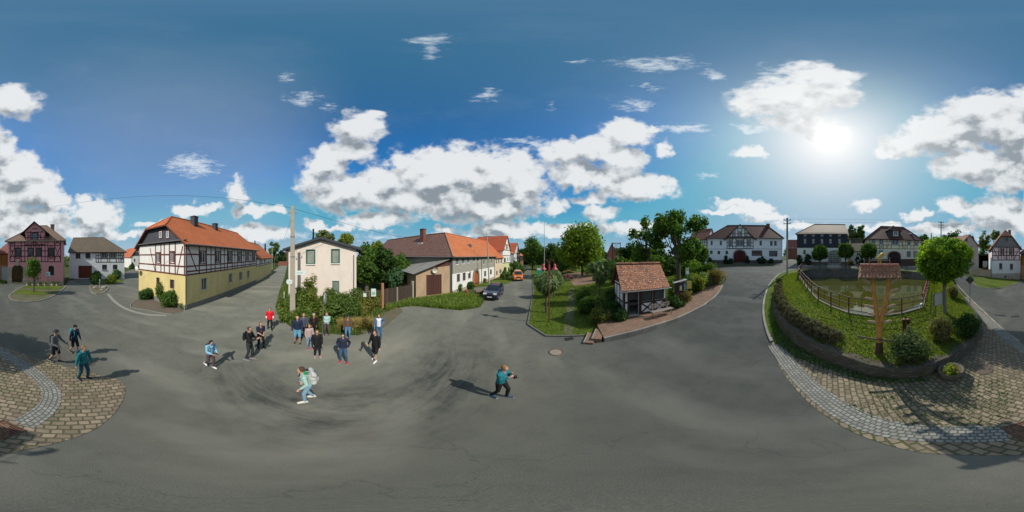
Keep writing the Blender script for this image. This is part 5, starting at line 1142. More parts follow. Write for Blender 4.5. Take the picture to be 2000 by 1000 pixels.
mb.box(0, L_, 0, .35, -.6, 1.55, 0); mb.box(-.03, L_*.55, -.05, .40, 1.55, 1.62, 0); mb.box(L_*.55, L_, -.06, .41, 1.55, 1.66, 1); o = mb.build('garden_wall', [plaster((.42, .37, .27), .6), tiles((.48, .14, .06), .2, .2)], label='low weathered ochre garden wall partly capped with orange tiles', cat='wall'); o.location = (a.x, a.y, .55); o.rotation_euler.z = math.atan2(b.y-a.y, b.x-a.x)
# distant red houses
h = House('red_brick_house', P(1536, 84), P(1559, 84), 10, 3.3, label='distant red brick house up the lane between white farmhouse and slate clad house', cat='house'); f = h.front
for x in (1540, 1548, 1555): h.window(f, f.rect(x-1.2, 483, x+1.2, 488), frame=WT, bars=(0, 0), cut=True)
h.walls(-1, 5.6, BRK); h.roof(5.6, 10.5, tiles((.24, .08, .06), .3, .25), gable=BRK)
h = House('red_park_house', P(1186, 62), P(1204, 62), 8, 1.0, label='distant house with steep red roof seen over the park shrubs between the trees', cat='house'); f = h.front; h.window(f, f.rect(1190, 484, 1196, 491), frame=WT, bars=(1, 0)); h.walls(-1, 5.2, plaster((.40, .15, .12))); cross_roof(h, 0, h.w, 0, 8, 5.2, 9.0, tiles((.25, .07, .05), .3, .25), gmat=plaster((.40, .15, .12)))
h = House('roof_behind_bushes', P(716, 44), P(741, 44), 8, 0, label='house with an orange roof just showing above the bushes beside the brown wing', cat='house'); h.walls(-.5, 5.3, WHP); cross_roof(h, 0, h.w, 0, 8, 5.3, 8.7, OT, gmat=WHP)
h = House('lane_end_barn', P(546, 96), P(563, 93), 10, 0, label='brown roofed barn at the end of the lane past the cream house', cat='barn'); h.walls(-.5, 3.2, plaster((.30, .25, .2))); h.roof(3.2, 9.5, tiles((.10, .055, .045), .3, .25), gable=WHP, ends=((3, 3.2), (3, 3.2)))
mb = MB(); a, b = P(543, 86), P(562, 83); mb.box(0, (b-a).length, 0, .4, -.2, 2.2); o = mb.build('brick_garden_wall', BRK, label='low red brick garden wall at the bend of the lane', cat='wall'); o.location = a; o.rotation_euler.z = math.atan2(b.y-a.y, b.x-a.x)
# ------------------------------------------------------------------ vegetation
NR = np.random.RandomState(11)
def leaf_obj(name, ctr, nrm, size, mat, parent=None, asp=1.6, **k):
    """many leaf quads (bent along the midrib) as one mesh"""
    n = len(ctr); ctr = np.asarray(ctr, float); nrm = nrm/np.maximum(np.linalg.norm(nrm, axis=1, keepdims=True), 1e-6)
    r = NR.normal(size=(n, 3)); t = np.cross(nrm, r); t /= np.maximum(np.linalg.norm(t, axis=1, keepdims=True), 1e-6); b = np.cross(nrm, t)
    sz = (size*NR.uniform(.6, 1.3, n))[:, None] if np.isscalar(size) else (size*NR.uniform(.6, 1.3, n))[:, None]
    a = t*sz*.5*asp; c = b*sz*.5
    V = np.stack([ctr-a, ctr+c*1.0-nrm*sz*.12, ctr+a, ctr-c-nrm*sz*.12], 1).reshape(-1, 3)
    me = bpy.data.meshes.new(name); me.vertices.add(4*n); me.vertices.foreach_set('co', V.astype(np.float32).ravel()); me.loops.add(4*n); me.loops.foreach_set('vertex_index', np.arange(4*n, dtype=np.int32))
    me.polygons.add(n); me.polygons.foreach_set('loop_start', np.arange(0, 4*n, 4, dtype=np.int32)); me.update(calc_edges=True); me.materials.append(mat)
    o = bpy.data.objects.new(name, me); COL.objects.link(o)
    if parent: o.parent = parent
    return tag(o, **k)
def clump_pts(blobs, n, clumps, cs, shell=.75, up=.25):
    """leaf positions: clumps spread through ellipsoids, denser near the surface"""
    B = np.array(blobs, float); vol = B[:, 3]*B[:, 4]*B[:, 5]; pick = NR.choice(len(B), clumps, p=vol/vol.sum()); b = B[pick]
    d = NR.normal(size=(clumps, 3)); d /= np.linalg.norm(d, axis=1, keepdims=True); rr = NR.uniform(0, 1, clumps)**(1/3)*(1-shell)+shell*NR.uniform(.72, 1.04, clumps)
    cc = b[:, :3]+d*b[:, 3:6]*rr[:, None]; out = d
    idx = NR.randint(0, clumps, n); off = NR.normal(size=(n, 3)); off *= cs*.5*np.minimum(1, 1.6/np.maximum(.01, np.linalg.norm(off, axis=1, keepdims=True)))
    P_ = cc[idx]+off; N_ = out[idx]*.6+off/cs+NR.normal(size=(n, 3))*.55+np.array([0, 0, up]); return P_, N_
BARK = plain((.09, .07, .055), .9, var=.4, sc=12, bump=.8); BARK2 = plain((.16, .15, .13), .9, var=.4, sc=12, bump=.8)
def tree(name, loc, H, blobs, leaf, n, size, label, trunk=(.18, .07), fork=.4, clumps=None, cs=None, bark=None, group=None, cat='tree', shell=.72, limbs=7, lean=0, asp=1.6, rz=0, up=.25):
    e = empty(name, loc, rz, label=label, cat=cat, group=group); rnd = random.Random(hash(label) % 1000 if False else len(label)*7+int(loc[0]*10))
    ex = max(b[3] for b in blobs); clumps = clumps or max(25, n//55); cs = cs or ex*.28
    mb = MB(); top = H*.86; zf = H*fork; pts = [(0, 0, -.15), (0, 0, .05), (rnd.uniform(-.05, .05), rnd.uniform(-.05, .05), zf), (lean*.5, 0, (zf+top)/2), (lean, 0, top)]
    mb.tube(pts, [trunk[0]*1.25, trunk[0], trunk[0]*.8, trunk[0]*.45, trunk[1]*.4], 9)
    for k in range(limbs):
        b = blobs[k % len(blobs)]; a = 2*PI*(k/limbs)+rnd.uniform(-.3, .3); z0 = zf*rnd.uniform(.85, 1.15)+(top-zf)*rnd.uniform(0, .4)
        q = Vector((b[0]+b[3]*.7*math.cos(a), b[1]+b[4]*.7*math.sin(a), b[2]+b[5]*rnd.uniform(-.3, .6))); s0 = Vector((lean*.3*z0/H, 0, z0)); m = s0.lerp(q, .5)+Vector((0, 0, -.08*H))
        mb.tube([s0, m, q], [trunk[0]*.5, trunk[0]*.28, trunk[1]*.2], 6)
    mb.build('trunk', bark or BARK, e)
    p, nn = clump_pts(blobs, n, clumps, cs, shell, up); leaf_obj('crown', p, nn, size, leaf, e, asp)
    return e
def bush(name, loc, blobs, leaf, n, size, label, group=None, cat='shrub', clumps=None, cs=None, shell=.8, asp=1.6, stems=6, rz=0, **k):
    e = empty(name, loc, rz, label=label, cat=cat, group=group); clumps = clumps or max(20, n//40); cs = cs or max(b[3] for b in blobs)*.35
    p, nn = clump_pts(blobs, n, clumps, cs, shell, .3); p[:, 2] = np.maximum(p[:, 2], .01); leaf_obj('foliage', p, nn, size, leaf, e, asp)
    mb = MB(); rnd = random.Random(int(n))
    for i in range(stems):
        b = blobs[i % len(blobs)]; a = rnd.uniform(0, 6.28); q = Vector((b[0]+b[3]*.5*math.cos(a), b[1]+b[4]*.5*math.sin(a), b[2]+b[5]*.35)); mb.tube([(0, 0, -.1), (b[0]*.6, b[1]*.6, .02), (q+Vector((b[0]*.6, b[1]*.6, 0)))*.5, q], [.03, .03, .02, .008], 5)
    mb.build('stems', BARK, e); return e
def ball(r, sq=.92, z=None): return [(0, 0, r*sq if z is None else z, r, r, r*sq)]
def pxh(px, d, ytop, zb): return Zat(d, ytop)-zb
MAPLE = leafmat((.045, .095, .012), (.10, .18, .016), .5); DKG = leafmat((.018, .042, .010), (.035, .07, .014), .35); MID = leafmat((.035, .075, .014), (.07, .12, .022), .4)
OLV = leafmat((.055, .075, .025), (.09, .11, .04), .35); LIME = leafmat((.06, .10, .008), (.12, .16, .014), .5); WILL = leafmat((.075, .11, .05), (.13, .17, .09), .4); YG = leafmat((.10, .13, .02), (.16, .17, .03), .45)
RUST = leafmat((.12, .07, .03), (.08, .09, .03), .35); HEA = leafmat((.050, .048, .022), (.085, .072, .045), .25); BOX = leafmat((.025, .06, .012), (.045, .09, .018), .3)
def R_(px, w, d): return d*math.radians(w*.18)/2   # pixel width -> radius
MAPD = leafmat((.022, .045, .008), (.05, .10, .010), .45)
# near round maple on the island
p = G(1845, 611, I); d = Vector((p.x, p.y)).length; H = Zat(d, 461)-p.z; cz = (Zat(d, 466)+Zat(d, 552))/2-p.z; rz_ = (Zat(d, 466)-Zat(d, 552))/2; rx = R_(0, 116, d)
tree('round_maple', p, H, [(0, 0, cz, rx*.88, rx*.88, rz_*.88), (.15, 0, cz-.5, rx*.8, rx*.8, rz_*.6), (0, 0, cz+.45, rx*.8, rx*.8, rz_*.66)], MAPLE, 15000, .13, 'large dense ball crowned maple on the island beside the information board', trunk=(.15, .1), fork=.36, clumps=420, cs=.42, shell=.8, bark=BARK2)
pp, nn = clump_pts([(0, 0, cz+.25, rx*.97, rx*.97, rz_*.85)], 5200, 260, .22, .97, .8); kk = pp[:, 2] > cz+.15; leaf_obj('backlit_leaves', pp[kk], nn[kk], .12, leafmat((.14, .20, .012), (.20, .26, .02), .5), [o for o in S.objects if o.get('label', '').startswith('large dense ball')][0], 2.2)  # extra leaves on the upper crown, backlighting painted in as a brighter green
lb = ['leftmost ball crowned maple behind the pond, in front of the lattice gate house', 'middle ball crowned maple behind the pond, right of the lattice gate', 'right ball crowned maple behind the pond near the mossy outbuilding']
for i, (x, w, yt, yb) in enumerate([(1601, 33, 481, 510), (1651.5, 32, 477, 505), (1697.5, 33, 476.5, 506)]):
    d = 34.6; p = P(x, d); H = Zat(d, yt)-p.z; cz = (Zat(d, yt)+Zat(d, yb))/2-p.z; rr = R_(0, w, d)
    tree('round_maple', p, H, [(0, 0, cz, rr*.88, rr*.88, rr*.78), (rr*.1*(i-1), 0, cz+rr*.15, rr*.8, rr*.9, rr*.75)], MAPD, 3200, .26, lb[i], trunk=(.13, .09), fork=.3, clumps=110, cs=.75, group='ball crowned maples along the pond')
# small tree in front of the pink house, pair of lawn trees, willow by shelter
def tr(name, x, yb, yt, w, ct, cb, leaf, n, size, label, d=None, hf=None, sh=.55, **k):
    k['limbs'] = k.get('limbs', 8)
    p = G(x, yb, hf) if d is None else P(x, d); dd = Vector((p.x, p.y)).length; H = Zat(dd, yt)-p.z; zt, zb = Zat(dd, ct)-p.z, Zat(dd, cb)-p.z; r = R_(0, w, dd); h2 = (zt-zb)/2; c = (zt+zb)/2
    rnd = random.Random(int(x)); bl = [(0, 0, c, r*.72, r*.72, h2*.85)]
    if k.pop('airy', 0):
        bl = []; sh = .35
        for i in range(13):
            a = i*2.4+rnd.uniform(-.4, .4); q = math.sqrt((i+.5)/13)*.82; t_ = rnd.uniform(-.75, .8)*(1-.35*q); g_ = rnd.uniform(.20, .32); bl.append((r*q*math.cos(a), r*q*math.sin(a), c+h2*t_, r*g_, r*g_, h2*g_*.85))
        bl.append((0, 0, c+h2*.78, r*.22, r*.22, h2*.22))
        return tree(name, p, H, bl, leaf, n, size, label, shell=sh, **k)
    for i in range(5):
        a = i*2*PI/5+rnd.uniform(-.4, .4); q = rnd.uniform(.35, .6); bl.append((r*q*math.cos(a), r*q*math.sin(a), c+h2*rnd.uniform(-.5, .6), r*rnd.uniform(.35, .5), r*rnd.uniform(.35, .5), h2*rnd.uniform(.3, .42)))
    return tree(name, p, H, bl, leaf, n, size, label, shell=sh, **k)
tr('young_tree', 66, 571, 505, 30, 505, 548, MID, 2600, .16, 'slender young tree on the grass verge in front of the pink house', trunk=(.09, .05), fork=.3, clumps=80, cs=.7, limbs=9)
tr('young_tree', 1067, 611, 533, 48, 534, 573, WILL, 2600, .15, 'young grey green tree on the park lawn just behind the red lamp post', trunk=(.10, .05), fork=.42, clumps=90, cs=.5, limbs=9, asp=2.4)
tr('young_tree', 1082, 582, 524, 34, 526, 570, WILL, 2600, .17, 'second young grey green tree further back along the park lawn kerb', trunk=(.09, .05), fork=.35, clumps=60, cs=.5, limbs=9, asp=2.4)
tr('young_willow', 1171, 590, 508, 40, 510, 556, WILL, 3000, .16, 'small silvery willow left of the bus shelter', trunk=(.07, .04), fork=.4, clumps=70, cs=.5, limbs=8, asp=2.8)
# park and street trees
TR = [('broad_tree', 1137, 528, 434, 96, 435, 520, LIME, 9000, .42, 'huge broad sunlit yellow green tree in the park behind the lawn', 38, .40),
      ('dark_tree', 1040, 0, 458, 44, 459, 524, MID, 4500, .45, 'tall rounded green tree closing off the end of the village street', 62, .34),
      ('dark_tree', 1076, 0, 474, 44, 476, 530, DKG, 3500, .45, 'dark green tree between the street end and the huge yellow green tree', 58, .25),
      ('dark_tree', 1100, 0, 486, 40, 488, 530, MID, 2500, .45, 'low dark tree under the left side of the huge yellow green tree', 54, .25),
      ('ash_tree', 1262, 0, 416, 78, 424, 522, MID, 4200, .22, 'dark airy ash tree with open crown behind the bus shelter', 22, .34),
      ('oak_tree', 1325, 0, 406, 104, 410, 520, MID, 7000, .24, 'large dark oak behind the notice board with clear sky gaps in the crown', 20, .30),
      ('dark_tree', 1232, 0, 466, 40, 470, 526, DKG, 2200, .4, 'small dark tree left of the airy ash tree', 40, .2),
      ('dark_tree', 1365, 0, 474, 44, 476, 516, MID, 1800, .35, 'low leafy branch tree in front of the courtyard building', 34, .3),
      ('garden_tree', 716, 0, 464, 50, 466, 560, MID, 4800, .26, 'leafy garden tree directly right of the cream house', 23, .2),
      ('garden_tree', 752, 0, 472, 52, 480, 562, DKG, 4600, .26, 'dark leafy garden tree behind the paling fence', 24, .15),
      ('garden_tree', 784, 0, 487, 44, 490, 556, MID, 3600, .26, 'garden tree overhanging the corrugated garage roof', 25, .25),
      ('garden_tree', 738, 0, 466, 26, 468, 520, YG, 2000, .28, 'tall yellow green garden tree in front of the far orange roof', 29, .3),
      ('garden_tree', 770, 0, 515, 40, 522, 566, leafmat((.03, .07, .03), (.05, .10, .045), .35), 2600, .18, 'low blue green garden tree at the left corner of the garage', 21.5, .1),
      ('far_tree', 636, 0, 450, 40, 451, 480, OLV, 1600, .5, 'olive tree top just above the middle of the cream house roof', 45, .3),
      ('far_tree', 674, 0, 456, 34, 458, 490, YG, 1400, .5, 'yellow green tree top above the right side of the cream house roof', 44, .3),
      ('far_tree', 536, 0, 468, 24, 468, 500, MID, 1800, .5, 'roundish tree at the end of the lane past the yellow house', 82, .42),
      ('far_tree', 550, 0, 484, 22, 486, 518, DKG, 1200, .5, 'lower dark tree beside the barn at the lane end', 88, .2),
      ('far_tree', 1664, 0, 437, 26, 439, 486, OLV, 1800, .5, 'olive green tree rising behind the slate clad house', 58, .3),
      ('far_tree', 1680, 0, 434, 22, 436, 484, MID, 1700, .5, 'taller green tree right of the olive tree behind the mossy outbuilding', 60, .3),
      ('far_tree', 1806, 0, 452, 26, 453, 490, MID, 1300, .5, 'green tree top behind the right end of the cream timbered house', 62, .3),
      ('far_tree', 1860, 0, 448, 40, 449, 490, DKG, 2000, .5, 'broad dark tree top behind the near round maple', 60, .3),
      ('far_tree', 1895, 0, 458, 22, 459, 490, OLV, 1000, .5, 'small olive tree behind the grey gabled house roof', 58, .3),
      ('birch_tree', 1921, 0, 447, 26, 452, 505, OLV, 2000, .32, 'airy birch behind the open carport', 56, .3),
      ('birch_tree', 1941, 0, 440, 22, 442, 510, OLV, 2400, .32, 'taller birch beside the narrow gable front house', 54, .3)]
for (nm, x, yb, yt, w, ct, cb, lf, n, sz, lab, d, fk) in TR:
    tr(nm, x, yb, yt, w, ct, cb, lf, n, sz, lab, d=d, fork=fk, trunk=(.30 if n > 4000 else .2, .1), cs=(.2 if nm in ('ash_tree', 'oak_tree') else .4)*R_(0, w, d), sh=.6, clumps=(150 if nm == 'ash_tree' else 230 if nm == 'oak_tree' else None), airy=nm in ('ash_tree', 'oak_tree', 'birch_tree'), limbs=13 if nm in ('ash_tree', 'oak_tree') else 8)
def conifer(x, d, yt, w, label, zb=None):
    p = P(x, d); H = Zat(d, yt)-p.z; r = R_(0, w, d); e = empty('spruce_tree', p, label=label, cat='tree'); MB().tube([(0, 0, -.1), (0, 0, H)], [.2, .03], 6).build('trunk', BARK, e)
    n = 1400; t = NR.uniform(.08, 1, n); rr = r*(1-t)*NR.uniform(.45, 1.05, n)*(.8+.2*np.sin(t*50)); a = NR.uniform(0, 2*PI, n); P_ = np.stack([rr*np.cos(a), rr*np.sin(a), t*H-rr*.25], 1); N_ = np.stack([np.cos(a)*.3, np.sin(a)*.3, np.ones(n)], 1)+NR.normal(size=(n, 3))*.3
    leaf_obj('crown', P_, N_, r*.28, leafmat((.012, .03, .014), (.022, .045, .02), .2), e); return e
conifer(498, 70, 470, 12, 'dark spruce behind the orange roof of the low annex'); conifer(518, 76, 476, 13, 'slim dark spruce left of the lane end tree'); conifer(612, 40, 447, 16, 'spruce top above the left half of the cream house roof'); conifer(1819, 58, 455, 9, 'small pointed spruce behind the near round maple'); conifer(956, 75, 470, 8, 'dark spruce tip behind the orange row house roofs'); conifer(984, 80, 472, 5, 'thin far spruce tip above the green gabled house')
# clipped balls and hedges by houses
for (x, yb, yt, w, lab) in [(186, 556, 532, 21, 'larger clipped round box bush left of the garage drive, nearest the shrub bed'), (189.5, 548, 529, 16, 'smaller round box bush behind the larger one at the white house gate'), (218, 554.5, 536, 21, 'yellowish clipped round bush in front of the right windows of the white house'), (228, 545, 526.5, 18, 'round clipped bush nearest the right corner of the white house')]:
    p = G(x, yb); d = Vector((p.x, p.y)).length; r = R_(0, w, d); hh = (Zat(d, yt)-p.z); bush('clipped_bush', p, [(0, 0, hh/2, r, r, hh/2)], YG if 'yellowish' in lab else BOX, 2600, .11, lab, cs=.25, clumps=200, shell=.92, group='clipped round bushes at the white house')
for (x, d, yt, yb, w, lab, lf) in [(257.5, 62, 513, 526, 11, 'left cone shaped evergreen bush before the slate gabled far house', BOX), (276.5, 62, 509.5, 526, 12, 'right cone shaped evergreen bush before the slate gabled far house', BOX)]:
    p = P(x, d); p.z = Zat(d, yb); r = R_(0, w, d); hh = Zat(d, yt)-p.z; bush('cone_bush', p, [(0, 0, hh*.35, r, r, hh*.36), (0, 0, hh*.7, r*.6, r*.6, hh*.3)], lf, 1200, .25, lab, cs=.4, clumps=80, shell=.9)
p = G(287, 584); bush('low_hedge', p, [(-.3, 0, .62, .75, .6, .6), (.35, -.1, .55, .65, .55, .55)], BOX, 4200, .09, 'low dark rounded hedge at the left end of the yellow house', cs=.25, clumps=220, shell=.9)
p = G(331, 599); bush('laurel_bush', p, [(0, 0, .8, .8, .7, .8), (.3, -.25, .5, .6, .5, .5), (-.2, .1, 1.0, .55, .5, .55)], MID, 4200, .10, 'bright green laurel bush against the yellow wall corner', cs=.35, clumps=120)
p = G(313, 590); e = bush('rose_bush', p, [(0, 0, 1.5, .5, .45, .6), (0, 0, .8, .35, .35, .5)], MID, 1500, .09, 'climbing rose with pink blossoms on the yellow wall', cs=.3, clumps=50)
pp, nn = clump_pts([(0, 0, 1.6, .5, .45, .5)], 160, 26, .12); leaf_obj('blossoms', pp, nn, .09, plain((.62, .30, .30), .7), e, 1.0)
p = G(355, 603); bush('flowering_perennial', p, [(0, 0, .3, .28, .28, .3)], YG, 500, .07, 'small grey green perennial clump at the drainpipe corner of the yellow house', cs=.15)
p = G(919, 563.5); d = p.xy.length; bush('clipped_bush', p, ball(R_(0, 13, d), 1.05), BOX, 1800, .12, 'dark clipped ball bush left of the orange arched gate', cs=.25, clumps=150, shell=.92)
p = G(894, 569); bush('garden_shrub', p, ball(.6, .9), MID, 1200, .11, 'loose green shrub at the wall of the shingled farmhouse', cs=.3)
p = G(945, 552); bush('garden_shrub', p, ball(.45, .9), RUST, 600, .11, 'small rusty shrub by the farmhouse wall behind the street pole', cs=.3)
p = G(986, 546); bush('garden_shrub', p, [(0, 0, 1.0, .9, .9, 1.0)], MID, 1200, .16, 'round green shrub left of the orange truck', cs=.4)
p = P(1008, 43); bush('tall_garden_shrub', p, [(0, 0, 1.6, 2.0, 1.6, 1.7), (0, 0, 3.0, 1.0, 1.0, 1.5)], MID, 2600, .24, 'tall green shrub behind the orange truck at the row houses', cs=.7)
# thicket in front of the cream house
TH = [(566, 603, 580, 42), (592, 612, 570, 40), (606, 606, 549, 22), (628, 625, 582, 50), (655, 630, 585, 46), (682, 620, 576, 46), (655, 600, 568, 44), (705, 612, 586, 40), (600, 632, 598, 46), (560, 625, 602, 34), (725, 600, 582, 34), (622, 592, 562, 24)]
def px2blob(o, x, yb, yt, w):
    p = G(x, yb); d = p.xy.length; z = Zat(d, yt); r = R_(0, w, d); return (p.x-o.x, p.y-o.y, max(.35, z*.48), r, r, z*.52)
o = G(630, 612); groups = [TH[0:2]+TH[8:10], TH[2:4]+[TH[11]], TH[4:7], [TH[7], TH[10]]]
labs = ['leafy thicket of bushes around the foot of the concrete pole', 'tall wild bushes in front of the lower left window of the cream house', 'dense wild bushes in the middle below the cream house', 'wild bushes at the right corner of the cream house by the fence']
LFS = [leafmat((.05, .085, .014), (.11, .14, .03), .4), leafmat((.07, .09, .014), (.13, .15, .03), .4), leafmat((.045, .08, .016), (.085, .12, .03), .4), leafmat((.08, .085, .018), (.13, .12, .03), .4)]
for g_, lab in zip(groups, labs):
    bush('wild_bushes', o, [q_ for b in g_ for bb in [px2blob(o, *b)] for q_ in [bb]+[(bb[0]+bb[3]*.7*math.cos(t_*2.1+b[0]), bb[1]+bb[3]*.7*math.sin(t_*2.1+b[0]), bb[2]+bb[5]*(.35+.2*t_), bb[3]*.38, bb[3]*.38, bb[5]*.7) for t_ in range(3)]], LFS[labs.index(lab)], 8500, .12, lab, cs=.42, clumps=170, shell=.6, group='wild bushes below the cream house', stems=10)
for x, yb, yt, lab in [(678, 642, 610, 'tall dry brown grass clump behind the man in the brown jacket'), (712, 640, 600, 'dry straw coloured weeds at the right end of the thicket')]:
    p = G(x, yb); n = 1400; a = NR.uniform(0, 6.28, n); r = NR.uniform(0, .7, n)**.7*.8; hgt = NR.uniform(.3, 1.0, n); P_ = np.stack([r*np.cos(a), r*np.sin(a), hgt*.7], 1); N_ = np.stack([np.cos(a+1.57), np.sin(a+1.57), NR.normal(size=n)*.1], 1)
    e = empty('dry_grass_clump', p, label=lab, cat='weeds'); leaf_obj('blades', P_, N_+NR.normal(size=(n, 3))*.2, .08, leafmat((.20, .15, .06), (.13, .13, .04), .3), e, 4.5)
# white flowering sticks etc: shrubs on the island
def ib(x, yb, yt, w, lf, n, sz, lab, hf=I, nm='shrub', cs=.35, sq=1.0, group=None):
    p = G(x, yb, hf); d = p.xy.length; r = R_(0, w, d); z = Zat(d, yt)-p.z
    rnd = random.Random(int(x)); bl = [(0, 0, z*.42, r*.65, r*.65, z*.45)]+[(r*q_*math.cos(a), r*q_*math.sin(a), z*rnd.uniform(.3, .68), r*rnd.uniform(.2, .42), r*rnd.uniform(.2, .42), z*rnd.uniform(.2, .38)) for a, q_ in ((.3, .6), (1.2, .7), (2.2, .5), (3.0, .7), (4.1, .6), (5.3, .72), (.8, .2), (3.6, .3))]
    return bush(nm, p, bl, lf, n, sz, lab, cs=cs, shell=.5, group=group)
ib(1777, 703, 650, 88, leafmat((.035, .055, .022), (.075, .09, .04), .3), 7500, .06, 'dark twiggy shrub spilling over the stone wall right of the carved signpost', cs=.3)
ib(1838, 664, 612, 54, leafmat((.10, .085, .035), (.07, .10, .03), .35), 3600, .07, 'rusty green shrub between the red bollard and the round maple', cs=.3)
ib(1890, 655, 612, 58, DKG, 5200, .07, 'dark green shrub at the right end of the stone wall', cs=.3)
ib(1862, 582, 556, 22, leafmat((.09, .075, .03), (.08, .09, .03), .3), 1800, .08, 'small rusty shrub behind the maple trunk at the road kerb', cs=.3, hf=Ih)
ib(1858, 731, 712, 34, YG, 500, .06, 'grassy plant growing in the round stone planter', hf=lambda x, y: T(x, y)+.32, nm='planter_plant', cs=.2)
# heather hedge on top of the wall
hp = [G(x, y, I) for x, y in [(1522, 552), (1520, 575), (1526, 598), (1546, 622), (1575, 640), (1602, 655), (1630, 664)]]
hp = smooth_poly(hp, 2, False); bl = []
for i in range(len(hp)): bl.append((hp[i].x, hp[i].y, Ih(hp[i].x, hp[i].y)+.22, .42, .42, .38))
e = empty('heather_hedge', (0, 0, 0), label='long curved brownish heather hedge growing along the top of the stone wall', cat='hedge')
o0 = hp[len(hp)//2]; e.location = (o0.x, o0.y, Ih(o0.x, o0.y)); bl = [(b[0]-e.location.x, b[1]-e.location.y, b[2]-e.location.z, b[3], b[4], b[5]) for b in bl]
pp, nn = clump_pts(bl, 34000, 900, .16, .6, .6); leaf_obj('foliage', pp, nn, .045, HEA, e, 2.6)
mb = MB()
for b in bl[::2]: mb.tube([(b[0], b[1], b[2]-.4), (b[0]+.05, b[1]+.08, b[2]+.1)], [.03, .01], 5)
mb.tube([(b[0], b[1], b[2]-.4) for b in bl], .03, 5); mb.build('stems', BARK, e)
# shrubs left of the shelter
SH = [(1148, 612, 575, 40, MID), (1172, 612, 580, 44, leafmat((.07, .10, .02), (.12, .13, .03), .4)), (1190, 625, 585, 40, DKG), (1172, 632, 600, 48, leafmat((.07, .09, .02), (.12, .12, .03), .4)), (1140, 592, 565, 30, MID), (1196, 606, 560, 30, DKG), (1212, 632, 600, 22, DKG)]
ll = ['green shrub at the left edge of the shrubbery beside the worn lawn path', 'yellowish shrub in the middle of the shrubbery left of the shelter', 'dark shrub next to the shelter side wall', 'yellow green shrub at the front of the shrubbery above the brick steps', 'low green shrub at the back of the shrubbery by the park path', 'tall dark shrub against the rear corner of the shelter', 'small dark shrub at the front left foot of the shelter']
for (x, yb, yt, w, lf), lab in zip(SH, ll): ib(x, yb, yt, w, lf, 3000, .09, lab, hf=T, group='shrubs left of the shelter')
SH = [(1320, 585, 545, 34, MID, 'green shrub behind the notice board'), (1345, 572, 530, 36, MID, 'round green shrub just right of the bus stop sign'), (1362, 568, 528, 36, YG, 'yellow green shrub in the middle of the roadside shrub row'), (1385, 545, 508, 30, MID, 'bright upright green bush at the far end of the shrub row'), (1397, 556, 524, 40, RUST, 'large rusty brown bush at the road bend'), (1365, 545, 512, 40, MID, 'green bush in the second row behind the roadside shrubs'), (1340, 545, 508, 34, MID, 'green bush behind the bus stop sign'), (1378, 560, 530, 30, WILL, 'silvery shrub between the yellow green shrub and the rusty bush'), (1335, 590, 566, 30, RUST, 'low reddish shrub under the bus stop sign'), (1318, 600, 580, 30, DKG, 'low dark plants below the notice board')]
for (x, yb, yt, w, lf, lab) in SH: ib(x, yb, yt, w, lf, 2600, .11, lab, hf=T, group='shrubs along the bus stop pavement', cs=.4)
# shrubs behind shelter / park background
BK = [(1205, 24, 500, 520, 40, MID, 'bush behind the shelter ridge at its left end'), (1240, 26, 500, 525, 44, LIME, 'sunlit bush behind the middle of the shelter roof'), (1278, 25, 498, 525, 44, MID, 'bush behind the shelter roof on the right'), (1310, 27, 504, 530, 40, DKG, 'dark bush under the large oak'), (1160, 36, 500, 534, 50, MID, 'green bush below the huge yellow green tree on the right'), (1106, 44, 506, 530, 40, DKG, 'dark bush behind the wicker cart on the park lawn'), (1192, 30, 505, 534, 30, leafmat((.03, .08, .04), (.05, .12, .06), .4), 'blue green bush above the willow'), (1352, 26, 508, 534, 40, LIME, 'light bush between oak trunk and bus stop sign')]
for (x, d, yt, yb, w, lf, lab) in BK:
    p = P(x, d); z = Zat(d, yt)-p.z; r = R_(0, w, d); bush('park_bush', p, [(0, 0, z*.45, r, r*.7, z*.55), (r*.5, 0, z*.5, r*.6, r*.6, z*.45)], lf, 2200, .2, lab, cs=r*.3, group='bushes in the park')
# evergreens before the white farmhouse and slate house
for (x, d, yt, w, lab, nm) in [(1417.5, 44.4, 498, 7, 'narrow dark cone left of the arched red gate', 'cone_bush'), (1459.5, 44.4, 499, 7, 'narrow dark cone right of the arched red gate', 'cone_bush'), (1386, 44.6, 503, 12, 'dark round bush at the left corner of the white farmhouse', 'dark_bush'), (1427, 44.6, 505, 12, 'low dark bush just left of the arched red gate', 'dark_bush'), (1488, 44.2, 501, 27, 'wide dark hedge under the broad window of the white farmhouse', 'dark_bush'), (1506, 44.2, 506, 14, 'low dark bush at the right window of the white farmhouse', 'dark_bush'), (1561, 40.6, 497.5, 14, 'round dark bush at the left corner of the slate clad house', 'dark_bush'), (1578, 40.4, 496, 20, 'bigger dark round bush below the small window of the slate clad house', 'dark_bush'), (1679, 40, 495, 22, 'dark green bush before the mossy roofed outbuilding', 'dark_bush'), (1662, 40.5, 508, 16, 'low reddish bush right of the lattice gate', 'dark_bush')]:
    p = P(x, d); z = Zat(d, yt)-p.z; r = R_(0, w, d); bl = [(0, 0, z*.45, r, r*.6, z*.55)] if nm == 'dark_bush' else [(0, 0, z*.3, r, r, z*.32), (0, 0, z*.65, r*.55, r*.55, z*.33)]
    bush(nm, p, bl, RUST if 'reddish' in lab else leafmat((.012, .026, .008), (.022, .04, .012), .25), 1500, .18, lab, cs=.35, shell=.85)
for x, y, w in [(1958, 538, 18)]: p = G(x, y); bush('low_weeds', p, [(0, 0, .15, .6, .4, .25)], MID, 700, .09, 'low green weeds at the foot of the narrow gable front house', cs=.2)
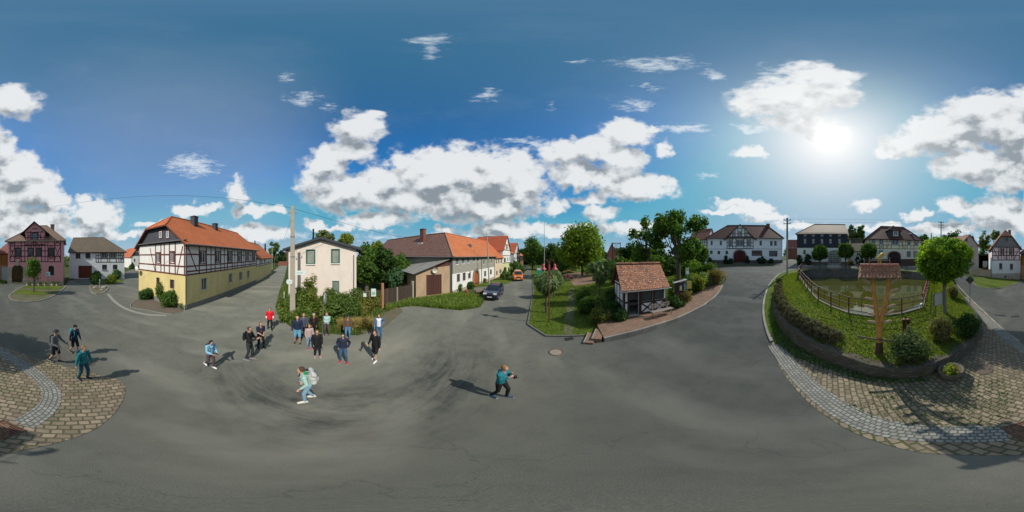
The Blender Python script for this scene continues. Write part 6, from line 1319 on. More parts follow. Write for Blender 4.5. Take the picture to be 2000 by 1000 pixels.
# background masses that close the view between and behind the houses
def wood(name, lab, pts, lf, n=2600, sz=.6, stuff=True):
    e = []; 
    for (x, d, yt, w) in pts:
        p = P(x, d); z = Zat(d, yt)-p.z; r = R_(0, w, d); e.append((p.x, p.y, p.z+z*.45, r, r, z*.55))
    pp, nn = clump_pts(e, n*len(pts)//2, 60*len(pts), max(b[3] for b in e)*.25, .6); return leaf_obj(name, pp, nn, sz, lf, None, label=lab, cat='woodland', kind='stuff')
wood('far_woodland', 'distant green wood closing the view behind the row houses and the park', [(1025, 95, 484, 30), (1060, 90, 482, 40), (1095, 90, 484, 40), (1130, 85, 488, 40), (1170, 80, 486, 40), (1210, 80, 484, 40), (1245, 75, 484, 40), (1285, 70, 486, 40), (1330, 66, 480, 50), (1020, 110, 488, 24)], DKG, 2600, .8)
wood('far_woodland', 'distant trees behind the cream timbered house and the grey gabled house', [(1800, 80, 472, 40), (1840, 78, 470, 50), (1880, 82, 474, 40), (1930, 84, 476, 40), (1700, 75, 476, 50), (1545, 120, 480, 30)], MID, 1600, .8)
wood('far_woodland', 'distant trees at the end of the lane past the yellow house', [(515, 110, 496, 40), (545, 120, 496, 40), (575, 110, 494, 40), (490, 110, 494, 30)], DKG, 1600, .8)
wood('far_woodland', 'distant trees between the white house and the far orange roofs', [(130, 75, 498, 20), (232, 100, 500, 30), (262, 110, 498, 40), (290, 100, 500, 30), (12, 60, 500, 20)], MID, 1200, .8)
wood('garden_greenery', 'mass of garden greenery behind the cream house and the fence', [(700, 32, 500, 40), (740, 32, 500, 50), (780, 31, 500, 50), (690, 30, 520, 30), (765, 27, 535, 40)], MID, 3000, .3)
# grass blades on the near lawns and verges
def blades(name, lab, poly, hf, n, lf, hgt=.08, avoid=()):
    xs = [p[0] for p in poly]; ys = [p[1] for p in poly]; pts = []
    while len(pts) < n:
        X = NR.uniform(min(xs), max(xs), 4000); Y = NR.uniform(min(ys), max(ys), 4000)
        for x, y in zip(X, Y):
            if math.hypot(x, y) < 26 and inside((x, y), poly) and not any(inside((x, y), a) for a in avoid): pts.append((x, y, hf(x, y)))
            if len(pts) >= n: break
    P_ = np.array(pts); a = NR.uniform(0, 6.28, n); N_ = np.stack([np.cos(a), np.sin(a), NR.normal(size=n)*.35], 1)
    # upright blades: build quads directly
    h = hgt*NR.uniform(.5, 1.5, n)[:, None]; w = .012*NR.uniform(.7, 1.6, n)[:, None]*(1+np.hypot(P_[:, 0], P_[:, 1])[:, None]*.08); t = np.stack([-np.sin(a), np.cos(a), np.zeros(n)], 1); ln = N_*h*.5*np.array([1, 1, 0])
    up = np.array([0, 0, 1.0])
    V = np.stack([P_-t*w, P_+t*w, P_+t*w*.3+ln+up*h, P_-t*w*.3+ln+up*h], 1).reshape(-1, 3); me = bpy.data.meshes.new(name)
    me.vertices.add(4*n); me.vertices.foreach_set('co', V.astype(np.float32).ravel()); me.loops.add(4*n); me.loops.foreach_set('vertex_index', np.arange(4*n, dtype=np.int32)); me.polygons.add(n); me.polygons.foreach_set('loop_start', np.arange(0, 4*n, 4, dtype=np.int32)); me.update(calc_edges=True); me.materials.append(lf)
    o = bpy.data.objects.new(name, me); COL.objects.link(o); return tag(o, label=lab, cat='grass', kind='stuff')
GL1 = leafmat((.05, .085, .008), (.105, .105, .018), .45, sc=.9)
blades('grass', 'short bright green grass covering the raised lawn island around the pond', islin, Ih, 30000, GL1, .07, [pondr])
blades('grass', 'short green grass on the park lawn around the lamp post', lawn, lambda x, y: T(x, y)+.05, 22000, GL1, .07)
blades('grass', 'rough tall grass on the verge in front of the garage', GL([(752, 612), (775, 602), (810, 598), (850, 602), (900, 606), (936, 601), (944, 590), (938, 580), (905, 575), (880, 576), (812, 586), (757, 592)]), lambda x, y: T(x, y)+.04, 15000, leafmat((.07, .12, .02), (.15, .17, .04), .4), .28)
blades('grass', 'tall grass and weeds on the bank below the cream house', GL([(572, 638), (640, 650), (700, 653), (743, 640), (750, 612), (720, 578), (640, 565), (566, 580), (556, 550), (546, 575), (540, 602), (548, 620)]), lambda x, y: T(x, y)+.04, 16000, leafmat((.06, .10, .02), (.14, .15, .04), .4), .25)
blades('weeds', 'dark green weeds growing along the foot of the stone wall', GL([(1502, 640), (1512, 668), (1556, 700), (1618, 722), (1700, 747), (1780, 749), (1815, 744)])+[Vector(q) for q in reversed(wallb[4:12])], lambda x, y: T(x, y)+.01, 2600, MID, .08)
blades('weeds', 'scattered grass tufts sprouting between the mossy cobbles', GL([(1640, 790), (1700, 815), (1800, 835), (1960, 835), (1990, 800), (1960, 740), (1880, 745), (1700, 765)]), lambda x, y: T(x, y)+.01, 900, MID, .05)
# ------------------------------------------------------------------ street furniture and small structures
def place(mb, name, mats, M, parent=None, **k):
    o = mb.build(name, mats, parent, **k); o.matrix_local = M; return o
OW = lambda p, rz=0: Matrix.Translation(p) @ Matrix.Rotation(rz, 4, 'Z')
def face_az(p, q=(0, 0)): return math.atan2(q[1]-p[1], q[0]-p[0])+PI/2   # rotz so that local -Y looks at q
REDP = plain((.22, .035, .035), .5, .2, sc=10); RUSTP = plain((.17, .05, .035), .65, .3, var=.3, sc=10); WOODP = plain((.30, .17, .07), .7, var=.3, sc=8); GREYW = planks((.20, .17, .14), .12); CONCP = plain((.34, .31, .25), .9, var=.2, sc=4)
BRW = timber((.055, .032, .026))
# bus shelter
a, b = G(1217.5, 620.5, Tp), G(1299.5, 605, Tp); z0 = a.z
h = House('bus_shelter', a, b, 2.5, z0-.02, label='half timbered bus shelter with lichened orange tile roof beside the bench', cat='bus shelter'); f = h.front; g = h.left
dr = f.rect(1229, 563, 1247.5, 619); dr = (dr[0], dr[1], .12, 2.22); w1 = f.rect(1252.7, 563, 1275, 587); w2 = f.rect(1278.5, 560, 1297, 583); w1 = (w1[0], w1[1], 1.12, 2.2); w2 = (w2[0], w2[1], 1.12, 2.2)
h.ops[id(f)].append(dr)
gs = glass((.05, .06, .06)); 
for w_ in (w1, w2): h.window(f, w_, frame=BRW, bars=(0, 0), deep=.09, gl=gs)
WSH = plaster((.80, .83, .83), .2)
h.walls(-.6, .12, CONCP, name='plinth', out=.05, reveal=.05); h.walls(.12, 2.45, WSH, reveal=.12)
mb = MB(); mb.face([(0, 0, .10), (h.w, 0, .10), (h.w, 2.5, .10), (0, 2.5, .10)]); h.part(mb, 'floor', CONCP)
L_ = h.w; us = [.07, dr[0]-.07, dr[1]+.07, w1[0]-.06, (w1[1]+w2[0])/2, L_-.07]
h.beams(f, V=[(u, .12, 2.35) for u in us], H=[(.2, dr[1], L_), (1.05, w1[0]-.1, L_), (2.3, 0, L_), (1.15, 0, dr[0])], Dg=[(w1[0], .28, w1[1], .98), (w1[1], .28, w1[0], .98), (w2[0], .28, w2[1], .98), (w2[1], .28, w2[0], .98)], w=.13, mat=BRW)
h.beams(g, V=[(u, .12, 2.35) for u in (.07, .85, 1.65, 2.43)], H=[(.2, 0, 2.5), (1.2, 0, 2.5), (2.3, 0, 2.5)], w=.11, mat=BRW); h.beams(h.right, V=[(u, .12, 2.35) for u in (.07, 1.2, 2.43)], H=[(1.2, 0, 2.5), (2.3, 0, 2.5)], w=.11, mat=BRW)
mb = MB(); mb.box(.3, L_-.3, 2.05, 2.4, .5, .56); mb.box(.4, .5, 2.1, 2.35, .1, .5); mb.box(L_-.5, L_-.4, 2.1, 2.35, .1, .5); h.part(mb, 'inner_bench', BRW)
def m_shel():
    t = NT('old_roof_tiles'); uv = t.coord('UV'); br = t.n('ShaderNodeTexBrick'); br.inputs['Scale'].default_value = 1; br.inputs['Mortar Size'].default_value = .012; br.inputs['Brick Width'].default_value = .2; br.inputs['Row Height'].default_value = .17
    br.inputs['Color1'].default_value = (.19, .065, .03, 1); br.inputs['Color2'].default_value = (.46, .16, .06, 1); br.inputs['Mortar'].default_value = (.04, .025, .02, 1); t.L.new(uv, br.inputs['Vector'])
    col = t.mix(br.outputs[0], (.52, .47, .40), t.math('MULTIPLY', t.ramp(t.noise(uv, 9, 4, .8), [(.54, 0), (.60, 1)]), .85)); col = t.mix(col, (.09, .07, .03), t.math('MULTIPLY', t.ramp(t.noise(uv, 1.5, 4, .6), [(.5, 0), (.7, 1)]), .4))
    w = t.n('ShaderNodeTexWave', wave_type='BANDS', bands_direction='Y', wave_profile='SAW'); w.inputs['Scale'].default_value = .314159/.17; t.L.new(uv, w.inputs['Vector']); t.bump(t.math('ADD', t.math('MULTIPLY', w.outputs['Fac'], -1), t.math('MULTIPLY', br.outputs['Fac'], -.5)), 1, .04); return t.base(col, .85)
SHT = m_shel(); h.roof(2.45, 3.85, SHT, ov=.34, ends=((0, None), (0, None)), gov=.22, th=.09, fascia=RUSTP, gable=BRW); h.gutter(2.0, GREYM, down=(), r=.045, y=-.40)
mb = MB(); mb.box(-.12, 0.02, -.14, -.02, -.15, 2.0); 
mb = MB(); mb.tube([(-.06, -.36, 1.98), (-.06, -.1, 1.8), (-.06, -.1, 0)], .035, 6); h.part(mb, 'downpipe', GREYM)
# steps down to the lawn side
q = [G(1140, 671), G(1150, 655)]
for i, (x0, x1, lab) in enumerate([((1141, 672), (1150, 652), 'lower brick step at the kerb beside the lawn corner'), ((1157, 668), (1165, 648), 'upper brick step next to the raised bus stop pavement')]):
    a, b = G(*x0), G(*x1); d = (b-a); ln = d.length; rz = math.atan2(d.y, d.x); hh = .12+.12*i
    mb = MB(); mb.box(0, ln, -.46, .0, -.1, hh); mb.box(-.0, ln, .0, .06, -.1, hh+.01, 1); place(mb, 'step', [BRICKP, CONC], OW(a, rz), label=lab, cat='step')
# bench
a, b = G(1273, 622, Tp), G(1313, 610, Tp); rz = math.atan2((b-a).y, (b-a).x); m = (a+b)/2; m.z = Tp(m.x, m.y); L_ = (b-a).length
e = empty('park_bench', m, rz, label='weathered wooden bench with metal legs in front of the bus shelter', cat='bench')
SLW = plain((.24, .20, .17), .8, var=.3, sc=12)
for k in range(3): MB().box(-L_/2, L_/2, -.2+.15*k, -.07+.15*k, .43, .47).build('seat_slat', SLW, e, bevel=.01)
for k in range(2): MB().box(-L_/2, L_/2, .30+.02*k, .335+.02*k, .60+.17*k, .72+.17*k).build('back_slat', SLW, e, bevel=.01)
for s in (-1, 1):
    mb = MB(); x = s*(L_/2-.25); mb.tube([(x, -.2, 0), (x, -.18, .41), (x, .25, .42), (x, .34, .9)], .022, 6); mb.tube([(x, .3, 0), (x, .2, .42)], .022, 6); mb.build('leg', GREYM, e)
# notice board
a = G(1318.5, 598, T); b = G(1339, 590, T); a.z = T(a.x, a.y); rz = math.atan2((b-a).y, (b-a).x); L_ = (b-a).xy.length; d = a.xy.length
zt = Zat(d, 553)-a.z; zb = Zat(d, 576)-a.z
e = empty('notice_board', a, rz, label='dark wooden notice board with a pale sloping cap and one yellow sheet beside the shelter', cat='notice board')
MB().box(0, L_, 0, .06, zb, zt).build('board', planks((.06, .045, .04), .14), e)
for x in (.0, L_-.08): MB().box(x, x+.08, .062, .14, -.2, zt).build('post', BRW, e)
MB().hexa([(-.1, -.1, zt), (L_+.1, -.1, zt+.16), (L_+.1, .2, zt+.16), (-.1, .2, zt), (-.1, -.1, zt+.06), (L_+.1, -.1, zt+.22), (L_+.1, .2, zt+.22), (-.1, .2, zt+.06)]).build('cap', plain((.5, .48, .45), .8), e)
MB().box(L_*.42, L_*.62, -.012, -.002, zb+.3, zb+.72).build('notice_sheet', plain((.55, .5, .25), .6), e)
MB().box(L_*.84, L_*.98, -.012, -.002, zb+.15, zb+.85).build('poster', plain((.12, .30, .55), .6), e)
# bus stop sign
p = G(1342.5, 588, T); d = p.xy.length; rz = face_az(p, (2, -4)); e = empty('bus_stop_sign', p, rz, label='bus stop pole with a yellow and green letter H plate and yellow timetable box', cat='bus stop sign')
zt = Zat(d, 523)-p.z; zb = Zat(d, 535.5)-p.z; w = R_(0, 6.6, d); SGN = plain((.75, .76, .72), .5, var=.03)
MB().tube([(0, .05, -.2), (0, .05, zt-.05)], .03, 8).build('pole', plain((.10, .28, .26), .5, .3), e)
pl = MB().box(-w, w, -.02, .01, zb, zt).build('sign_plate', SGN, e, bevel=.006)
zc = zt-w*1.05; mb = MB(); mb.lathe([(w*.82, 0), (w*.82, .008), (.001, .008)], (0, 0, 0), 24, smooth=False); o = place(mb, 'green_ring', plain((.03, .22, .08), .5), Matrix.Translation((0, -.02, zc)) @ Matrix.Rotation(R(90), 4, 'X'), pl)
mb = MB(); mb.lathe([(w*.66, 0), (w*.66, .008), (.001, .008)], (0, 0, 0), 24, smooth=False); place(mb, 'yellow_disc', plain((.75, .62, .05), .5), Matrix.Translation((0, -.03, zc)) @ Matrix.Rotation(R(90), 4, 'X'), pl)
mb = MB(); k = w*.36; t_ = w*.12; mb.box(-k-t_/2, -k+t_/2+.01, -.045, -.038, zc-k*1.1, zc+k*1.1); mb.box(k-t_/2-.01, k+t_/2, -.045, -.038, zc-k*1.1, zc+k*1.1); mb.box(-k+t_/2+.01, k-t_/2-.01, -.044, -.038, zc-t_/2, zc+t_/2); mb.build('letter_h', plain((.03, .22, .08), .5), pl)
z1 = Zat(d, 549)-p.z; z2 = Zat(d, 564)-p.z; MB().box(-.06, .38, -.03, .02, z2, z1).build('timetable_box', plain((.62, .46, .10), .5), e, bevel=.006); MB().box(-.55, -.16, -.03, .02, z2+.05, z1+.02).build('route_panel', plain((.45, .55, .70), .5), e, bevel=.006)
# lamp post
p = G(1072.5, 630); d = p.xy.length; rz = face_az(p); e = empty('street_lamp', p, rz, label='rusty red lamp post with two drooping bell shaded lamps on the park lawn', cat='street lamp')
zt = Zat(d, 510)-p.z; za = Zat(d, 519)-p.z; MB().tube([(0, 0, -.2), (0, 0, .5), (0, 0, zt)], [.055, .045, .035], 10).build('pole', RUSTP, e)
mb = MB(); mb.lathe([(.06, za-.9), (.085, za-.86), (.06, za-.8), (.08, za-.45), (.06, za-.4), (.085, za-.1), (.06, za), (.075, za+.03), (.04, za+.06)], (0, 0, 0), 12); mb.build('collar', plain((.30, .04, .06), .5), e)
for s in (-1, 1):
    R1 = R_(0, 22, d); pts = [(s*R1*t, 0, za+.02+.42*math.sin(PI*min(1, t*.95))**.8*1.0+ (0 if t < .5 else 0)) for t in [i/10 for i in range(11)]]
    ar = MB().tube([(0, 0, za-.1)]+pts[1:], .018, 7).build('arm', RUSTP, e); zl = pts[-1][2]
    mb = MB(); mb.lathe([(.03, .02), (.07, .0), (.09, -.10), (.10, -.2), (.13, -.30), (.24, -.36), (.235, -.38), (.12, -.33)], (s*R1, 0, zl), 20); ls = mb.build('lamp_shade', plain((.42, .06, .09), .45), e)
    MB().lathe([(.001, -.43), (.06, -.40), (.07, -.33), (.03, -.28)], (s*R1, 0, zl), 12).build('bulb', plain((.6, .6, .55), .3), ls)
# flag mast and green sign
p = P(1063.2, 26); H = Zat(26, 430)-p.z; MB().tube([(0, 0, -.3), (0, 0, H*.5), (0, 0, H)], [.08, .06, .025], 8).build('pole', plain((.33, .32, .30), .6), empty('flag_mast', p, label='tall slender bare pole rising behind the red lamp post', cat='mast'))
p = P(1053.5, 24); rz = face_az(p); e = empty('green_sign', p, rz, label='teal green sign with white top strip at the street side of the park lawn', cat='sign'); z1, z0 = Zat(24, 524)-p.z, Zat(24, 538)-p.z; w = R_(0, 9.5, 24)
MB().box(-w, w, -.03, .03, z0, z1-.28).build('panel', plain((.02, .33, .24), .5), e); MB().box(-w, w, -.03, .03, z1-.278, z1).build('title_strip', plain((.7, .75, .72), .5), e); 
for s in (-1, 1): MB().tube([(s*w*.85, .06, -.1), (s*w*.85, .06, z1)], .03, 7).build('post', GREYM, e)
# flower cart
p = P(1108, 31); e = empty('flower_cart', p, face_az(p)+.2, label='rustic wooden cart with arched rail and purple heather on the park lawn', cat='flower cart')
MB().box(-1.1, 1.1, -.4, .4, .5, .95).build('crate', planks((.16, .10, .07), .12, False), e); MB().tube([(-1.9+.38*i, 0, 1.35+.65*math.sin(PI*i/11)) for i in range(11)], .05, 7).build('arched_rail', WOODP, e); MB().tube([(-1.9, 0, 0), (-1.9, 0, 1.5)], .08, 7).build('post', BRW, e)
for s in (-.8, .8):
    mb = MB(); mb.lathe([(.38, -.04), (.42, -.04), (.42, .04), (.38, .04), (.38, -.04)], (0, 0, 0), 18); [mb.tube([(0, 0, 0), (.38*math.cos(k*PI/3), .38*math.sin(k*PI/3), 0)], .02, 5) for k in range(6)]; place(mb, 'wheel', BRW, Matrix.Translation((s, -.46, .42)) @ Matrix.Rotation(R(90), 4, 'X'), e)
pp, nn = clump_pts([(0, 0, 1.1, 1.0, .4, .3)], 1500, 60, .2); leaf_obj('heather', pp, nn, .09, leafmat((.20, .08, .12), (.14, .12, .08), .3), e)
# lattice tower
p = P(1204, 48); e = empty('lattice_tower', p, face_az(p), label='rusty timber lattice tower beside the distant red roofed park house', cat='tower'); w = R_(0, 15, 48); H = Zat(48, 474)-p.z
for sx in (-1, 1):
    for sy in (-1, 1): MB().box(sx*w-.08, sx*w+.08, sy*w-.08, sy*w+.08, -.2, H).build('post', BRW, e)
mb = MB(); n = 5
for i in range(n+1):
    z = .3+(H-.5)*i/n
    for y in (-w-.1, w+.1): mb.box(-w-.1, w+.1, y-.04, y+.04, z-.06, z+.06)
    if i < n:
        z2 = .3+(H-.5)*(i+1)/n; mb.tube([(-w, -w-.16, z), (w, -w-.16, z2)], .05, 4); mb.tube([(w, -w-.2, z), (-w, -w-.2, z2)], .05, 4)
mb.build('bracing', plain((.22, .14, .10), .8), e)
# open shed between oak and white farmhouse
a, b = P(1343, 36.5), P(1380, 37.5); rz = math.atan2((b-a).y, (b-a).x); L_ = (b-a).xy.length; z = Zat(37, 515)-a.z
e = empty('flat_roofed_shed', a, rz, label='low shed with a pale flat roof behind the roadside shrubs', cat='shed'); MB().box(-.3, L_+.3, -.4, 3.5, z, z+.16).build('roof', plain((.45, .44, .42), .8, var=.2), e); MB().box(0, L_, 0, 3.2, -.6, z-.002).build('wall', planks((.06, .05, .045), .2), e)
# ---- concrete pole with direction signs, bushes around
p = G(571.5, 622); d = p.xy.length; rz = face_az(p)
e = empty('utility_pole', p, rz, label='tall tapered concrete utility pole with two white direction signs at the thicket', cat='utility pole'); H = Zat(d, 403)-p.z
mb = MB(); wb, wt = .23, .13; mb.hexa([(-wb, -wb, -.3), (wb, -wb, -.3), (wb, wb, -.3), (-wb, wb, -.3), (-wt, -wt, H), (wt, -wt, H), (wt, wt, H), (-wt, wt, H)]); mb.build('pole', CONCP, e, bevel=.03)
for z in (.55, .72): MB().box(-wb*.86-.01+z*.04, wb*.86+.01-z*.04, -wb*.8-.012+z*.04, -wb*.8+.5*0+.05, H*z, H*z+.08).build('band', plain((.12, .12, .11), .6), e)
MB().tube([(-.35, 0, H-.55), (.35, 0, H-.55)], .03, 6).build('crossarm', GREYM, e)
for s in (-.3, .3): MB().lathe([(.03, 0), (.05, .04), (.03, .08), (.05, .12), (.02, .16)], (s, 0, H-.53), 10).build('insulator', plain((.35, .3, .25), .3), e)
WSG = plain((.62, .68, .66), .5, var=.05); INK = plain((.05, .12, .14), .6)
def arrow(e, x0, x1, z0, z1, ry=0, y=-.3, tip=.08):
    s = 1 if x1 > x0 else -1; M = Matrix.Translation((0, y, 0)) @ Matrix.Rotation(ry, 4, 'Z'); zc = (z0+z1)/2
    pr = [(x0, z0), (x1-s*tip, z0), (x1, zc), (x1-s*tip, z1), (x0, z1)]; mb = MB(); A_ = [M@Vector((a, 0, b)) for a, b in pr]; B_ = [M@Vector((a, .03, b)) for a, b in pr]
    mb.face(A_ if s > 0 else A_[::-1]); mb.face(B_[::-1] if s > 0 else B_)
    for i in range(5): j = (i+1) % 5; mb.face([A_[i], B_[i], B_[j], A_[j]])
    o = mb.build('direction_sign', WSG, e); mb = MB(); hh = (z1-z0)
    mb.hexa([M@Vector(q) for q in [(x0+s*.12, -.006, zc-hh*.12), (x1-s*.25, -.006, zc-hh*.12), (x1-s*.25, -.001, zc-hh*.12), (x0+s*.12, -.001, zc-hh*.12), (x0+s*.12, -.006, zc+hh*.10), (x1-s*.25, -.006, zc+hh*.10), (x1-s*.25, -.001, zc+hh*.10), (x0+s*.12, -.001, zc+hh*.10)]]); mb.build('lettering', plain((.38, .5, .5), .6), o)
za, zb = Zat(d-.3, 537)-p.z, Zat(d-.3, 528.5)-p.z; arrow(e, .18, 1.0, za, zb, 0); za, zb = Zat(d-.3, 555.5)-p.z, Zat(d-.3, 546.5)-p.z; arrow(e, -.02, -.52, za, zb, -.35)
# steel post with edge-on plate
p = G(629, 668); d = p.xy.length; H = Zat(d, 570)-p.z; e = empty('sign_post', p, face_az(p)+1.35, label='leaning galvanised post with a round sign seen edge on in front of the thicket', cat='sign')
MB().tube([(0, 0, -.2), (.02, -.10, H)], .035, 8).build('post', GREYM, e); mb = MB(); mb.lathe([(.0, 0), (.30, 0), (.30, .025), (.0, .025)], (0, 0, 0), 24, smooth=False); place(mb, 'sign_plate', plain((.55, .56, .56), .45, .3), Matrix.Translation((.02, -.16, H-.35)) @ Matrix.Rotation(R(90), 4, 'X'), e)
# paling fence with posts
fp = [(747, 600.5), (775, 593.5), (806, 584)]; pts = [G(x, y) for x, y in fp]; e = empty('paling_fence', pts[0], label='weathered brown paling fence of two panels between pale posts by the garage', cat='fence')
PAL = planks((.085, .062, .05), .11)
for i in range(2):
    a, b = pts[i]-pts[0], pts[i+1]-pts[0]; d = b-a; ln = d.xy.length; rz = math.atan2(d.y, d.x); da, db = pts[i].xy.length, pts[i+1].xy.length
    ha = Zat(da, [565, 561][i]); hb = Zat(db, [560.5, 555.5][i]); mb = MB(); n = int(ln/.13)
    for k in range(n):
        x = .06+k*(ln-.1)/n; hh = ha+(hb-ha)*k/n+.02*math.sin(k*5); mb.box(x, x+.10, -.015, .015, .25, hh, M=OW(a, rz))
    mb.build('panel', PAL, e)
    for z_ in (.45, ha-.25): MB().box(0, ln, .017, .06, z_, z_+.08, M=OW(a, rz)).build('rail', BRW, e)
for i, (p_, y, c) in enumerate(zip(pts, (553, 561, 549), ((.40, .20, .11), (.25, .22, .18), (.42, .37, .30)))):
    q = p_-pts[0]; hh = Zat(p_.xy.length, y); MB().box(q.x-.09, q.x+.09, q.y-.09, q.y+.09, -.2, hh).build('post', plain(c, .85, var=.25), e)
a, b = G(697, 606), G(745, 600); e = empty('wire_fence', a, label='low wire fence with thin rail running left from the paling fence', cat='fence'); d = b-a; n = 5
for k in range(n): q = d*k/(n-1); q.z = 0; MB().box(q.x-.05, q.x+.05, q.y-.05, q.y+.05, -.2, 1.75).build('post', plain((.22, .17, .13), .9), e)
for z in (.5, .9, 1.3, 1.68): MB().tube([(0, 0, z), (d.x, d.y, z)], .02 if z > 1.5 else .008, 5).build('wire', GREYM, e)
for x, y0, y1, w, lab in [(729.5, 564, 579, 9, 'white and green information plate hanging on the wire fence'), (712.5, 573, 580, 6, 'small pale plate on the wire fence beside the larger plate')]:
    p = G(x, 605); d_ = p.xy.length-.12; r = R_(0, w, d_); pp_ = P(x, d_, 0); z1, z0 = Zat(d_, y0), Zat(d_, y1); e = empty('fence_plate', (pp_.x, pp_.y, z0), face_az(pp_), label=lab, cat='plate'); MB().box(-r, r, 0, .02, 0, z1-z0).build('plate', plain((.62, .68, .66), .5), e)
    if w > 6: MB().box(-r*.7, r*.7, -.006, -.001, (z1-z0)*.2, (z1-z0)*.6).build('map_panel', plain((.22, .42, .30), .5), e)
# small things by the farmhouse
p = G(911.5, 577); e = empty('hydrant_post', p, label='short red hydrant post on the verge before the shingled farmhouse', cat='hydrant'); MB().lathe([(.10, -.05), (.10, .45), (.13, .5), (.13, .6), (.08, .7), (.0, .74)], (0, 0, 0), 12).build('body', plain((.5, .06, .05), .5), e)
for s in (-1, 1): MB().tube([(0, 0, .55), (s*.19, 0, .55)], .04, 8).build('outlet', plain((.5, .06, .05), .5), e)
p = G(936, 573); e = empty('log_planter', p, .5, label='short hollow log planter on the grass left of the parked dark blue car', cat='planter'); mb = MB(); mb.tube([(-.55, 0, .28), (.55, 0, .3)], .27, 12); mb.build('log', plain((.16, .12, .09), .9, var=.4, sc=14), e); MB().lathe([(.2, 0), (.15, .02), (.0, .02)], (0, 0, 0), 12).build('hollow', plain((.02, .015, .01), .9), e).matrix_local = Matrix.Translation((-.556, 0, .28)) @ Matrix.Rotation(R(-90), 4, 'Y')
def pole(x, d, ytop, label, name='utility_pole', r=(.14, .09), arms=2, z=None, mat=None, colr=None, lean=0):
    p = P(x, d, z); H = Zat(d, ytop)-p.z; e = empty(name, p, face_az(p), label=label, cat='utility pole'); MB().tube([(0, 0, -.3), (lean*.5, 0, H*.5), (lean, 0, H)], [r[0], (r[0]+r[1])/2, r[1]], 10).build('pole', mat or CONCP, e)
    for i in range(arms):
        zz = H-.35-.55*i; MB().box(lean-.55, lean+.55, -.05, .05, zz, zz+.08).build('crossarm', plain((.10, .14, .13), .6), e)
        for s in (-.48, .48): MB().lathe([(.03, 0), (.06, .05), (.03, .1), (.06, .15), (.02, .2)], (lean+s, 0, zz+.08), 8).build('insulator', plain((.3, .3, .28), .3), e)
    return p, H
pB = pole(1537.5, 24.3, 426, 'green topped concrete pole on the grass at the bend near the slate clad house', r=(.16, .11)); pC = pole(1838, 33, 432, 'dark pole rising behind the near round maple', mat=plain((.07, .09, .08), .8), arms=3)
pD = pole(955.5, 26.6, 458, 'slim grey pole on the verge in front of the shingled farmhouse', r=(.12, .08), arms=1, lean=-.35)
# pole upper part is painted green
MB().tube([(0, 0, pB[1]*.62), (0, 0, pB[1]+.02)], [.145, .125], 10).build('painted_top', plain((.04, .12, .10), .6), [o for o in S.objects if o.type == 'EMPTY' and o.get('label', '').startswith('green topped')][0])
p = P(531.5, 62); MB().tube([(0, 0, -.2), (0, 0, Zat(62, 482)), ], .12, 7).build('pole', CONCP, empty('street_lamp', p, label='thin pale street lamp at the far end of the lane', cat='street lamp')); 
le = [o for o in S.objects if o.get('label', '').startswith('thin pale street lamp')][0]; MB().box(-.1, 1.0, -.12, .12, Zat(62, 482), Zat(62, 482)+.15).build('lamp_head', WT, le)
# wires
def wire(a, b, sag, label, r=.012, name='overhead_wire'):
    a, b = Vector(a), Vector(b); pts = [a.lerp(b, t/24)-Vector((0, 0, sag*4*(t/24)*(1-t/24))) for t in range(25)]; mb = MB(); mb.tube([q-a for q in pts], r, 5); o = mb.build(name, plain((.02, .02, .02), .6), label=label, cat='wire'); o.location = a
pa = G(571.5, 622); top = Vector((pa.x, pa.y, Zat(pa.xy.length, 407)))
wire(top, P(832, 27.5, Zat(27.5, 464)), .9, 'black wire from the concrete pole to the brown roofed wing', .014); e_ = P(120, 34, Zat(34, 402)); wire(top, P(0, 40, Zat(40, 416)), 1.2, 'long thin wire from the concrete pole over the yellow house towards the pink house', .010)
wire(top-Vector((0, 0, .5)), P(547, 62, Zat(62, 474)), 1.0, 'wire from the concrete pole down the lane', .012)
tb = Vector((pB[0].x, pB[0].y, pB[0].z+pB[1]-.2)); tc_ = Vector((pC[0].x, pC[0].y, pC[0].z+pC[1]-.2))
for k, dz in enumerate((0, -.5)): wire(tb+Vector((0, 0, dz)), tc_+Vector((0, 0, dz)), .5, ['upper wire between the green topped pole and the dark pole behind the maple', 'lower wire between the green topped pole and the dark pole behind the maple'][k], .010); wire(tc_+Vector((0, 0, dz)), P(2040, 52, 11.6+dz), .5, ['upper wire from the dark pole towards the orange brown barn', 'lower wire from the dark pole towards the orange brown barn'][k], .010)
wire(tb, P(1506, 47, Zat(47, 440)), .3, 'wire from the green topped pole to the white farmhouse chimney', .010)
# ---- road signs on the right
p = G(1894.5, 600); d = p.xy.length; zc = Zat(d, 547)-p.z; r = R_(0, 17.5, d); e = empty('priority_sign', p, face_az(p), label='diamond shaped road sign seen from its dark back on a grey post at the kerb', cat='road sign'); MB().tube([(0, 0, -.2), (0, 0, zc+r)], .03, 8).build('post', GREYM, e)
mb = MB(); q = [(0, -r), (r, 0), (0, r), (-r, 0)]; mb.face([(a, .035, zc+b) for a, b in q][::-1]); mb.face([(a, .055, zc+b) for a, b in q]); [mb.face([(q[i][0], .035, zc+q[i][1]), (q[i][0], .055, zc+q[i][1]), (q[(i+1) % 4][0], .055, zc+q[(i+1) % 4][1]), (q[(i+1) % 4][0], .035, zc+q[(i+1) % 4][1])]) for i in range(4)]; mb.build('sign_plate', plain((.045, .06, .075), .5, .3), e)
p = G(1833, 613, I); d = p.xy.length; e = empty('information_board', p, face_az(p)+.75, label='information board with pale panel on two grey posts beside the round maple trunk', cat='information board'); zt, zb = Zat(d, 572)-p.z, Zat(d, 596)-p.z
for s in (-.45, .45): MB().tube([(s, 0, -.2), (s, 0, zt+.05)], .03, 7).build('post', GREYM, e)
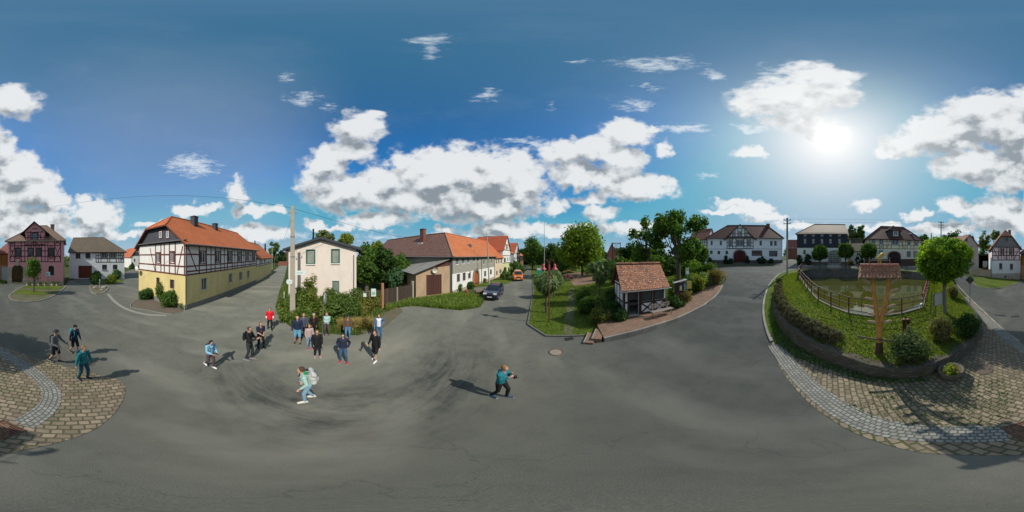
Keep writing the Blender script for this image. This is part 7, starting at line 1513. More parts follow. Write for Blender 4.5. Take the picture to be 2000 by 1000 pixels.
pn = MB().box(-.42, .42, -.03, .0, zb, zt).build('panel', GREYM, e); MB().box(-.38, .38, -.038, -.031, zb+.04, zt-.04).build('sheet', plain((.42, .42, .38), .5, var=.2, sc=5), pn)
for x, y, lab in [(1766, 651, 'left one of the pair of short brown red posts beside the carved signpost'), (1773.5, 650, 'right one of the pair of short brown red posts beside the carved signpost')]:
    p = G(x, y, I); d = p.xy.length; hh = Zat(d, 623)-p.z; e = empty('bollard', p, label=lab, cat='bollard', group='brown red posts on the island'); MB().lathe([(.09, -.1), (.09, hh-.04), (.10, hh-.04), (.10, hh-.01), (.0, hh)], (0, 0, 0), 12).build('post', plain((.13, .04, .035), .6), e)
p = G(1858, 746); p = P(1858, p.xy.length+.45); e = empty('stone_planter', p, label='round weathered concrete planter on the cobbles at the foot of the stone wall', cat='planter'); MB().lathe([(.36, -.02), (.43, .08), (.46, .30), (.46, .36), (.38, .36), (.36, .25), (.0, .25)], (0, 0, 0), 28).build('bowl', plain((.13, .115, .09), .9, var=.35, sc=9), e)
MB().lathe([(.36, .27), (.0, .29)], (0, 0, 0), 20).build('soil', EARTH, e)
# ---- carved signpost with little tiled roof
p = G(1718, 690, I); d = p.xy.length; rz = face_az(p); e = empty('carved_signpost', p, rz, label='forked orange brown tree trunk signpost with wooden arrow boards under a little tiled roof', cat='signpost')
TRK = plain((.46, .23, .05), .6, var=.6, sc=5, bump=.8); BRD = plain((.30, .21, .14), .8, var=.35, sc=10)
zf = Zat(d, 632)-p.z; zr = Zat(d, 539)-p.z; k = R_(0, 2, d)
mb = MB(); mb.tube([(0, 0, -.3), (.0, 0, .02), (-.02, 0, .5), (0, 0, zf*.7), (0, 0, zf+.1)], [.19, .15, .115, .125, .15], 12); mb.build('trunk', TRK, e)
for s, xt in ((-1, -k*14), (1, k*19)): MB().tube([(s*.03, 0, zf-.15), (s*.10, 0, zf+.35), (xt*.75, 0, zf+(zr-zf)*.6), (xt, 0, zr+.05)], [.12, .10, .085, .08], 10).build('branch', TRK, e)
MB().tube([(-.02, 0, .02), (-.01, 0, .62)], [.165, .13], 12).build('charred_foot', plain((.07, .04, .025), .8), e)
mb = MB(); mb.hexa([(-1.5*.55, -.16, zf*.55+.09), (.95, -.2, zf*.55-.22), (.95, -.16, zf*.55-.22), (-1.5*.55, -.12, zf*.55+.09), (-.85, -.16, zf*.55+.16), (.9, -.2, zf*.55-.12), (.9, -.16, zf*.55-.12), (-.85, -.12, zf*.55+.16)]); mb.build('long_board', plain((.12, .09, .07), .85, var=.3, sc=9), e)
rnd = random.Random(4)
for i in range(12):
    s = -1 if i % 2 == 0 else 1; t = (i//2)/5; z = zf+.1+(zr-zf-.35)*t; x = (s*.10+(-k*14 if s < 0 else k*19)*(.15+.75*t)); ln = rnd.uniform(.22, .34); a = rnd.uniform(.2, .65)*(1 if s > 0 else 1); dx, dz = s*math.cos(a), math.sin(a) if s > 0 else math.sin(a)*.8
    w_ = .045; nx, nz = -dz*s, dx*s; y = -.13
    pr = [(x-nx*w_, z-nz*w_), (x+dx*ln-nx*w_, z+dz*ln-nz*w_), (x+dx*(ln+.07), z+dz*(ln+.07)), (x+dx*ln+nx*w_, z+dz*ln+nz*w_), (x+nx*w_, z+nz*w_)]
    mb = MB(); mb.face([(a_, y, b_) for a_, b_ in pr]); mb.face([(a_, y+.035, b_) for a_, b_ in pr][::-1]); [mb.face([(pr[j][0], y, pr[j][1]), (pr[j][0], y+.035, pr[j][1]), (pr[(j+1) % 5][0], y+.035, pr[(j+1) % 5][1]), (pr[(j+1) % 5][0], y, pr[(j+1) % 5][1])]) for j in range(5)]; mb.build('arrow_board', plain((.40, .31, .22), .8, var=.3, sc=11), e, weld=True)
zt = Zat(d, 515)-p.z; hw0, hw1 = k*38, k*44
TL = tiles((.34, .15, .08), .26, .15, lichen=.2, var=.5)
mb = MB()
for sd in (-1, 1):      # two courses of rolled tiles on each slope
    for row in range(2):
        n = 12; ya, yb = sd*(.02+.24*row), sd*(.30+.24*row); za, zb_ = zt-.10-.20*row, zt-.31-.20*row+.02
        for j in range(n):
            x0 = -hw0-.0+(2*hw0)*j/n; wd = 2*hw0/n; pts = []
            for q in range(7): u = q/6; pts.append((x0+u*wd, .035*math.sin(PI*u*1.0)*(1 if u < .7 else .6)))
            for q in range(6):
                (xa, ha), (xb, hb) = pts[q], pts[q+1]; f1 = (xa, ya, za+ha+.02), (xb, ya, za+hb+.02), (xb, yb, zb_+hb), (xa, yb, zb_+ha)
                mb.face(f1 if sd > 0 else f1[::-1], 0, smooth=False)
o = mb.build('tile_slopes', TL, e); thick(o, .02)
mb = MB()
for j in range(7): x0 = -hw0+2*hw0*j/7; mb.tube([(x0, 0, zt-.07), (x0+2*hw0/7-.01, 0, zt-.07)], [.075, .066], 8)
mb.build('ridge_tiles', plain((.36, .12, .08), .7, var=.3, sc=4), e)
mb = MB(); mb.box(-hw0+.08, hw0-.08, -.05, .05, zt-.32, zt-.2); mb.box(-hw0*.75, hw0*.75, -.3, -.24, zt-.52, zt-.44); mb.box(-hw0*.75, hw0*.75, .24, .3, zt-.52, zt-.44); mb.build('roof_beam', TRK, e)
for s in (-1, 1): mb = MB(); mb.hexa([(s*hw0-.02, -.52, zt-.56), (s*hw0+.02, -.52, zt-.56), (s*hw0+.02, 0, zt-.14), (s*hw0-.02, 0, zt-.14), (s*hw0-.02, -.52, zt-.48), (s*hw0+.02, -.52, zt-.48), (s*hw0+.02, 0, zt-.06), (s*hw0-.02, 0, zt-.06)]); mb.hexa([(s*hw0-.02, 0.001, zt-.14), (s*hw0+.02, .001, zt-.14), (s*hw0+.02, .52, zt-.56), (s*hw0-.02, .52, zt-.56), (s*hw0-.02, .001, zt-.06), (s*hw0+.02, .001, zt-.06), (s*hw0+.02, .52, zt-.48), (s*hw0-.02, .52, zt-.48)]); mb.build('barge_board', TRK, e)
YEL_ = plain((.62, .42, .03), .45)
for x in (-k*20, k*20): MB().box(x-.015, x+.015, -.015, .015, zt-.05, zt+.25).build('finial_post', WOODP, e)
MB().tube([(-k*20, 0, zt+.13), (k*20, 0, zt+.13)], .008, 5).build('finial_rail', GREYM, e)
mb = MB(); mb.tube([(-.06, 0, zt-.02), (-.02, 0, zt+.16), (.05, 0, zt-.02)], .018, 6); mb.tube([(.05, 0, zt), (.05, 0, zt+.2)], .016, 6); mb.tube([(-.05, 0, zt), (-.06, 0, zt+.2)], .016, 6); mb.tube([(-.10, 0, zt+.22), (-.02, 0, zt+.25), (.08, 0, zt+.36), (.16, 0, zt+.40), (.22, 0, zt+.30)], [.03, .06, .06, .045, .015], 8); mb.build('weather_vane', YEL_, e)
# ---- pond railing
RAIL = plain((.085, .03, .024), .6, .2, var=.25, sc=12); RAILR = plain((.24, .04, .06), .6, .2)
def railing(pts, hgt, label, mat, rails=(1.0, .62, .2), baly=True, hf=Ih, posts=1.6, r=.034):
    pts = [Vector(p[:2]) for p in pts]; o = Vector((pts[0].x, pts[0].y, hf(pts[0].x, pts[0].y)+.07)); e = empty('pond_railing', o, label=label, cat='railing')
    q = []; 
    for i in range(len(pts)-1):
        n = max(1, round((pts[i+1]-pts[i]).length/posts)); q += [pts[i].lerp(pts[i+1], k/n) for k in range(n)]
    q.append(pts[-1]); W = [Vector((a.x, a.y, hf(a.x, a.y)+.07))-o for a in q]
    for w in W: MB().tube([w-Vector((0, 0, .1)), w+Vector((0, 0, hgt))], r*1.3, 7).build('post', mat, e)
    for fr in rails: MB().tube([w+Vector((0, 0, hgt*fr-.02)) for w in W], r*.8, 6).build('rail', mat, e)
    if baly:
        for i in range(len(W)-1): c = W[i].lerp(W[i+1], .5); MB().tube([c+Vector((0, 0, hgt*.2)), c+Vector((0, 0, hgt))], r*.45, 5).build('baluster', mat, e)
def off(p, s): c = Vector((sum(q[0] for q in pondr)/len(pondr), sum(q[1] for q in pondr)/len(pondr))); v = Vector(p[:2])-c; return Vector(p[:2])+v.normalized()*s
near = [off(p, .12) for p in pondr[:9]]
railing(near, 1.05, 'brown red tubular railing curving along the near edge of the pond', RAIL); railing([near[-1]]+[off(p, .12) for p in pondr[9:12]], 1.05, 'red railing along the right edge of the pond behind the information board', RAILR)
railing([off(p, .12) for p in (pondr[12:16])], .95, 'thin dark railing along the far bank of the pond', plain((.06, .06, .06), .6), posts=2.2, r=.02); railing([off(p, .12) for p in (pondr[15:]+[pondr[0]])], 1.05, 'rusty railing along the left edge of the pond near the lane', RAIL)
p = G(1797, 602, I); MB().tube([(0, 0, -.2), (0, 0, .18), (.05, 0, .32), (.18, 0, .36), (.26, 0, .30)], .06, 8).build('pipe', WT, empty('bent_pipe', p, face_az(p), label='white bent pipe at the pond rim beside the corner railing post', cat='pipe'))
for x, d, lab in [(1629, 35.2, 'pale stone steps leading up to the lattice gate beyond the pond'), (1577, 34.4, 'pale stone bench on the far bank below the leftmost ball crowned maple'), (1668, 34.2, 'dark bench on the far bank right of the middle ball crowned maple'), (1785, 34.5, 'low grey bench on the far bank before the cream timbered house')]:
    p = P(x, d); e = empty('steps' if 'steps' in lab else 'stone_bench', p, face_az(p), label=lab, cat='steps' if 'steps' in lab else 'bench'); m = CONC if 'dark' not in lab else BRW
    if 'steps' in lab:
        for k in range(3): MB().box(-1.5, 1.5, k*.35, k*.35+.34, -.1, .16*(k+1)).build('step', plain((.42, .41, .38), .8), e)
    else:
        MB().box(-1.1, 1.1, -.22, .22, .42, .5).build('seat', plain((.40, .39, .36), .8) if m is CONC else m, e)
        for s in (-.85, .85): MB().box(s-.1, s+.1, -.18, .18, -.1, .418).build('leg', m, e)
# low dark retaining wall on the far side, in front of slate house
# ---- in front of the pink house
p = G(94, 575.5); d = p.xy.length; e = empty('parking_sign', p, face_az(p), label='small pale blue sign on a thin post on the verge before the pink house', cat='sign'); H = Zat(d, 531)-p.z; MB().tube([(0, 0, -.1), (0, 0, H)], .025, 7).build('post', GREYM, e); MB().box(-.25, .25, -.05, -.028, H-.5, H).build('sign_plate', plain((.45, .68, .72), .5), e); MB().box(-.20, .05, -.056, -.051, H-.42, H-.1).build('symbol', plain((.12, .32, .42), .5), e)
for i, x in enumerate((56, 66, 78, 90, 104, 113)):
    p = G(x, 558.3); e = empty('flower_box', p+Vector((0, 0, .05)), .42, label=['leftmost', 'second', 'third', 'fourth', 'fifth', 'rightmost'][i]+' stone flower box along the foot of the pink house', cat='planter', group='flower boxes along the pink house'); MB().box(-.4, .4, -.2, .2, -.1, .3).build('box', STN, e, bevel=.02); pp, nn = clump_pts([(0, 0, .42, .36, .2, .25)], 300, 20, .12); leaf_obj('plants', pp, nn, .08, [YG, MID, RUST][i % 3], e)
p = G(195, 562); e = empty('hand_pump', p, face_az(p), label='old grey hand pump standing between boulders in the small paved bed', cat='pump'); MB().lathe([(.12, -.05), (.10, .1), (.08, .15), (.08, 1.0), (.11, 1.05), (.11, 1.15), (.05, 1.35), (.0, 1.38)], (0, 0, 0), 12).build('body', plain((.32, .35, .36), .5, .4), e); MB().tube([(0, 0, 1.2), (.25, 0, 1.25), (.45, 0, .8)], .02, 6).build('handle', GREYM, e); MB().tube([(0, 0, .8), (-.25, 0, .8), (-.28, 0, .68)], .03, 6).build('spout', GREYM, e)
for x, y, s in [(186, 563, .35), (203, 562.5, .4), (199, 567, .25)]:
    p = G(x, y); mb = MB(); bm = bmesh.new(); bmesh.ops.create_icosphere(bm, subdivisions=2, radius=s); rnd = random.Random(int(x)); [setattr(v, 'co', Vector((v.co.x*rnd.uniform(.85, 1.15)*1.2, v.co.y*rnd.uniform(.85, 1.15), v.co.z*rnd.uniform(.8, 1.1)*.55))) for v in bm.verts]; me = bpy.data.meshes.new('boulder'); bm.to_mesh(me); bm.free(); me.materials.append(plain((.30, .28, .25), .9, var=.3)); o = bpy.data.objects.new('boulder', me); COL.objects.link(o); o.location = p+Vector((0, 0, s*.3)); tag(o, {186: 'pale boulder left of the hand pump', 203: 'larger pale boulder right of the hand pump', 199: 'small boulder in front of the hand pump'}[x], 'boulder')
for x, y, c, lab in [(1970, 548, (.12, .12, .12), 'thin dark post at the wall of the narrow gable front house'), (1976, 549, (.25, .05, .04), 'thin red post at the right corner of the narrow gable front house'), (555, 586, (.6, .6, .58), 'small white marker post on the grass left of the cream house')]:
    p = G(x, y); MB().tube([(0, 0, -.1), (0, 0, 1.0)], .05, 7).build('post', plain(c, .6), empty('marker_post', p, label=lab, cat='post'))
# ---- vehicles
def car(name, p, rz, col, label, kind='suv', cat='car'):
    e = empty(name, p, rz, label=label, cat=cat); t = NT('car_paint'); n = t.noise(t.coord(), 3, 3); t.b.inputs['Coat Weight'].default_value = .6; t.b.inputs['Coat Roughness'].default_value = .08; PNT = t.base(t.mix(cm(col, .9), cm(col, 1.1), n), .35, .1 if kind == 'suv' else 0)
    BLK = plain((.015, .015, .016), .6); GLS = glass((.02, .025, .03), .04); CHR = plain((.5, .5, .5), .25, .9); LMP = plain((.7, .7, .68), .15)
    # side profile, front is -X; x length, z height
    if kind == 'suv': Lc, W, wr = 4.3, 1.76, .34; fx, rx = .82, 3.42; low = [(0, .42), (.02, .72), (.25, .86), (1.15, 1.02), (4.1, 1.06), (4.28, .95), (4.30, .45), (4.22, .28)]; gh = [(1.05, 1.0), (1.75, 1.52), (3.1, 1.58), (3.95, 1.48), (4.18, 1.03)]
    else: Lc, W, wr = 5.2, 1.95, .36; fx, rx = .9, 4.05; low = [(0, .45), (.03, .95), (.3, 1.15), (.75, 1.22), (3.15, 1.22), (3.15, 1.22), (3.16, .95), (5.18, .95), (5.2, .4)]; gh = [(.72, 1.2), (1.25, 1.92), (3.0, 1.97), (3.12, 1.2)]
    def arch(cx): return [(cx+(wr+.07)*math.cos(a), .30+(wr+.07)*math.sin(a)*1.0) for a in [PI*k/10 for k in range(11)]]
    prof = low+[(a, b) for a, b in [(rx+wr+.07, .24)]]+arch(rx)[0:11]+[(rx-wr-.07, .24), (fx+wr+.07, .24)]+arch(fx)+[(fx-wr-.07, .24), (.05, .26)]
    mb = MB(); hw = W/2; A_ = [(x-Lc/2, -hw, z) for x, z in prof]; B_ = [(x-Lc/2, hw, z) for x, z in prof]; mb.face(A_[::-1] if False else A_); mb.face(B_[::-1])
    for i in range(len(prof)): j = (i+1) % len(prof); mb.face([A_[i], B_[i], B_[j], A_[j]])
    o = mb.build('body', PNT, e, weld=True); bm = bmesh.new(); bm.from_mesh(o.data)
    for v in bm.verts:   # plan taper at both ends and tumblehome
        x = v.co.x+Lc/2; k = 1-.10*max(0, 1-x/.7)**2-.06*max(0, 1-(Lc-x)/.6)**2-.04*max(0, v.co.z-.8); v.co.y *= k
    bm.to_mesh(o.data); bm.free(); md = o.modifiers.new('bevel', 'BEVEL'); md.width = .05; md.segments = 3; md.limit_method = 'ANGLE'; md.angle_limit = R(35)
    mb = MB(); mb.box(-Lc/2+.35, Lc/2-.35, -hw+.12, hw-.12, .18, .8); mb.build('underbody', BLK, e)
    # cabin
    mb = MB(); tp = .20; base = gh[0][1]
    def yy(z): return (hw-.06)-tp*(z-base)/.55*1.0 if kind == 'suv' else (hw-.06)-.16*(z-base)/.7
    A_ = [Vector((x-Lc/2, -yy(z), z)) for x, z in gh]; B_ = [Vector((x-Lc/2, yy(z), z)) for x, z in gh]; mb.face(A_); mb.face(B_[::-1])
    for i in range(len(gh)): j = (i+1) % len(gh); mb.face([A_[i], B_[i], B_[j], A_[j]])
    o = mb.build('cabin', PNT, e, weld=True); md = o.modifiers.new('bevel', 'BEVEL'); md.width = .05; md.segments = 3; md.limit_method = 'ANGLE'
    def pane(q, nm='window_pane'):
        c = sum((Vector(a) for a in q), Vector((0, 0, 0)))/len(q); nn = (Vector(q[1])-Vector(q[0])).cross(Vector(q[2])-Vector(q[0])).normalized(); 
        if nn.dot(c-Vector((0, 0, base))) < 0: nn = -nn
        mb = MB(); mb.face([tuple(c+(Vector(a)-c)*.88+nn*.012) for a in q]); return mb.build(nm, GLS, e)
    pane([A_[0], B_[0], B_[1], A_[1]], 'windscreen'); n = len(gh)
    if kind == 'suv': pane([A_[3], B_[3], B_[4], A_[4]], 'rear_window')
    else: pane([A_[2], B_[2], B_[3], A_[3]], 'rear_window')
    for sgn, Q in ((-1, A_), (1, B_)):
        lo0, hi0, hi1 = Q[0], Q[1], (Q[3] if kind == 'suv' else Q[2]); lo1 = Q[-1]
        if kind == 'suv': cuts = [(.16, .50), (.53, .86)]
        else: cuts = [(.14, .50), (.54, .92)]
        for a, b in cuts:
            def P2(t, h): lo = Vector(lo0).lerp(Vector(lo1), t); hx = Vector(hi0).lerp(Vector(hi1), min(1, max(0, (lo.x-hi0.x)/(hi1.x-hi0.x)))); hx.x = min(max(lo.x, hi0.x), hi1.x); return lo.lerp(hx, h)
            pane([P2(a, .05), P2(b, .05), P2(b, .92), P2(a, .92)], 'side_window')
        MB().box(gh[0][0]-Lc/2+.25, gh[0][0]-Lc/2+.42, sgn*(hw+.02) if sgn > 0 else -hw-.18, sgn*(hw+.18) if sgn > 0 else -hw-.02, base-.02, base+.14).build('mirror', PNT, e, bevel=.03)
        zh = .72 if kind == 'suv' else .82; MB().box(-Lc/2-.015, -Lc/2+.30, sgn*(hw-.50) if sgn > 0 else -hw+.14, sgn*(hw-.14) if sgn > 0 else -hw+.50, zh-.02, zh+.14).build('headlight', LMP, e, bevel=.03); MB().box(Lc/2-.2, Lc/2+.01, sgn*(hw-.3) if sgn > 0 else -hw+.1, sgn*(hw-.1) if sgn > 0 else -hw+.3, .7, .95).build('tail_light', plain((.35, .02, .02), .3), e)
        for x in (fx, rx):
            w = MB(); w.lathe([(wr*.62, -.10), (wr*.95, -.10), (wr, -.06), (wr, .06), (wr*.95, .10), (wr*.62, .10)], (0, 0, 0), 24); wh = place(w, 'wheel', BLK, Matrix.Translation((x-Lc/2, sgn*(hw-.12), wr)) @ Matrix.Rotation(R(90), 4, 'X'), e)
            w = MB(); w.lathe([(.0, .06), (.06, .08), (wr*.6, .05), (wr*.64, .095)], (0, 0, 0), 10, smooth=False); w.lathe([(.0, -.06), (.06, -.08), (wr*.6, -.05), (wr*.64, -.095)], (0, 0, 0), 10, smooth=False); w.build('rim', CHR, wh)
    MB().box(-Lc/2-.02, -Lc/2+.05, -.42, .42, .62 if kind == 'suv' else .72, .76 if kind == 'suv' else .88).build('grille', BLK, e); MB().box(-Lc/2-.028, -Lc/2+.0, -.26, .26, .40, .51).build('number_plate', plain((.7, .7, .7), .5), e); MB().box(-Lc/2-.025, -Lc/2+.1, -.7, .7, .24, .37).build('lower_intake', BLK, e)
    if kind != 'suv':
        mb = MB(); x0, x1 = 3.2-Lc/2, Lc/2; hw_ = hw-.02
        mb.box(x0, x1, -hw_, -hw_+.06, .951, 1.32); mb.box(x0, x1, hw_-.06, hw_, .951, 1.32); mb.box(x1-.06, x1, -hw_+.06, hw_-.06, .951, 1.32); mb.box(x0, x0+.06, -hw_+.06, hw_-.06, .951, 1.32); mb.build('load_bed_sides', PNT, e); mb = MB(); mb.box(-.55, .25, -.5, .5, gh[1][1]+.03, gh[1][1]+.14); mb.build('beacon_bar', plain((.6, .62, .6), .4), e)
    return e
cp = (G(947, 584)+G(978, 578))/2; a, b = G(960, 586), G(981, 576)
hd = math.atan2(-sd_.y, -sd_.x); cpos = G(965, 579); car('parked_car', cpos+Vector((0, 0, .0)), math.atan2(.975, .224)+.10, (.014, .022, .055), 'dark blue hatchback parked at the kerb facing the viewer, with plate')
q = G(1009.5, 548); car('pickup_truck', q+Vector((.2, 1.6, 0)), R(92), (.62, .16, .015), 'bright orange crew cab pickup truck with pale beacon bar parked on the village street', kind='van', cat='pickup truck')
q = P(1023.5, 58); car('parked_car', q, R(86), (.03, .05, .09), 'small far dark blue car parked at the end of the village street')
# ------------------------------------------------------------------ people
_bm = bmesh.new(); bmesh.ops.create_icosphere(_bm, subdivisions=2, radius=1); ICOV = [v.co.copy() for v in _bm.verts]; ICOF = [[v.index for v in f.verts] for f in _bm.faces]; _bm.free()
def sph(mb, c, r, M=None):
    r = r if isinstance(r, (tuple, list)) else (r, r, r); b = len(mb.v); c = Vector(c)
    for v in ICOV:
        q = Vector((v.x*r[0], v.y*r[1], v.z*r[2])); q = (M @ q if M else q)+c; mb.v.append(tuple(q))
    for f in ICOF: mb.f.append(tuple(b+i for i in f)); mb.mi.append(0); mb.sm.append(True); mb.uv.append([(0, 0)]*3)
def limb(mb, pts, rad, n=5):
    """tapered chain of overlapping balls, fused later by the remesh into one surface"""
    for i in range(len(pts)-1):
        a, b = Vector(pts[i]), Vector(pts[i+1]); ra, rb = rad[i], rad[i+1]; ra = ra if isinstance(ra, tuple) else (ra,)*3; rb = rb if isinstance(rb, tuple) else (rb,)*3
        m = max(2, int((b-a).length/(min(min(ra), min(rb))*.55)))
        for k in range(m+1):
            t = k/m; sph(mb, a.lerp(b, t), tuple(ra[j]*(1-t)+rb[j]*t for j in range(3)))
def ik(a, b, l1, l2, pole):
    a, b, pole = Vector(a), Vector(b), Vector(pole); d = b-a; L_ = min(d.length, (l1+l2)*.995); b = a+d.normalized()*L_
    x = (l1*l1-l2*l2+L_*L_)/(2*L_); h_ = math.sqrt(max(0, l1*l1-x*x)); n = d.normalized(); pp = pole-n*pole.dot(n); pp = pp.normalized() if pp.length > 1e-5 else Vector((0, -1, 0)); return a+n*x+pp*h_, b
def skinned(mb, name, mat, par, vox, it=3):
    o = mb.build(name, mat, par); m = o.modifiers.new('fuse', 'REMESH'); m.mode = 'VOXEL'; m.voxel_size = vox; m.use_smooth_shade = True
    s = o.modifiers.new('soften', 'SMOOTH'); s.iterations = it; s.factor = .5; return o
SKIN = plain((.52, .29, .20), .55, var=.08, sc=9); SKIN2 = plain((.45, .23, .16), .55, var=.08, sc=9)
def person(px, py, H, turn, label, top, legs, shoes, hair, hands=None, feet=None, lean=0, drop=0, shorts=False, sleeves=1.0, hairlong=0, hat=None, glasses=False, skin=SKIN, bulk=1.0, head=(0, 0), inner=None, hood=None, group=None, toes=None, coat=0, skirtmat=None, sleeve_mat=None):
    p = G(px, py); e = empty('person', p, face_az(p)+R(turn), label=label, cat='person'); e.scale = (H/1.75,)*3
    fL, fR = feet or ((.11, 0, 0), (-.11, .02, 0)); hL, hR = hands or ((.27, -.05, .80), (-.27, -.05, .80))
    hz = .91-drop; hipL, hipR = Vector((.088, .01, hz)), Vector((-.088, .01, hz)); pel = Vector((0, 0, hz+.03)); ch = Vector((0, -lean*.7, 1.26-drop)); nk = Vector((0, -lean-.0, 1.47-drop-lean*.15)); sL, sR = Vector((.178, -lean*.9, 1.415-drop-lean*.12)), Vector((-.178, -lean*.9, 1.415-drop-lean*.12))
    hd = nk+Vector((head[0]*.05, -.025-max(0, head[1])*.04, .155-max(0, head[1])*.02))
    anL, anR = Vector((fL[0], fL[1]+.03, .085+fL[2])), Vector((fR[0], fR[1]+.03, .085+fR[2]))
    kL, anL = ik(hipL, anL, .425, .42, (.12, -1, .1)); kR, anR = ik(hipR, anR, .425, .42, (-.12, -1, .1))
    eL, wL = ik(sL, hL, .285, .255, (.5, .8, -.4)); eR, wR = ik(sR, hR, .285, .255, (-.5, .8, -.4))
    B_ = bulk
    # body: head, neck, trunk, arms with hands, legs: one fused surface
    mb = MB(); Mh = Matrix.Rotation(R(head[1]*18), 4, 'X') @ Matrix.Rotation(R(head[0]*40), 4, 'Z'); hdp = lambda v: hd+Mh@Vector(v)
    sph(mb, hd+Mh@Vector((0, .012, .03)), (.076, .092, .085), Mh); sph(mb, hdp((0, -.012, -.025)), (.062, .070, .085), Mh); sph(mb, hdp((0, -.045, -.085)), (.030, .030, .026)); sph(mb, hdp((0, -.088, -.008)), (.013, .020, .022)); sph(mb, hdp((0, -.079, .022)), (.042, .014, .012))
    sph(mb, hdp((0, -.079, -.052)), (.024, .012, .010))
    for s in (-1, 1): sph(mb, hdp((s*.076, .012, -.005)), (.010, .018, .028)); sph(mb, hdp((s*.035, -.066, -.025)), (.024, .02, .024))
    limb(mb, [nk-Vector((0, 0, .06)), hd-Vector((0, -.01, .06))], [.060, .052]); limb(mb, [pel, ch, nk-Vector((0, 0, .09))], [(.135, .095, .10), (.135, .095, .10), (.12, .07, .06)])
    for s, sh, el, wr_, hp, kn, an in ((1, sL, eL, wL, hipL, kL, anL), (-1, sR, eR, wR, hipR, kR, anR)):
        limb(mb, [sh, el, wr_], [.046, .036, .025]); limb(mb, [hp, kn, an], [.075, .050, .036]); limb(mb, [an, an+Vector((0, .03, -.045)), an+Vector((0, -.12, -.062))], [.036, .03, .026])
        fd = (wr_-el).normalized(); side = fd.cross(Vector((s, 0, 0))); side = side.normalized() if side.length > .1 else Vector((0, -1, 0)); pn = fd.cross(side).normalized()   # palm normal
        pc = wr_+fd*.05
        for u in (-.022, -.007, .008, .023): limb(mb, [wr_+fd*.015+side*u*.5, wr_+fd*.085+side*u], [.012, .0115])
        for u, ln in ((-.027, .058), (-.009, .072), (.009, .078), (.027, .068)):
            k0 = wr_+fd*.085+side*u; k1 = k0+fd*ln*.5-pn*s*.010; k2 = k1+(fd*.7-pn*s*.7).normalized()*ln*.5; limb(mb, [k0, k1, k2], [.0095, .009, .0075])
        t0 = wr_+fd*.03+side*.022; limb(mb, [t0, t0+side*.026+fd*.03-pn*s*.012, t0+side*.03+fd*.062-pn*s*.02], [.0125, .0105, .0085])
    skinned(mb, 'body', skin, e, .0085, 2)
    for s in (-1, 1): m2 = MB(); sph(m2, hdp((s*.030, -.080, .004)), (.011, .007, .006)); m2.build('eye', plain((.06, .045, .04), .3), e)
    m2 = MB(); sph(m2, hdp((0, -.0915, -.050)), (.020, .004, .0045)); m2.build('mouth', plain((.38, .12, .10), .5), e)
    # trousers
    if legs is not None:
        mb = MB(); limb(mb, [pel+Vector((0, 0, .08)), pel-Vector((0, 0, .03))], [(.145*B_, .105*B_, .06), (.155*B_, .118*B_, .08)])
        for hp, kn, an in ((hipL, kL, anL), (hipR, kR, anR)):
            if shorts: limb(mb, [hp, hp.lerp(kn, .55), hp.lerp(kn, .92)], [.098*B_, .086*B_, .080])
            else: limb(mb, [hp, kn, kn.lerp(an, .5), an.lerp(kn, .04)], [.096*B_, .066, .060, .050])
        skinned(mb, 'shorts' if shorts else 'trousers', legs, e, .014)
    # jacket / shirt
    mb = MB(); low = pel+Vector((0, 0, .03-coat)); limb(mb, [low, ch+Vector((0, 0, -.05)), ch+Vector((0, 0, .08))], [(.165*B_, .125*B_, .06), (.155*B_, .118*B_, .10), (.170*B_, .118*B_, .09)]); limb(mb, [sL*.96+sR*.04, sR*.96+sL*.04], [.066*B_, .066*B_]); limb(mb, [ch+Vector((0, 0, .1)), nk-Vector((0, 0, .035))], [(.15, .10, .07), (.075, .072, .03)])
    if sleeve_mat is None:
        for sh, el, wr_ in ((sL, eL, wL), (sR, eR, wR)):
            if sleeves >= 1: limb(mb, [sh, el, el.lerp(wr_, .97)], [.068*B_, .056*B_, .042])
            else: limb(mb, [sh, sh.lerp(el, sleeves*1.6)], [.068*B_, .060])
    skinned(mb, 'jacket', top, e, .014)
    if sleeve_mat is not None:
        for sh, el, wr_ in ((sL, eL, wL), (sR, eR, wR)): mb = MB(); limb(mb, [sh*1.02, el, el.lerp(wr_, .95)], [.075, .060, .046]); skinned(mb, 'sleeve', sleeve_mat, e, .014)
        for s in (-1, 1): mb = MB(); limb(mb, [Vector((s*.13, low.y-.0, low.z)), Vector((s*.13, ch.y-.0, ch.z+.12))], [(.06, .12, .05), (.055, .11, .05)]); skinned(mb, 'open_front', sleeve_mat, e, .014)
    if inner is not None: mb = MB(); limb(mb, [ch+Vector((0, -.085*B_, -.02)), nk+Vector((0, -.055, -.04))], [(.035, .04, .05), (.045, .03, .03)]); skinned(mb, 'shirt_front', inner, e, .012)
    if hood is not None: mb = MB(); limb(mb, [nk+Vector((-.07, .05, -.02)), nk+Vector((0, .09, -.03)), nk+Vector((.07, .05, -.02))], [.05, .065, .05]); skinned(mb, 'hood', hood, e, .012)
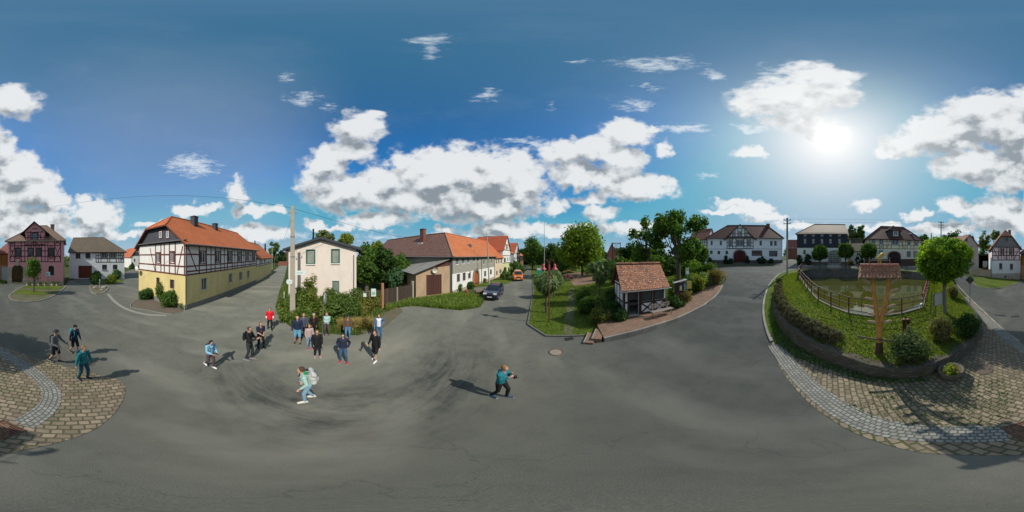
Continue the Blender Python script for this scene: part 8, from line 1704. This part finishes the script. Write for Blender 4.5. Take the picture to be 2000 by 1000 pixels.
    # shoes
    for s, an in ((1, anL), (-1, anR)):
        dr = Vector((s*.18, -1, 0)).normalized(); z = an.z-.085; a0 = Vector((an.x, an.y, z)); pit = 0
        mb = MB(); limb(mb, [a0+Vector((0, .045, .045)), a0+dr*.06+Vector((0, 0, .045)), a0+dr*.17+Vector((0, 0, .033))], [(.042, .042, .045), (.045, .045, .045), (.042, .042, .033)]); limb(mb, [a0+Vector((0, .01, .07)), a0+Vector((0, .01, .11))], [.045, .043]); sh = skinned(mb, 'shoe', shoes, e, .012, 2)
        mb = MB(); w = .043; q0, q1 = a0+Vector((0, .085, 0)), a0+dr*.21; sd2 = Vector((-dr.y, dr.x, 0))*w; cs_ = [q0-sd2*.8, a0+dr*.08-sd2, q1-sd2*.7, q1+sd2*.7, a0+dr*.08+sd2, q0+sd2*.8]; mb.prism([(c.x, c.y) for c in cs_], z+.003, z+.022); mb.build('sole', SOLE, sh)
    # hair and head wear
    if hair is not None:
        mb = MB(); sph(mb, hdp((0, .026, .042)), (.086, .094, .085), Mh); 
        for s in (-1, 1): sph(mb, hdp((s*.062, .02, .02)), (.028, .05, .055), Mh)
        if hairlong > 0:
            for s in (-1, 0, 1): limb(mb, [hdp((s*.045, .06, .02)), hdp((s*.055, .06-.02*abs(s), -.06-hairlong*.12))], [.045, .035])
        if hairlong == -1: sph(mb, hdp((0, .11, .06)), (.045, .045, .05)); limb(mb, [hdp((0, .12, .04)), hdp((0, .13, -.08))], [.03, .018])
        skinned(mb, 'hair', hair, e, .010, 2)
    if hat is not None:
        kind, hm = hat; mb = MB()
        if kind == 'cap': sph(mb, hdp((0, .008, .070)), (.090, .102, .070), Mh); sph(mb, hdp((0, -.115, .055)), (.065, .055, .012), Mh)
        else: sph(mb, hdp((0, .006, .080)), (.086, .096, .065), Mh); sph(mb, hdp((0, .0, .055)), (.155, .165, .014), Mh)
        skinned(mb, 'cap' if kind == 'cap' else 'brimmed_hat', hm, e, .009, 2)
    if glasses:
        mb = MB(); [sph(mb, hdp((s*.030, -.088, .006)), (.026, .012, .018), Mh) for s in (-1, 1)]; sph(mb, hdp((0, -.092, .010)), (.012, .006, .005)); [limb(mb, [hdp((s*.055, -.08, .01)), hdp((s*.078, .01, .008))], [.005, .005]) for s in (-1, 1)]; mb.build('sunglasses', plain((.012, .012, .014), .15), e)
    e['_'] = 0; del e['_']
    return e, dict(sL=sL, sR=sR, wL=wL, wR=wR, ch=ch, pel=pel, hd=hd, nk=nk)
SOLE = plain((.45, .45, .43), .8, var=.1)
def W(e, v): return Matrix.Translation(e.location) @ Matrix.Rotation(e.rotation_euler.z, 4, 'Z') @ Matrix.Diagonal((e.scale[0],)*3+(1,)) @ Vector(v)
def backpack(e, info, mat, label, size=(.15, .09, .22), y=.20):
    c = info['ch']+Vector((0, y, -.02)); mb = MB(); sph(mb, (0, 0, 0), size); sph(mb, (0, .02, -size[2]*.4), (size[0]*.95, size[1]*1.0, size[2]*.6)); sph(mb, (0, size[1]*.8, -size[2]*.3), (size[0]*.6, size[1]*.5, size[2]*.4)); [sph(mb, (sx*size[0]*.72, .01, sz*size[2]*.72), (size[0]*.36, size[1]*.6, size[2]*.36)) for sx in (-1, 1) for sz in (-.95, 1)]; limb(mb, [(-size[0]*.6, -.02, size[2]*1.0), (size[0]*.6, -.02, size[2]*1.02)], [size[1]*.5, size[1]*.42])
    o = empty('backpack', W(e, c), e.rotation_euler.z, label=label, cat='backpack'); o.scale = e.scale; skinned(mb, 'bag', mat, o, .014)
    for s in (-1, 1):
        mb = MB(); mb.tube([Vector(q)-Vector(c) for q in [(s*.10, c.y-.03, c.z+.14), (s*.115, info['nk'].y+.02, info['nk'].z-.0), (s*.12, info['ch'].y-.125, info['ch'].z+.12), (s*.13, info['ch'].y-.145, info['ch'].z-.05), (s*.15, info['ch'].y+.02, info['ch'].z-.18)]], .014, 6); mb.build('shoulder_strap', mat, o)
    return o
C = lambda r, g, b: cloth((r, g, b))
BLKC, NAVY, JEAN, LJEAN, DGR = C(.014, .014, .016), C(.016, .024, .055), C(.05, .11, .19), C(.20, .32, .42), C(.035, .038, .042); TEAL = C(.012, .17, .19); MINT = C(.34, .52, .47); LBLUE = C(.22, .46, .62)
SB, SW, SR = C(.02, .02, .02), C(.70, .70, .70), C(.55, .015, .04); HB, HBL, HGY, HBK = plain((.07, .035, .02), .8, var=.4, sc=40), plain((.22, .115, .04), .8, var=.5, sc=40), plain((.30, .29, .28), .8, var=.3, sc=40), plain((.015, .012, .012), .7, var=.4, sc=40)
e, i_ = person(108, 706, 1.80, 55, 'man in grey jacket, black shorts and brimmed dark hat walking with two trekking poles', C(.13, .14, .15), BLKC, SB, HGY, hands=((.22, -.36, 1.05), (-.24, -.30, 1.08)), feet=((.09, -.17, 0), (-.09, .20, .04)), shorts=True, hat=('brim', C(.04, .04, .04)), glasses=True)
for k, (w, x, y) in enumerate(((i_['wL'], .26, -.62), (i_['wR'], -.30, -.02))):
    a = W(e, w+Vector((0, -.07, .03))); b = W(e, (x, y, 0)); b.z = e.location.z+.01; MB().tube([(0, 0, 0), b-a], [.009, .005], 6).build('shaft', plain((.5, .5, .52), .3, .7), q := empty('trekking_pole', a, label=['front white trekking pole in the hand of the man with the brimmed hat', 'rear white trekking pole in the hand of the man with the brimmed hat'][k], cat='trekking pole')); MB().tube([(0, 0, -.04), (0, 0, .07)], .016, 8).build('grip', BLKC, q)
backpack(e, i_, DGR, 'small grey backpack on the back of the man with trekking poles', (.12, .07, .18), .17)
e, i_ = person(146, 690, 1.70, 40, 'man in dark blue jacket, black shorts and cap walking behind the teal jacket hiker', NAVY, BLKC, SB, HB, feet=((.09, -.10, 0), (-.09, .24, .06)), hands=((.25, -.14, .86), (-.25, .04, .82)), shorts=True, hat=('cap', BLKC)); backpack(e, i_, C(.02, .35, .42), 'turquoise backpack on the man in the dark blue jacket', (.13, .09, .20), .19)
e, i_ = person(163, 740, 1.74, 42, 'hiker in teal jacket and dark teal trousers standing on the edge of the cobbles', TEAL, C(.012, .07, .10), SB, HBL, feet=((.14, -.08, 0), (-.13, .08, 0)), hands=((.26, -.16, .92), (-.30, .02, .84)), hood=TEAL, bulk=1.0); backpack(e, i_, C(.01, .06, .09), 'dark backpack worn by the hiker in the teal jacket', (.13, .09, .20), .19)
e, i_ = person(411, 718, 1.56, 35, 'child in light blue jacket and patterned trousers looking down at a phone while walking', LBLUE, C(.10, .06, .07), SW, HBK, feet=((.10, -.10, 0), (-.08, .27, .10)), hands=((.12, -.30, 1.10), (-.12, -.28, 1.08)), head=(0, 1), bulk=1.1, hairlong=.4, hood=NAVY)
a = W(e, (0.02, -.40, 1.13)); MB().box(-.035, .035, -.07, .07, -.004, .004).build('screen_body', plain((.02, .02, .025), .2), empty('phone', a, e.rotation_euler.z, label='dark phone in the hands of the child in the light blue jacket', cat='phone'))
backpack(e, i_, NAVY, 'navy backpack worn by the child in the light blue jacket', (.12, .08, .18), .18)
e, i_ = person(487, 701, 1.84, 68, 'tall man in black clothes with sunglasses and backpack holding his forearms up', BLKC, DGR, C(.10, .10, .11), HB, feet=((.10, -.08, 0), (-.10, .08, 0)), hands=((.10, -.34, 1.20), (-.10, -.32, 1.24)), glasses=True, inner=None, bulk=1.06, head=(-.4, -.3)); backpack(e, i_, BLKC, 'black backpack on the tall man in black clothes', (.13, .09, .19), .19)
e, i_ = person(509, 681, 1.66, 20, 'woman in navy and black clothes with reddish hair standing with hands clasped', C(.02, .02, .045), BLKC, SB, plain((.16, .06, .03), .8, var=.4, sc=40), feet=((.16, -.04, 0), (-.12, .04, 0)), hands=((.06, -.26, 1.08), (-.05, -.26, 1.08)), hairlong=.8, bulk=1.1, inner=SKIN2, sleeves=.5)
e, i_ = person(527, 645, 1.66, 0, 'woman in bright red jacket with white cuffs and black leggings walking down the lane', C(.62, .018, .03), BLKC, SB, HB, feet=((.12, -.05, 0), (-.12, .22, .04)), hands=((.20, -.12, .95), (-.20, -.12, .95)), coat=.08, bulk=1.08, head=(0, 0))
for s in (-1, 1): mb = MB(); w, el = (i_['wL'], None) if s > 0 else (i_['wR'], None); limb(mb, [w+Vector((s*.015, 0, .07)), w+Vector((s*.035, .02, .16))], [.047, .052]); skinned(mb, 'white_cuff', SW, e, .014)
e, i_ = person(581, 671, 1.78, -5, 'older man in navy jacket, light blue shorts and dark boots', NAVY, C(.12, .33, .48), C(.05, .045, .03), None, feet=((.13, -.02, 0), (-.13, .06, 0)), hands=((.24, -.14, .92), (-.26, -.12, .90)), shorts=True, bulk=1.18)
e, i_ = person(593, 660, 1.68, 10, 'brown haired person in patterned dark jacket mostly hidden behind the man in shorts', C(.07, .08, .12), DGR, SB, HBL, hands=((.12, -.28, 1.05), (-.1, -.25, 1.05)), hairlong=.3)
e, i_ = person(604, 681, 1.52, 15, 'girl with ponytail in pale pinkish jacket, jeans and pink shoes', C(.42, .32, .31), LJEAN, C(.45, .05, .14), HBL, feet=((.09, -.03, 0), (-.10, .03, 0)), hands=((.22, -.12, .90), (-.20, -.16, .92)), hairlong=-1, coat=.04); 
e, i_ = person(613, 660, 1.68, 0, 'grey haired person in black jacket over a red shirt standing behind the group', BLKC, BLKC, SB, HGY, hands=((.16, -.20, 1.0), (-.16, -.20, 1.0)), inner=C(.55, .04, .03))
e, i_ = person(619, 697, 1.58, 12, 'blonde woman in long black coat with sunglasses and pink sneakers', BLKC, BLKC, C(.45, .25, .30), HBL, feet=((.13, -.02, 0), (-.09, .04, 0)), hands=((.22, -.14, .92), (-.22, -.14, .95)), glasses=True, bulk=1.18, coat=.14, hairlong=.2)
e, i_ = person(638, 656, 1.62, 0, 'person in mint green hoodie and grey brown trousers standing by the leaning post', MINT, C(.09, .07, .06), C(.15, .11, .08), HBL, feet=((.12, 0, 0), (-.12, 0, 0)), hands=((.02, -.20, 1.12), (-.04, -.21, 1.10)), bulk=1.1, hood=MINT)
e, i_ = person(670, 707, 1.62, -8, 'woman with black hair and sunglasses in navy jacket, jeans and bright red shoes', C(.02, .028, .055), JEAN, SR, HBK, feet=((.17, -.06, 0), (-.12, .02, 0)), hands=((.22, -.02, .98), (-.20, -.12, 1.0)), glasses=True, bulk=1.15, inner=BLKC, hairlong=.6)
e, i_ = person(679, 662, 1.62, 3, 'man in brown jacket, navy cap and jeans standing at the edge of the bushes', C(.12, .07, .045), C(.10, .22, .36), C(.25, .10, .05), HGY, feet=((.11, 0, 0), (-.11, 0, 0)), hands=((.25, -.10, .86), (-.25, -.10, .86)), hat=('cap', NAVY), bulk=1.15, inner=C(.30, .36, .12))
e, i_ = person(733, 703, 1.70, -38, 'woman in black jacket and knee length black leggings with white sneakers holding a drink', BLKC, BLKC, SW, HB, feet=((.12, -.16, 0), (-.10, .10, 0)), hands=((.26, -.04, .84), (-.18, -.26, 1.02)), shorts=True, bulk=1.08)
a = W(e, i_['wR']+Vector((0.0, -.09, .02))); MB().lathe([(.0, -.06), (.03, -.06), (.032, .04), (.015, .07), (.015, .1), (.0, .1)], (0, 0, 0), 12).build('bottle_body', plain((.6, .4, .12), .3), empty('bottle', a, label='small amber bottle in the hand of the woman in knee length leggings', cat='bottle'))
e, i_ = person(740, 663, 1.70, 0, 'woman in white printed shirt, open blue denim jacket and jeans with hand on hip', SW, C(.04, .13, .24), C(.10, .08, .08), HB, feet=((.10, 0, 0), (-.10, .02, 0)), hands=((.19, .02, 1.06), (-.26, -.08, .84)), sleeve_mat=C(.09, .17, .32), hairlong=.4)
e, i_ = person(601, 781, 1.72, -78, 'stooping person in mint jacket with green hood and light jeans carrying a big pale backpack', MINT, LJEAN, C(.62, .60, .50), HB, feet=((.10, -.12, 0), (-.10, .14, .03)), hands=((.22, -.22, .92), (-.22, -.12, .84)), lean=.14, hood=C(.02, .30, .10), inner=NAVY, head=(0, .4))
o = backpack(e, i_, C(.45, .46, .44), 'bulky pale grey backpack on the stooping person with the green hood', (.19, .14, .25), .22)
e, i_ = person(979, 776, 1.70, 58, 'person in teal jacket and black trousers lunging forward with raised camera and elbows out', C(.015, .17, .20), BLKC, C(.03, .07, .12), HBL, feet=((.10, -.14, 0), (-.09, .22, .02)), hands=((.12, -.22, 1.30), (-.04, -.24, 1.24)), drop=.02, lean=.05, bulk=1.14, inner=C(.55, .05, .15), hood=C(.015, .17, .20), head=(.3, .6))
a = W(e, (0.05, -.40, 1.28)); q = empty('camera_device', a, e.rotation_euler.z, label='black hand held camera raised by the person in the teal jacket', cat='camera'); MB().box(-.06, .06, -.03, .03, -.04, .04).build('camera_body', plain((.02, .02, .02), .4), q, bevel=.008); MB().lathe([(.03, 0), (.03, .05), (.0, .05)], (0, 0, 0), 14).build('lens', plain((.02, .02, .02), .2), q).matrix_local = Matrix.Translation((0, -.03, 0)) @ Matrix.Rotation(R(90), 4, 'X')
